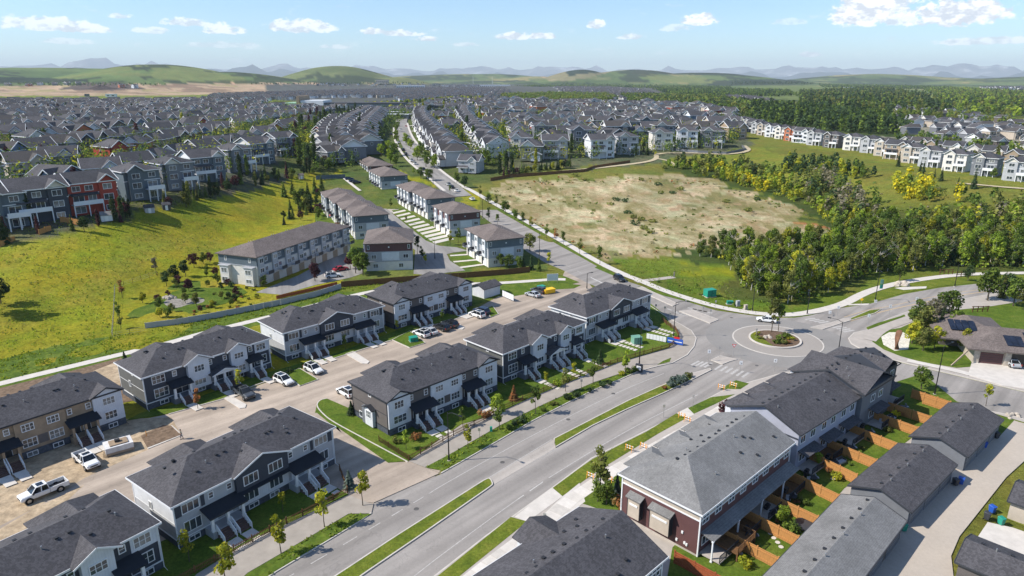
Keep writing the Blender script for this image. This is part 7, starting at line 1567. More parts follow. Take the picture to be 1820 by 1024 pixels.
# poplars, spruces and garden trees of the quarters
PP = [(428,318,1.15,'poplar'),(440,312,1.0,'poplar'),(548,300,1.35,'poplar'),(560,296,1.25,'poplar'),(575,300,1.0,'round'),(585,305,1.2,'round'),(98,372,1.2,'poplar'),(55,400,1.0,'poplar'),(48,395,.9,'poplar'),(205,395,.85,'poplar'),(218,392,.8,'poplar'),(225,388,.7,'poplar'),(335,357,.6,'spruce'),(345,355,.6,'spruce'),(356,352,.65,'spruce'),(366,350,.6,'spruce'),(376,346,.6,'spruce'),(388,338,.6,'spruce'),(398,334,.6,'spruce'),(590,275,1.3,'poplar'),(600,262,1.3,'poplar'),(655,262,1.3,'poplar'),(665,256,1.3,'poplar'),(650,272,1.2,'poplar'),(660,245,1.2,'poplar'),(675,240,1.1,'poplar'),(612,250,1.1,'poplar'),
      (888,310,1.1,'poplar'),(900,306,1.2,'poplar'),(910,306,1.1,'poplar'),(897,300,1.0,'poplar'),(1012,296,.9,'spruce'),(1150,276,.9,'spruce'),(1130,278,.8,'poplar'),(1144,270,.7,'poplar'),(1015,272,1.2,'poplar'),(1480,262,1.0,'poplar'),(1607,282,1.1,'poplar'),(1640,286,1.0,'poplar'),(1596,296,.9,'spruce'),(1710,304,1.0,'poplar'),(1735,308,1.0,'poplar'),(1765,316,.7,'round'),(1800,318,1.0,'poplar'),(850,262,1.1,'poplar'),(838,250,1.1,'poplar'),(830,238,1.1,'poplar'),(845,246,.9,'poplar'),(826,225,1.0,'poplar'),(862,280,1.1,'poplar'),(852,275,1.0,'poplar')]
for i, (px, py, s_, kd) in enumerate(PP):
    x, y, z = T(px, py); wh = 'among the houses on the left' if px < 700 else 'among the houses above the bare slope' if px < 1300 else 'beside the ridge houses'
    plant(kd, x, y, 'green' if kd == 'round' else 'dark' if rnd.random() < .6 else 'green', '%s %s, %s of those planted by hand from the left' % ('columnar' if kd == 'poplar' else 'dark', {'poplar':'poplar','spruce':'spruce','round':'round tree'}[kd]+' '+wh, ordn(i)) if False else '%s %s, %s in from the left' % ({'poplar':'columnar poplar','spruce':'small spruce','round':'round tree'}[kd], wh, ordn(i)), 'garden trees among the houses', s_*.95)
def sprinkle(poly, n, seed, wh, kinds, s0, s1, colrs):
    rr = random.Random(seed); pts = scatter(poly, 5, seed); rr.shuffle(pts); k_ = 0
    for x, y, z in pts:
        if k_ >= n: break
        if all((x-a)**2+(y-b)**2 > 52 for a, b in USED):
            kd = rr.choice(kinds); cc = rr.choice(colrs); plant(kd, x, y, cc, '%s %s %s' % (CW.get(cc, 'purple-leaved' if cc == 'purple' else cc), {'poplar':'columnar poplar','spruce':'spruce','round':'garden tree'}[kd], wh), 'garden trees '+wh, rr.uniform(s0, s1)); k_ += 1
sprinkle([(0,200),(520,196),(600,215),(560,265),(430,305),(250,345),(0,395)], 120, 5, 'between the houses on the left', ['poplar','round','poplar','spruce','round'], .95, 1.45, ['green','dark','dark','green','purple','yg'])
sprinkle([(880,215),(1290,215),(1300,262),(1180,272),(1100,285),(960,296),(890,300)], 90, 6, 'between the houses above the bare slope', ['poplar','round','spruce','round'], .8, 1.3, ['green','dark','dark','green','purple','yg'])
sprinkle([(730,190),(850,190),(880,300),(820,300),(770,235)], 75, 7, 'between the houses right of the main street', ['poplar','poplar','round'], 1.0, 1.6, ['green','dark','yg'])
sprinkle([(1620,262),(1840,285),(1840,312),(1700,300),(1600,280)], 26, 8, 'between the ridge houses', ['poplar','round'], .6, .9, ['green','dark','olive'])
sprinkle([(560,215),(640,200),(650,250),(620,290),(560,312),(500,300),(520,240)], 85, 9, 'left of the main street', ['poplar','poplar','round','round'], .9, 1.5, ['green','dark','dark','purple'])
sprinkle([(0,425),(150,402),(300,366),(440,322),(560,300),(566,312),(440,336),(320,372),(250,386),(150,412),(0,440)], 70, 10, 'on the meadow edge below the houses', ['round','round','poplar','spruce'], .45, .95, ['green','dark','dark','olive','purple'])
sprinkle([(340,500),(375,478),(395,505),(440,522),(430,540),(350,560),(270,572),(240,540),(290,512)], 26, 11, 'in the garden by the gravel pond', ['round'], .28, .5, ['green','yg','dark','purple','olive'])
sprinkle([(500,360),(560,335),(600,372),(598,400),(540,392),(500,400)], 26, 12, 'behind the stepped brown roof', ['round','round','spruce'], .4, .8, ['green','dark','green','purple'])
for i, (px, py, s_) in enumerate([(706,235,.9),(704,252,.9),(690,270,.8),(700,278,1.0),(668,268,.9),(742,286,.95),(748,280,1.0),(730,266,.8),(722,258,.9),(708,215,.9),(726,212,.9),(740,205,.9),(757,298,1.0),(772,300,.9),(678,278,.9),(704,296,.8),(694,290,.9)]):
    plantpx('round', px, py, 'bright' if i % 3 else 'green', 'bright green street tree on the main street, %s from the far end' % ordn(i), 'trees of the main street', s_*1.35)
for i in range(30):
    t_ = i/29; px = lerp(890, 1010, t_)+rnd.uniform(-2,2); py = lerp(312, 300, t_)+rnd.uniform(-2,1); plantpx(rnd.choice(['round','round','spruce']), px, py, rnd.choice(['green','dark','yg','purple']), 'small garden tree behind the wood fence below the showy houses', 'garden trees behind the long wood fence', rnd.uniform(.45, .75))

# ---------------------------------------------------------------- streets further out
sheet('complex_street', [(578,318),(614,318),(640,342),(688,372),(722,400),(757,428),(780,437),(812,440),(832,446),(806,449),(794,452),(800,464),(827,481),(760,489),(735,487),(738,445),(700,414),(660,388),(600,345)], .05, M['road2'], th=.1)
sheet('complex_street', [(455,520),(500,524),(560,507),(625,493),(645,486),(640,462),(618,445),(598,442),(585,460),(530,490)], .054, M['road2'], th=.1)
sheet('complex_street', [(684,372),(700,366),(712,371),(694,379)], .058, M['walk2'], th=.1)
for i in range(11):
    t_ = i/10; a = (lerp(697,768,t_), lerp(378,430,t_)); b = (a[0]+lerp(22,34,t_), a[1]-lerp(5,8,t_)); w_ = lerp(2.2,3.5,t_)
    sheet('driveway', [a, (a[0]+w_*1.4, a[1]+w_), (b[0]+w_*1.4, b[1]+w_), b], .075, M['walk'], th=.1)
for a, b in (((612,318),(640,340)), ((800,455),(845,452)), ((806,466),(850,462)), ((818,476),(862,470))):
    drape('driveway', [a, b], 1.6, M['walk'], .09)
for poly in [[(696,374),(722,372),(780,408),(800,430),(772,433),(756,426)], [(797,453),(845,447),(870,468),(832,478),(806,464)], [(560,372),(600,372),(622,402),(600,412),(560,398)]]: lawn('lawn', poly, 'lawn', .055)
lawn('garden_lawn', [(235,510),(300,498),(350,480),(375,470),(385,498),(430,512),(440,520),(400,540),(330,560),(262,578),(222,560),(225,530)], 'lawn', .05)
sheet('pond_bed', [(288,537),(306,530),(330,533),(352,528),(366,533),(358,540),(335,541),(318,548),(300,547)], .06, M['pond'], th=.1, sm_=2)
lawn('lawn', [(600,505),(740,498),(940,481),(985,488),(1003,495),(880,503),(700,512),(607,520)], 'verge', .045)
drape('road', [(818,350),(800,335),(775,312),(752,292),(737,272),(725,252),(717,236),(712,222),(716,208),(735,196)], 11.5, M['road2'], .06)
drape('sidewalk', [(828,336),(808,322),(782,303),(762,285),(748,266),(736,250),(728,234),(724,220)], 1.6, M['walk'], .1)
drape('sidewalk', [(790,340),(768,322),(745,304),(722,284),(706,262),(700,244),(700,228)], 1.6, M['walk'], .1)
drape('road', [(952,196),(944,206),(934,220),(922,236),(905,256)], 9, M['alley'], .08)
drape('road', [(800,181),(760,186),(720,200)], 10, M['road2'], .08)
for i in range(9):
    t_ = i/8; px, py = lerp(716,790,t_), lerp(228,298,t_); x, y, z = T(px, py); drape('driveway', [(px+6, py-2), (px+22+t_*8, py-4)], 3.2, M['walk'], .12)
for ln in ([(0,262),(150,246),(300,238),(420,232)], [(60,330),(200,300),(330,278),(430,262)], [(0,222),(200,214),(400,208)]): drape('road', ln, 7, M['road2'], .08)
# ---------------------------------------------------------------- vehicles
def loft(mb, sts, m=0, cap=True):
    """sts: (x, z0, z1, half width bottom, half width top); rounded-box sections"""
    o = len(mb.v); n = 10
    for x, z0, z1, wb, wt in sts:
        h = z1-z0; sec = [(-wb*.93, z0), (wb*.93, z0), (wb, z0+h*.22), (wb*.99, z0+h*.6), (lerp(wb, wt, .85), z0+h*.86), (wt*.86, z1), (-wt*.86, z1), (-lerp(wb, wt, .85), z0+h*.86), (-wb*.99, z0+h*.6), (-wb, z0+h*.22)]
        mb.v += [(x, y, z) for y, z in sec]
    for i in range(len(sts)-1):
        for k_ in range(n): mb.f.append((o+i*n+k_, o+i*n+(k_+1)%n, o+(i+1)*n+(k_+1)%n, o+(i+1)*n+k_)[::-1]); mb.m.append(m)
    if cap: mb.f += [tuple(o+k_ for k_ in range(n)), tuple(o+(len(sts)-1)*n+k_ for k_ in range(n))[::-1]]; mb.m += [m, m]
    return mb
def cabin(mb, xs, zb, zt, wb, wt, m=0):
    """xs: bottom rear, top rear, top front, bottom front"""
    a, b, c_, d = xs
    V = [(a,-wb,zb),(d,-wb,zb),(c_,-wt,zt),(b,-wt,zt),(a,wb,zb),(d,wb,zb),(c_,wt,zt),(b,wt,zt)]
    return mb.add(V, [(0,1,2,3),(5,4,7,6),(3,2,6,7),(1,5,6,2),(4,0,3,7)], m)
CARK = {}
def car_kind(kd):
    S = {'suv': dict(L=4.6, W=.93, b=[(-2.3,.45,.95,.82,.75),(-2.2,.32,1.02,.92,.86),(-1.2,.28,1.05,.94,.88),(.6,.28,1.02,.94,.88),(1.2,.3,1.0,.93,.84),(2.05,.34,.86,.9,.76),(2.3,.42,.7,.78,.66)], c=[(-2.12,-1.75,.15,1.08)], zt=1.68, wh=(-1.38,1.38,.36)),
         'sedan': dict(L=4.6, W=.9, b=[(-2.3,.45,.85,.8,.7),(-2.15,.3,.95,.9,.8),(-1.2,.26,.95,.91,.84),(.6,.26,.93,.91,.84),(1.2,.28,.9,.9,.8),(2.05,.32,.76,.87,.7),(2.3,.4,.62,.74,.6)], c=[(-1.75,-1.0,.2,1.05)], zt=1.45, wh=(-1.38,1.4,.33)),
         'pickup': dict(L=5.8, W=1.0, b=[(-.55,.5,1.2,.98,.93),(.9,.48,1.2,.99,.93),(1.5,.5,1.2,.98,.9),(2.75,.52,1.1,.95,.82),(2.9,.58,.95,.86,.76)], c=[(-.55,-.4,.95,1.65)], zt=1.88, wh=(-1.75,2.0,.41))}[kd]
    bd = MB(); loft(bd, S['b']); a, b, c_, d = S['c'][0]; zt = S['zt']; zb = max(s[2] for s in S['b'])-.06; W_ = S['W']
    gl = MB(); cabin(gl, (a, b, c_, d), zb, zt-.06, W_*.90, W_*.70)
    tp = MB(); tp.box(b-.02, c_+.02, -W_*.71, W_*.71, zt-.07, zt)
    for y in (-1, 1):   # pillars
        for (x0, x1) in ((a, b), (d, c_), ((a+d)/2-.15, (b+c_)/2)): tp.bar((x0, y*W_*.90, zb), (x1, y*W_*.705, zt-.04), .09, .06)
    if kd == 'suv': tp.box(b+.25, c_-.3, -W_*.6, W_*.6, zt+.001, zt+.01, 1)
    if kd == 'pickup':
        bd.box(-2.9, -.6, -.98, -.86, .55, 1.22).box(-2.9, -.6, .86, .98, .55, 1.22).box(-2.9, -2.8, -.86, .86, .55, 1.2).box(-2.8, -.6, -.86, .86, .6, .68, 1); bd.box(-2.95, -2.9, -.9, .9, .5, .68, 2)
        tp.box(-.1, .7, -.5, .5, zt+.001, zt+.012, 1)
    g = MB(); xf = S['b'][-1][0]; g.box(xf-.08, xf+.03, -W_*.5, W_*.5, S['b'][-1][1]+.12, S['b'][-1][2]-.06)
    r = S['wh'][2]; wt = MB().tube([(0,-.12,0),(0,.12,0)], [r,r], 16); rm_ = MB().tube([(0,-.13,0),(0,.13,0)], [r*.62,r*.62], 10)
    arch = MB()
    for x in S['wh'][:2]:
        for y in (-1, 1): arch.tube([(x, y*(W_-.1), r), (x, y*(W_+.008), r)], [r+.09, r+.09], 14)
    hl = MB().box(-.06, .06, -.16, .16, -.07, .07); tl = MB().box(-.03, .04, -.1, .1, -.16, .16)
    mi = MB().box(-.08, .08, -.14, .08, -.08, .08)
    return dict(body=bd.mesh('body', [PAINT['white'], M['black'], M['galv']]), glass=gl.mesh('windows', M['cglass']), top=tp.mesh('roof', [PAINT['white'], M['cglass']]), grille=g.mesh('grille', M['black']), tyre=wt.mesh('tyre', M['tyre']), rim=rm_.mesh('rim', M['rim']), arch=arch.mesh('wheel_arch', M['tyre']),
                hl=hl.mesh('headlight', M['glow']), tl=tl.mesh('tail_light', M['tail']), mi=mi.mesh('mirror', M['black']), S=S, W=W_, xf=xf, zb=zb, d=d)
def car(kd, colr, px, py, ang, label, group=None, z=.04, name=None, px_=True, lod=2):
    k_ = cached(('car', kd), lambda: car_kind(kd)); x, y, zz = T(px, py) if px_ else (px, py, 0); r = thing(name or ('pickup_truck' if kd == 'pickup' else 'parked_car'), label, 'pickup' if kd == 'pickup' else 'car', (x, y, zz+z), ang, group); P_ = PAINT[colr]
    link('body', k_['body'], r, mats=[P_, M['black'], M['galv']]); link('windows', k_['glass'], r); link('roof', k_['top'], r, mats=[P_, M['cglass']])
    link('wheel_arches', k_['arch'], r, kind='stuff')
    S = k_['S']; rr = S['wh'][2]
    for wx in S['wh'][:2]:
        for s_ in (-1, 1):
            t_ = link('wheel', k_['tyre'], r, (wx, s_*(k_['W']-.1), rr))
            if lod > 1: link('rim', k_['rim'], t_)
    if lod > 1:
        link('grille', k_['grille'], r)
        fz = S['b'][-1]; b0 = S['b'][0]
        for s_ in (-1, 1): link('headlight', k_['hl'], r, (fz[0]-.1, s_*k_['W']*.74, fz[2]-.03)); link('tail_light', k_['tl'], r, ((b0[0] if kd != 'pickup' else -2.9)-.005, s_*k_['W']*.82, .88)); link('mirror', k_['mi'], r, (k_['d']-.25, s_*(k_['W']+.06), k_['zb']+.08))
    return r
def hd(a, b): p, q = G(*a), G(*b); return math.atan2(q[1]-p[1], q[0]-p[0])
car('pickup', 'white', 79, 880, hd((105.7,873.5),(47.7,896.7)), 'white crew-cab pickup parked nearest the bottom left corner')
car('pickup', 'white', 155, 825, hd((134,818),(154.7,836)), 'white pickup with open bed beside the wrapped pallet')
car('pickup', 'grey', 434, 704, hd((421,702),(438,714)), 'dark grey pickup parked before the charcoal row', z=.05)
car('suv', 'white', 505, 681, hd((491,681),(507.4,688.5)), 'white SUV parked left of the kerbed lawn')
car('suv', 'white', 558, 661, hd((545,662.7),(561,670)), 'white SUV with black roof panel parked right of the kerbed lawn')
car('suv', 'white', 616, 702, hd((640,700),(622,690)), 'white SUV half hidden behind the taupe end wall')
AP = hd((750.7,603),(735.6,597))
car('suv', 'white', 749, 597, AP, 'white SUV beside the green box on the lawn', 'cars in the middle of the parking lot')
car('sedan', 'silver', 764, 593, AP, 'silver-grey sedan between the white SUV and the black cars', 'cars in the middle of the parking lot')
car('suv', 'black', 785, 586, AP, 'black SUV left of its black neighbour', 'cars in the middle of the parking lot')
car('suv', 'black', 800, 580, AP, 'black SUV at the right end of the middle row', 'cars in the middle of the parking lot')
car('suv', 'white', 848, 563, AP, 'white SUV before the small detached garage'); car('suv', 'blue', 856, 557, AP, 'dark blue SUV between the white SUV and the lawn')
car('sedan', 'silver', 947, 527, AP, 'silver sedan at the end of the lot near the white signs'); car('suv', 'grey', 957, 520, AP, 'grey SUV next to the green bin')
car('suv', 'black', 1101, 499, hd((1062,474),(1133,512)), 'black SUV driving down to the roundabout', name='car'); car('sedan', 'white', 1362, 572, hd((1378,575),(1346,571)), 'white sedan on the far side of the roundabout', name='car')
car('sedan', 'silver', 1796, 650, R(80), 'silver car half inside the open garage of the modern house', z=.2)
car('sedan', 'red', 606, 481, R(40), 'dark red car beside the purple tree'); car('suv', 'white', 592, 493, R(25), 'white SUV behind the wooden fence')
for i, (px, py, cc, ty) in enumerate([(797,330,'silver','suv'),(803,335,'black','sedan'),(811,341,'white','sedan'),(839,356,'white','sedan'),(731,287,'white','suv'),(737,293,'white','suv'),(716,268,'black','suv'),(721,275,'black','sedan'),(692,264,'white','sedan'),(752,303,'black','suv'),(621,320,'blue','suv'),(628,324,'blue','sedan'),(634,326,'black','suv'),(707,255,'white','sedan'),(726,245,'silver','suv'),(695,240,'grey','suv'),(712,232,'white','suv'),(690,228,'black','sedan'),(722,226,'red','sedan')]):
    near = px in (621, 628, 634); car(ty, cc, px, py, R(112) if not near else R(22), '%s car parked %s, %s from the near end' % (cc, 'beside the brown-roofed blocks' if near else 'along the upper boulevard', ordn(i)), 'cars parked beside the brown-roofed blocks' if near else 'cars parked along the upper boulevard', z=.1, lod=1)
for i, (px, py, cc) in enumerate([(930,222,'white'),(940,214,'red'),(928,232,'grey'),(920,240,'black'),(944,206,'white')]): car('suv', cc, px, py, R(95), '%s car on the short street above the bare slope, %s from the top' % (cc, ordn(i)), 'cars on the short street above the bare slope', z=.12, lod=1)
# ---------------------------------------------------------------- lamp posts and signs
def lamp(px, py, label, h=8.2, arm=2.4, ang=0, group='black lamp posts', arms=1):
    x, y, z = T(px, py); r = thing('street_lamp', label, 'street lamp', (x, y, z), ang, group)
    MB().tube([(0,0,0),(0,0,h*.5),(0,0,h)], [.11,.085,.055], 8).build('post', M['black'], r); MB().tube([(0,0,0),(0,0,.22)], [.28,.28], 8).build('base', M['conc'], r); MB().tube([(0,0,.2),(0,0,1.0)], [.15,.13], 8).build('base_sleeve', M['black'], r)
    for k_ in range(arms):
        s_ = 1-2*k_; MB().tube([(0,0,h-.25),(s_*arm*.4,0,h+.2),(s_*arm,0,h+.25)], [.05,.045,.035], 6).build('arm', M['black'], r); MB().box(min(s_*(arm-.1),s_*(arm+.55)), max(s_*(arm-.1),s_*(arm+.55)), -.13, .13, h+.16, h+.3).build('lamp_head', M['black'], r)
    return r
lamp(798, 820, 'tall black lamp post at the picket fence corner', ang=R(-40)); lamp(1136, 650, 'black lamp post beside the black sign box', ang=R(-45)); lamp(1197, 599, 'black lamp post on the garden corner by the roundabout', ang=R(-10)); lamp(1337, 553.6, 'black lamp post right of the small green box', 8.6, ang=R(-90)); lamp(1434.4, 558.7, 'black lamp post where the path meets the roundabout', 6.5, ang=R(-120))
lamp(1489, 632, 'black lamp post rising behind the dark roof beside the roundabout', 7.5, ang=R(140)); lamp(1555.4, 534.6, 'black lamp post carrying green banners', 8.2, ang=R(-110)); lamp(1696.6, 510, 'black lamp post beside the wooden frames', 6.5, ang=R(-110)); lamp(1660.8, 702, 'tall black lamp post on the side street verge', 9.5, ang=R(30))
lamp(958.5, 455, 'black lamp post on the upper boulevard beside the brown roofs', 8, ang=R(20)); lamp(858, 388, 'black lamp post on the upper boulevard beside the maroon block', 8, ang=R(20)); lamp(770, 327, 'black lamp post furthest up the boulevard', 8, ang=R(20)); lamp(773, 461, 'black lamp post at the driveway loop', 6.5, ang=R(200)); lamp(1043, 514, 'black lamp post at the parking lot entrance', 4.5, 1.0, ang=R(0)); lamp(563, 486, 'black lamp post in the shaded lane', 6, 1.2)
def banner(): 
    x, y, z = T(1559, 534); b = thing('banner', 'green and white banner hanging on the lamp post by the curved road', 'banner', (x, y, z+3.2)); 
    for i in range(2): MB().box(.1, .9, -.03, .03, i*1.3, i*1.3+1.15, i).build('panel', [M['green'], M['greenp']], b)
banner()
def signpost(px, py, label, kind='white', h=2.2, face=R(-100), group='road signs around the roundabout', base=None):
    x, y, z = T(px, py); r = thing('road_sign', label, 'road sign', (x, y, z+.1), face+math.pi/2, group); MB().tube([(0,0,0),(0,0,h)], [.035,.035], 6).build('post', M['galv'], r)
    q = MB()
    if kind == 'diamond': q.add([(0,-.06,h-.25),(.45,-.06,h+.2),(0,-.06,h+.65),(-.45,-.06,h+.2),(0,-.03,h-.25),(.45,-.03,h+.2),(0,-.03,h+.65),(-.45,-.03,h+.2)], [(0,1,2,3),(7,6,5,4),(0,4,5,1),(1,5,6,2),(2,6,7,3),(3,7,4,0)]); q.build('sign_plate', M['yellow'], r)
    elif kind == 'yield':
        q.add([(0,-.06,h-.4),(.45,-.06,h+.35),(-.45,-.06,h+.35),(0,-.03,h-.4),(.45,-.03,h+.35),(-.45,-.03,h+.35)], [(0,1,2),(5,4,3),(0,3,4,1),(1,4,5,2),(2,5,3,0)]); q.build('sign_plate', M['redp'], r); MB().add([(0,-.065,h-.2),(.27,-.065,h+.25),(-.27,-.065,h+.25)], [(0,1,2)]).build('sign_face', M['white'], r)
    elif kind == 'dark': q.box(-.2, .2, -.06, -.03, h-.3, h+.22).build('sign_plate', M['galv'], r)
    else: 
        q.box(-.3, .3, -.06, -.03, h-.4, h+.35).build('sign_plate', M['white'], r); s = MB()
        if kind == 'keepright': s.bar((-.12,-.064,h+.15), (.1,-.064,h-.15), .07, .01); s.bar((.12,-.064,h-.2), (.12,-.064,h+.02), .06, .01); s.bar((.12,-.064,h-.18), (-.06,-.064,h-.18), .06, .01)
        else: s.bar((0,-.064,h-.2), (0,-.064,h+.1), .07, .01); s.bar((0,-.064,h+.15), (-.12,-.064,h), .06, .01); s.bar((0,-.064,h+.15), (.12,-.064,h), .06, .01)
        s.build('symbol', M['black'], r)
    return r
for px, py, kd, lb in [(1259,643,'white','white sign at the crossing left of the splitter island'),(1315,664,'keepright','white keep-right sign on the boulevard crossing'),(1303,633,'yield','red and white yield sign on the splitter island'),(1278,636,'dark','grey-backed sign on the point of the splitter island'),(1376,660,'white','small white sign on the curb behind the dark roof'),(1343,603,'dark','dark sign on the left of the roundabout island'),(1473,571,'keepright','white keep-right sign on the eastern crossing'),(1488,562,'white','white sign just above the eastern crossing'),
    (1529,549,'diamond','yellow diamond sign before the curved road'),(1554,551,'white','white sign on the median tip of the curved road'),(1542,577,'keepright','white keep-right sign left on the curved road'),(1580,560,'white','white arrow sign in the middle of the curved road'),(1627,546,'white','white arrow sign furthest along the curved road'),(1694,531,'white','white marker sign beyond the curve'),(1181,562,'dark','grey sign left of the northern splitter island'),(1190,574,'dark','grey sign beside the curved garden fence'),(1218,550,'dark','grey sign at the northern crossing'),(1249,562,'dark','grey sign on the northern splitter island'),(1262,568,'dark','dark sign on the tip of the northern island'),(1165,558,'dark','dark sign beside the last townhouse'),(1231,725,'dark','thin sign on the triangular verge east of the boulevard'),(968,935,'dark','thin dark sign between the two lower verges'),(1271,551,'dark','grey sign by the field near the large green box'),
    (925,752,'dark','short grey sign on the west path'),(852,780,'dark','short green-grey marker on the west verge'),(1033,696,'dark','thin grey marker post by the west path'),(1179,743,'dark','thin grey marker on the long east verge')]:
    signpost(px, py, lb, kd, 2.2 if px > 1000 else 1.6)
# ---------------------------------------------------------------- utility boxes, bins, barricades
def ubox(px, py, w, d, h, mat, label, ang=R(20)):
    x, y, z = T(px, py); r = thing('utility_box', label, 'utility box', (x, y, z+.05), ang); MB().box(-w/2, w/2, -d/2, d/2, .12, h).build('cabinet', M[mat], r); MB().box(-w/2-.05, w/2+.05, -d/2-.05, d/2+.05, h, h+.07).build('lid', M[mat], r); MB().box(-w/2-.15, w/2+.15, -d/2-.15, d/2+.15, -.1, .12).build('plinth', M['conc'], r)
    MB().box(-w*.02, w*.02, -d/2-.02, -d/2, .2, h-.05).box(w*.1, w*.16, -d/2-.05, -d/2, h*.5, h*.6).build('door_handle', M['dark'], r)
ubox(1261, 527, 2.7, 1.9, 1.9, 'green', 'large green utility box on the grass above the roundabout'); ubox(1297, 541, 1.5, .8, .8, 'green', 'low green utility box right of the large one', R(0)); ubox(1311, 544, .9, .6, 1.3, 'lgrey', 'taller grey utility pedestal beside the low green box'); ubox(1325, 550, .8, .6, 1.1, 'beige', 'small beige utility pedestal by the path')
ubox(735, 607, 1.7, 1.4, 1.0, 'green', 'green transformer box on the kerbed lawn', R(25)); ubox(1131, 611, 1.9, 1.7, 1.6, 'greenp', 'pale green utility box in the last garden', R(15))
def bin_(px, py, mat, label, ang=0, lean=0):
    x, y, z = T(px, py); r = thing('wheelie_bin', label, 'bin', (x, y, z+.17), ang, None); b = MB(); b.add([(-.24,-.26,.06),(.24,-.26,.06),(.24,.26,.06),(-.24,.26,.06),(-.31,-.36,.95),(.31,-.36,.95),(.31,.36,.95),(-.31,.36,.95)], [(0,3,2,1),(4,5,6,7),(0,1,5,4),(1,2,6,5),(2,3,7,6),(3,0,4,7)]); b.build('bin_body', M[mat], r)
    MB().add([(-.33,-.4,.96),(.33,-.4,.96),(.33,.4,1.02),(-.33,.4,1.02),(-.33,-.4,1.0),(.33,-.4,1.0),(.28,.3,1.1),(-.28,.3,1.1)], [(0,3,2,1),(4,5,6,7),(0,1,5,4),(1,2,6,5),(2,3,7,6),(3,0,4,7)]).build('lid', M[mat], r)
    w = MB()
    for s_ in (-1, 1): w.tube([(s_*.27,.3,.1),(s_*.33,.3,.1)], [.1,.1], 10)
    w.build('wheels', M['black'], r, kind='stuff'); return r
bin_(1762,913,'bluep','blue bin on the alley left of the green one', R(20)); bin_(1753,925,'charc','black bin beside the blue bin on the alley', R(40)); bin_(1778,934,'green','green bin across from the blue bin', R(15)); bin_(1817,927,'green','green bin at the right edge behind the tan garage'); bin_(1707,862,'bluep','light blue bin leaning at the garage corner', R(50)); bin_(1697,864,'charc','black bin beside the light blue bin', R(10)); bin_(1748,797,'bluep','dark blue bin by the far garage doors'); bin_(1770,780,'charc','black bin behind the far garage'); bin_(1605,945,'green','green bin in the garage shade at the bottom')
def barricade(px, py, ang, label):
    x, y, z = T(px, py); r = thing('barricade', label, 'barricade', (x, y, z+.17), ang, 'orange barricades on the east sidewalk')
    for s_ in (-1, 1): link('leg', cached('bleg', lambda: MB().bar((0,-.3,0),(0,0,1.05),.05).bar((0,.3,0),(0,0,1.05),.05).mesh('leg', M['orangep'])), r, (s_*.55, 0, 0))
    def pl():
        m_ = MB()
        for k_ in range(6): m_.box(-.7+k_*.2333, -.7+(k_+1)*.2333-.002, -.03, .01, -.08, .08, k_ % 2)
        return m_.mesh('plank', [M['orangep'], M['white']])
    for z_ in (.5, .9): link('plank', cached('bplank', pl), r, (0, -.02, z_))
for i, (px, py) in enumerate([(1050,853),(1083,858),(1118,803),(1144,800),(1212,745),(1222,752),(1282,694),(1303,690)]): barricade(px, py, R(-45 if i % 2 else -38), 'orange and white barricade, %s up the east sidewalk from the tall sparse tree' % ordn(i))
# ---------------------------------------------------------------- fences
def picket(label, pts, mat='woodb', h=.95, px=True, z0=.14):
    P = gp(pts) if px else pts; root = thing('picket_fence', label, 'fence', (P[0][0], P[0][1], z0)); pk = MB(); rl = MB(); ox, oy = P[0]; npk = 0
    pm = cached(('ppost', mat, h), lambda: MB().box(-.06,.06,-.06,.06,0,h+.12).mesh('post', M[mat]))
    for a, b in zip(P[:-1], P[1:]):
        L_ = math.dist(a, b); n = max(1, round(L_/2.4))
        for i in range(n): link('post', pm, root, (lerp(a[0],b[0],i/n)-ox, lerp(a[1],b[1],i/n)-oy, 0))
        d = Vector((b[0]-a[0], b[1]-a[1])).normalized(); A = Vector((a[0]-ox, a[1]-oy, 0)); B = Vector((b[0]-ox, b[1]-oy, 0))
        for zz in (.25, h-.22): rl.bar(A+Vector((0,0,zz)), B+Vector((0,0,zz)), .05, .08)
        k_ = int(L_/.21)
        for i in range(k_): q = A.lerp(B, (i+.5)/k_); nn = Vector((-d.y, d.x, 0))*.035; pk.bar(q-nn+Vector((0,0,.06)), q-nn+Vector((0,0,h)), .10, .025)
    link('post', pm, root, (P[-1][0]-ox, P[-1][1]-oy, 0)); rl.build('rail', M[mat], root, kind='stuff'); pk.build('pickets', M[mat], root, kind='stuff')
picket('brown picket fence along the path below the bottom left rows', [(150,1130),(347,1020),(480,948),(618,878),(604,838)])
picket('brown picket fence rounding the driveway corner under the lamp post', [(674,786),(727,820),(806,776),(877,740),(892,729)]); picket('brown picket fence before the second charcoal row', [(892,730),(946,706),(986,689),(1031,671.5)]); picket('brown picket fence curving round the last garden', [(1031,671),(1097,645),(1144,631.5),(1189,619),(1202,610),(1206.5,600),(1199.7,588),(1184,578),(1176,570)])
def vinyl(label, pts, mat, h, name='panel_fence', pw=2.4, post=None):
    P = [T(*q) for q in pts]; root = thing(name, label, 'fence', P[0])
    for a, b in zip(P[:-1], P[1:]):
        L_ = math.dist(a[:2], b[:2]); n = max(1, round(L_/pw)); ang = math.atan2(b[1]-a[1], b[0]-a[0]); w = L_/n
        pm = cached(('vp', mat, h, round(w, 1)), lambda: MB().box(.06, w-.06, -.025, .025, .05, h-.08).box(.06, w-.06, -.04, .04, h-.08, h).mesh('panel', M[mat])); qm = cached(('vq', post or mat, h), lambda: MB().box(-.07,.07,-.07,.07,-.4,h+.08).mesh('post', M[post or mat]))
        for i in range(n):
            t_ = i/n; x, y, z = (lerp(a[k_], b[k_], t_) for k_ in range(3)); z = H(x, y)
            link('panel', pm, root, (x-P[0][0], y-P[0][1], z-P[0][2]), ang); link('post', qm, root, (x-P[0][0], y-P[0][1], z-P[0][2]), ang)
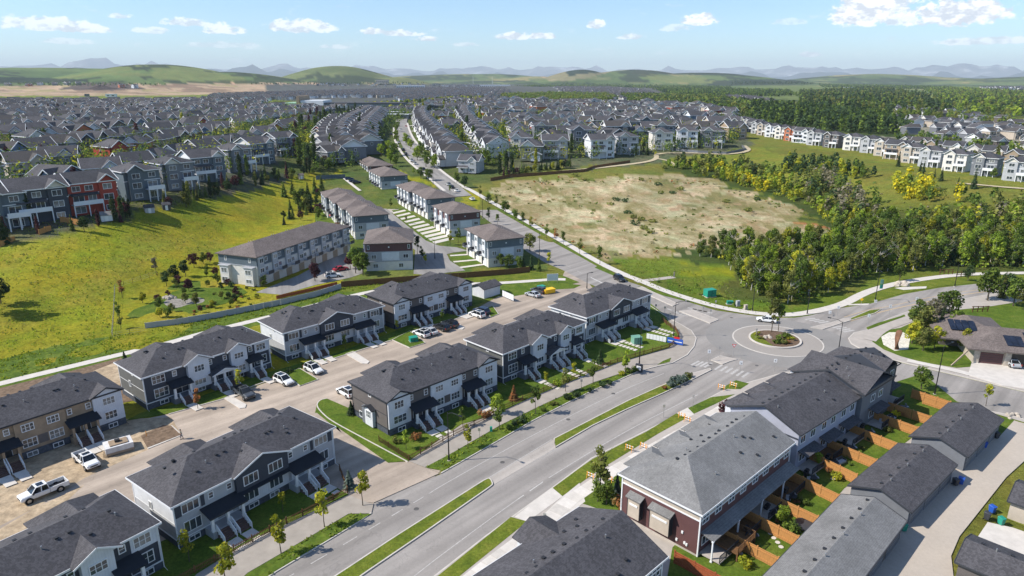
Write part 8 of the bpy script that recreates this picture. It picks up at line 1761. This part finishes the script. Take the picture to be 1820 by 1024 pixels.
vinyl('long pale grey panel fence above the weedy strip', [(259,585),(320,577),(371,568),(437,555),(500,542),(560,528),(607,513)], 'white' if False else 'lgrey', 1.5)
vinyl('brown wooden fence between the brown-roofed blocks and the grass strip', [(607,511),(680,505),(740,500),(830,494),(905,488),(942,484)], 'woodb', 1.7); vinyl('short brown fence above the pale panel fence', [(492,532),(545,520),(600,507)], 'wood2', 1.0)
vinyl('long dark wood fence below the houses above the bare slope', [(872,322),(905,316),(960,312),(1040,306),(1055,300),(1120,290)], 'woodb', 1.8); vinyl('dark garden wall rounding the white houses', [(1198,268),(1240,273),(1290,275),(1325,268),(1318,261)], 'dgrey', 1.8); vinyl('white garden wall stepping down beside the steep-gabled house', [(1196,258),(1206,269)], 'white', 1.8); vinyl('teal fence at the top of the lane by the meadow', [(562,320),(590,318),(614,317)], 'teal', 2.2)
for pts, lb in (([(0,440),(28,428)], 'orange cedar fence at the left edge of the meadow'), ([(70,418),(92,410)], 'orange cedar fence corner left of the red house'), ([(108,395),(142,402)], 'orange cedar fence beside the red house')): vinyl(lb, pts, 'wood', 1.8, 'cedar_fence')
def wire(label, pts):
    P = [T(*q) for q in pts]; root = thing('wire_fence', label, 'fence', P[0])
    for a, b in zip(P[:-1], P[1:]):
        n = max(1, round(math.dist(a[:2], b[:2])/3)); 
        for i in range(n): x, y = lerp(a[0],b[0],i/n), lerp(a[1],b[1],i/n); link('post', cached('wpost', lambda: MB().tube([(0,0,-.2),(0,0,1.5)],[.05,.05],6).mesh('post', M['woodb'])), root, (x-P[0][0], y-P[0][1], H(x,y)-P[0][2]))
        for zz in (.5, 1.0, 1.4): MB().bar((a[0]-P[0][0],a[1]-P[0][1],a[2]-P[0][2]+zz), (b[0]-P[0][0],b[1]-P[0][1],b[2]-P[0][2]+zz), .03).build('wire', M['galv'], root)
wire('wire fence on wooden posts between the meadow and the garden', [(280,490),(205,515),(203,560),(200,602),(262,590)])
# stepping stones and walks from each stair to the path
for root, spots, typ in TH:
    for sx in spots:
        a = Vector(loc2w(root, sx, -WD/2-3.7)); d = Vector(loc2w(root, sx, -WD/2-12))-a; d.normalize(); front = root in [t_[0] for t_ in TH[:5]]
        w = link('garden_path', None, kind='structure'); ang = math.atan2(d.y, d.x)
        link('landing_slab', cached('land', lambda: MB().box(0,1.6,-.8,.8,0,.08).mesh('landing_slab', M['walk'])), w, (a.x, a.y, .12), ang)
        for k_ in range((1, 1, 3, 4, 5)[[t_[0] for t_ in TH].index(root)] if front else 0):
            p = a+d*(1.95+k_*.92); link('paving_slab', cached('step', lambda: MB().box(0,.68,-.5,.5,0,.07).mesh('paving_slab', M['walk'])), w, (p.x, p.y, .125), ang)
        if not front: p = a+d*1.62; link('paving_slab', cached('wslab', lambda: MB().box(0,1.6,-.7,.7,0,.06).mesh('paving_slab', M['walk'])), w, (p.x, p.y, .12), ang)
# ---------------------------------------------------------------- odd things
def pallet():
    x, y, z = T(212, 800); r = thing('material_stack', 'white wrapped stack of building material with plywood on top beside the white pickup', 'building materials', (x, y, z+.04), R(38)); MB().box(-1.9,1.9,-1.4,1.4,.12,1.35).build('wrapped_crate', M['sheath'], r); MB().box(-1.2,1.3,-1.0,.9,1.35,1.5).build('sheets', M['osb'], r); MB().box(-1.9,1.9,-1.44,-1.4,.1,.5).build('skid', M['tan'], r); MB().box(-.4,.3,-.3,.3,1.5,1.85).build('toolbox', M['metal'], r)
    for k_ in range(7): MB().box(-2.3+k_*.12, -2.25+k_*.12, -1.3+.35*k_, -1.1+.35*k_, 0, .7+.1*(k_ % 2)).build('timber_offcut', M['tan'], r)
pallet()
def rocks(px, py, n, sp, s0, s1, label, mat='rock', group=None):
    for i in range(n):
        x, y, z = T(px+rnd.uniform(-sp,sp), py+rnd.uniform(-sp,sp)*.35); mb = MB(); g = random.Random(i*5+int(px)); s_ = rnd.uniform(s0,s1); nn = 7
        for j in range(4):
            for k_ in range(nn): a = k_*6.283/nn; f = (1,1.05,.75,.2)[j]*g.uniform(.8,1.15); mb.v.append((math.cos(a)*f*s_, math.sin(a)*f*s_*.8, s_*(-.3,.25,.65,.85)[j]))
        for j in range(3):
            for k_ in range(nn): mb.f.append((j*nn+k_, j*nn+(k_+1)%nn, (j+1)*nn+(k_+1)%nn, (j+1)*nn+k_)); mb.m.append(0)
        mb.f.append(tuple(3*nn+k_ for k_ in range(nn))); mb.m.append(0); link('boulder', mb.mesh('boulder', M[mat]), None, (x, y, z+.15), rnd.random()*6, label, 'boulder', group)
rocks(1601, 506, 9, 9, .5, 1.1, 'grey boulder heaped under the green tree by the path', group='boulders by the curved path'); rocks(1362, 600, 7, 8, .3, .6, 'pale boulder on the roundabout island', group='boulders on the roundabout island'); rocks(300, 532, 12, 14, .3, .7, 'boulder on the edge of the gravel pond', group='boulders round the gravel pond'); rocks(1800, 742, 8, 14, .3, .6, 'pale boulder beside the side street verge', group='boulders by the side street'); rocks(1690, 592, 8, 10, .4, .8, 'boulder in the grove beside the brown roof', group='boulders in the grove')
def sculpture():
    x, y, z = T(1594, 622); r = thing('sculpture', 'tall twisted rust-brown sculpture on the gravel bed', 'sculpture', (x, y, z+.17), .4); mb = MB(); n = 10
    for j in range(13):
        t_ = j/12; a0 = t_*2.2; w = .75*(1-.35*abs(t_-.35))*(1 if j < 12 else .7)
        for k_ in range(n): a = k_*6.283/n; px_, py_ = math.cos(a)*w, math.sin(a)*w*.45; mb.v.append((px_*math.cos(a0)-py_*math.sin(a0)-.5*math.sin(t_*3), px_*math.sin(a0)+py_*math.cos(a0), t_*4.3))
    for j in range(12):
        for k_ in range(n): mb.f.append((j*n+k_, j*n+(k_+1)%n, (j+1)*n+(k_+1)%n, (j+1)*n+k_)); mb.m.append(0)
    mb.f.append(tuple(12*n+k_ for k_ in range(n))); mb.m.append(0); mb.build('steel_ribbon', M['rust'], r)
sculpture()
def frames(px, py, label):
    x, y, z = T(px, py); r = thing('timber_frame', label, 'wooden frame', (x, y, z), R(5), 'timber frames by the path')
    for i in range(4): MB().box(i*1.3-.08, i*1.3+.08, -.08, .08, 0, 1.7).build('post', M['woodb'], r)
    for z_ in (.8, 1.5): MB().box(-.3, 4.2, -.06, .06, z_, z_+.16).build('beam', M['woodb'], r)
frames(1670, 489, 'brown timber frame left on the path above the curved road'); frames(1700, 493, 'brown timber frame right, beside the dark round bush'); frames(1728, 556, 'brown timber frame on the path behind the modern house')
def signs_lot():
    a = G(893, 528); b = G(913, 537); r = thing('panel_sign', 'row of white information panels at the corner of the parking lot', 'sign', (a[0], a[1], .05), math.atan2(b[1]-a[1], b[0]-a[0])); L_ = math.dist(a, b)
    for i in range(5): MB().box(i*L_/5+.05, (i+1)*L_/5-.05, -.04, .04, .3, 1.8).build('panel', M['white'], r); MB().box(i*L_/5-.03, i*L_/5+.03, -.05, .05, 0, 1.8).build('post', M['galv'], r)
    a = G(982, 503); r = thing('sign_board', 'large white sign board beside the lot entrance', 'sign', (a[0], a[1], .05), R(10)); MB().box(-1.6,1.6,-.05,.05,.7,2.6).build('panel', M['white'], r)
    for x in (-1.4,1.4): MB().box(x-.06,x+.06,.051,.15,0,2.6).build('post', M['tan'], r)
    a = G(975, 521); r = thing('yellow_container', 'yellow-topped container on the lot beside the white board', 'container', (a[0], a[1], .05), R(30)); MB().box(-1.6,1.6,-.9,.9,.1,1.1).build('body', M['yellow'], r); MB().box(-1.65,1.65,-.95,.95,1.1,1.2).build('lid', M['yellow'], r)
    a = G(962, 517); r = thing('green_container', 'green container between the grey SUV and the yellow one', 'container', (a[0], a[1], .05), R(30)); MB().box(-.9,.9,-.8,.8,.1,1.3).build('body', M['green'], r); MB().box(-.95,.95,-.85,.85,1.3,1.4).build('lid', M['green'], r)
    # sales banner in the last garden: white letters-high panels and a blue and red panel
    a = G(1149, 603); r = thing('sales_banner', 'white, blue and red sales banner low on the lawn of the last garden', 'banner', (a[0], a[1], .14), R(-32))
    for i in range(6): MB().box(i*.75, i*.75+.68, -.05, .05, .1, 1.0+.25*((i*3) % 3 == 0)).build('panel', M['white'], r)
    MB().box(4.7, 8.2, -.06, .06, .15, 1.35).build('panel', M['bluep'], r); MB().box(6.2, 7.4, -.07, .07, 1.36, 1.75).build('panel', M['redp'], r); MB().box(4.9, 8.0, -.075, -.06, .6, .8).build('lettering_strip', M['white'], r)
    a = G(1131, 661); r = thing('sign_box', 'black and white square sign box beside the boulevard lamp post', 'sign', (a[0]+.5, a[1], .15), R(-30)); MB().box(-.7,.7,-.25,.25,0,1.5).build('frame', M['charc'], r); MB().box(-.45,.45,-.27,-.25,.3,1.2).build('panel', M['white'], r)
    x, y, z = T(886, 768); r = thing('pedestal', 'small green and white utility marker on the west verge', 'utility marker', (x-1.2, y, .15)); MB().box(-.2,.2,-.2,.2,0,.8).build('post', M['green'], r)
    x, y, z = T(336, 418); r = thing('umbrella', 'red garden umbrella behind the stepped brown roof', 'umbrella', (G(592,392)[0], G(592,392)[1], 0)); q = MB(); n = 8
    q.v = [(0,0,2.8)]+[(1.5*math.cos(a*6.283/n), 1.5*math.sin(a*6.283/n), 2.2) for a in range(n)]; q.f = [(0,1+i,1+(i+1)%n) for i in range(n)]; q.m = [0]*n; q.build('canopy', M['pink'], r); MB().tube([(0,0,0),(0,0,2.8)],[.04,.04],6).build('pole', M['galv'], r)
signs_lot()
# sheds by the meadow
for px, py, mt, rf_, w, lb in ((296,373,'charc','roofc',2.6,'small dark garden shed with a white door on the meadow edge'), (266,378,'lgrey','roofd',3.0,'low grey garden shed left of the dark shed'), (535,318,'beige','roofb',2.4,'little pale playhouse before the willow'), (190,392,'whites','roofg',3.2,'white garden shelter beside the pink cloth')):
    x, y, z = T(px, py); r = thing('garden_shed', lb, 'shed', (x, y, z), R(35)); MB().box(-w/2,w/2,-w/2,w/2,0,2.0).build('wall', M[mt], r); q = MB(); hip_roof(q, -w/2-.2, w/2+.2, -w/2-.2, w/2+.2, 2.0, .6, .1, e0=False, e1=False); q.build('roof', M[rf_], r); MB().box(-.5,.4,-w/2-.04,-w/2,.05,1.8).build('door', M['white'], r)
# patio things in the shaded yards
def patio(px, py, kind, ang, label):
    x, y, z = T(px, py); z += .17
    if kind == 'table':
        r = thing('patio_table', label, 'table', (x, y, z), ang); MB().tube([(0,0,.68),(0,0,.74)],[.6,.6],14).build('tabletop', M['metal'], r)
        for i in range(4): a = i*1.57+.7; MB().tube([(math.cos(a)*.15,math.sin(a)*.15,.68),(math.cos(a)*.45,math.sin(a)*.45,0)],[.025,.025],6).build('leg', M['metal'], r)
    elif kind == 'chair':
        r = thing('patio_chair', label, 'chair', (x, y, z), ang); MB().box(-.25,.25,-.25,.25,.4,.46).build('seat', M['lgrey'], r); MB().box(-.25,.25,.2,.26,.46,.95).build('backrest', M['lgrey'], r)
        for sx in (-.22,.22):
            for sy in (-.22,.22): MB().box(sx-.02,sx+.02,sy-.02,sy+.02,0,.4).build('leg', M['metal'], r)
    elif kind == 'grill':
        r = thing('barbecue', label, 'barbecue', (x, y, z), ang); MB().box(-.6,.6,-.25,.25,.75,.9).build('shelf', M['metal'], r); loft(MB(), [(-.35,.85,1.15,.25,.2),(.35,.85,1.15,.25,.2)]).build('lid', M['black'], r); MB().box(-.35,.35,-.22,.22,.1,.75).build('cabinet', M['charc'], r)
        for sx in (-.3,.3): MB().tube([(sx,-.2,.08),(sx,.2,.08)],[.08,.08],8).build('wheel', M['black'], r)
    elif kind == 'trampoline':
        r = thing('fire_table', label, 'table', (x, y, z), ang); MB().tube([(0,0,.3),(0,0,.42)],[1.3,1.3],20).build('round_top', M['charc'], r); MB().tube([(0,0,.0),(0,0,.3)],[1.1,1.1],16).build('base', M['dark'], r)
    elif kind == 'sofa':
        r = thing('garden_sofa', label, 'sofa', (x, y, z), ang); MB().box(-.95,.95,-.4,.4,.15,.42).build('seat', M['lgrey'], r); MB().box(-.95,.95,.3,.45,.42,.85).build('backrest', M['charc'], r); MB().box(-1.05,-.95,-.4,.45,.15,.62).build('armrest', M['charc'], r); MB().box(.95,1.05,-.4,.45,.15,.62).build('armrest', M['charc'], r)
yards = [(1355,965),(1392,925),(1425,895),(1462,862),(1500,835),(1530,808),(1562,780),(1590,757),(1622,735)]
for i, (px, py) in enumerate(yards):
    w = '%s yard from the bottom' % ordn(i)
    patio(px-18, py-4, 'table', 0, 'round metal patio table in the '+w)
    for k_ in range(2): patio(px-25+14*k_, py-1-6*k_, 'chair', R(90*k_), 'grey patio chair %s of the table in the %s' % (('left', 'right')[k_], w))
    patio(px-30, py-14, 'grill', R(45), 'black barbecue against the wall in the '+w)
    if i % 3 == 1: patio(px-8, py-9, 'sofa', R(30), 'grey garden sofa in the '+w)
patio(1430, 938, 'trampoline', 0, 'round dark low table in the corner of the second yard')
def stepdeck():
    x, y, z = T(1300, 975); r = thing('raised_deck', 'brown raised wooden deck on posts behind the maroon-ended row', 'deck', (x, y, z+.1), R(44)); MB().box(-2,2.4,-1.8,1.8,1.0,1.15).build('floor', M['woodb'], r)
    for sx in (-1.9,2.3):
        for sy in (-1.7,1.7): MB().box(sx-.08,sx+.08,sy-.08,sy+.08,0,2.0).build('post', M['woodb'], r)
    railing(r, (-1.9,-1.75), (2.3,-1.75), 1.15, .9, 'woodb'); railing(r, (2.35,-1.7), (2.35,1.7), 1.15, .9, 'woodb')
stepdeck()
for i, (px, py) in enumerate([(1369,950),(1375,958),(1382,966),(1388,974),(1316,985),(1322,995),(1328,1003),(1480,893-40)]):
    x, y, z = T(px, py); link('stepping_stone', cached('sst', lambda: MB().tube([(0,0,0),(0,0,.05)],[.33,.3],8).mesh('stepping_stone', M['walk'])), None, (x, y, .15), 0, 'flat round stepping stone on the lawn of the back yards', 'stepping stone', 'stepping stones in the back yards')
# ---------------------------------------------------------------- person
def person(px, py, face, label, shirt=(.25,.27,.2), trousers=(.2,.2,.22), h=1.76):
    x, y, z = T(px, py); r = thing('person', label, 'person', (x, y, z+.05), face); s = h/1.76
    def skin(name, verts, edges, rad, mat, root=0):
        me = bpy.data.meshes.new(name); me.from_pydata([tuple(c_*s for c_ in v) for v in verts], edges, []); me.materials.append(mat); o = link(name, me, r); md = o.modifiers.new('skin', 'SKIN'); md.use_smooth_shade = True
        for i, q in enumerate(rad): me.skin_vertices[0].data[i].radius = ((q[0] if isinstance(q, tuple) else q)*s, (q[1] if isinstance(q, tuple) else q)*s)
        me.skin_vertices[0].data[root].use_root = True; sb = o.modifiers.new('sub', 'SUBSURF'); sb.levels = sb.render_levels = 1; return o
    sk = flat('skin', (.42,.25,.17), .6, .3, var=.05)
    # facing +x: body skin
    V = [(0,0,.95),(0,.0,1.2),(.0,0,1.42),(.02,0,1.52),(.03,0,1.62),(.04,0,1.72),
         (0,.19,1.42),(-.03,.26,1.14),(.1,.27,.92),(0,-.19,1.42),(.06,-.26,1.15),(.22,-.25,.96),
         (0,.1,.92),(.13,.1,.5),(.05,.1,.08),(.2,.1,.04),(0,-.1,.92),(-.04,-.1,.5),(-.25,-.1,.12),(-.12,-.1,.04)]
    E_ = [(0,1),(1,2),(2,3),(3,4),(4,5),(2,6),(6,7),(7,8),(2,9),(9,10),(10,11),(0,12),(12,13),(13,14),(14,15),(0,16),(16,17),(17,18),(18,19)]
    skin('body', V, E_, [(.12,.15),(.12,.14),(.11,.16),.055,.095,.07,.06,.045,.035,.06,.045,.035,.085,.06,.045,.04,.085,.06,.045,.04], sk)
    V = [(0,0,.98),(0,0,1.2),(0,0,1.42),(0,.19,1.42),(-.03,.26,1.16),(0,-.19,1.42),(.06,-.26,1.17)]; skin('shirt', V, [(0,1),(1,2),(2,3),(3,4),(2,5),(5,6)], [(.14,.17),(.14,.16),(.13,.17),.08,.065,.08,.065], flat('shirt_cloth', shirt, .9, .1, var=.1))
    V = [(0,0,.98),(0,.1,.9),(.13,.1,.5),(.05,.1,.12),(0,-.1,.9),(-.04,-.1,.5),(-.24,-.1,.16)]; skin('trousers', V, [(0,1),(1,2),(2,3),(0,4),(4,5),(5,6)], [(.14,.16),.105,.08,.065,.105,.08,.065], flat('trouser_cloth', trousers, .9, .1, var=.1))
    MB().tube([(.03,0,1.60),(.03,0,1.70),(.03,0,1.78)], [.115,.12,.04], 10).build('cap', M['charc'], r)
    for hx, hy, hz_ in ((.1,.27,.9), (.22,-.25,.94)):
        m_ = MB(); m_.box(hx-.035, hx+.035, hy-.015, hy+.015, hz_-.08, hz_)
        for k_, L_ in enumerate((.06,.075,.07,.055)): fx = hx-.028+k_*.019; m_.tube([(fx,hy,hz_-.08),(fx,hy+.01,hz_-.08-L_*.6),(fx+.004,hy+.025,hz_-.08-L_)], [.009,.008,.006], 5)
        m_.tube([(hx+.035,hy,hz_-.02),(hx+.06,hy+.02,hz_-.07)], [.011,.008], 5); m_.build('hand', sk, r)
    for sx, sy in ((.1,.1), (-.2,-.1)): MB().add([(sx-.1,sy-.05,0),(sx+.17,sy-.05,0),(sx+.17,sy+.05,0),(sx-.1,sy+.05,0),(sx-.1,sy-.045,.1),(sx+.14,sy-.04,.06),(sx+.14,sy+.04,.06),(sx-.1,sy+.045,.1)], [(0,3,2,1),(4,5,6,7),(0,1,5,4),(1,2,6,5),(2,3,7,6),(3,0,4,7)]).build('shoe', M['charc'], r)
    return r
person(323, 781, R(200), 'person in dark clothes and cap walking past the soil bed')
person(1198, 493, R(90), 'person standing at the end of the short path in the field', (.05,.05,.06), (.04,.04,.05))
x, y, z = T(244, 776); pp = thing('orange_post', 'short orange marker post in the sand beside the wrapped stack', 'marker post', (x+1.5, y, z)); MB().tube([(0,0,0),(0,0,1.0)],[.06,.06],6).build('post', M['orangep'], pp)
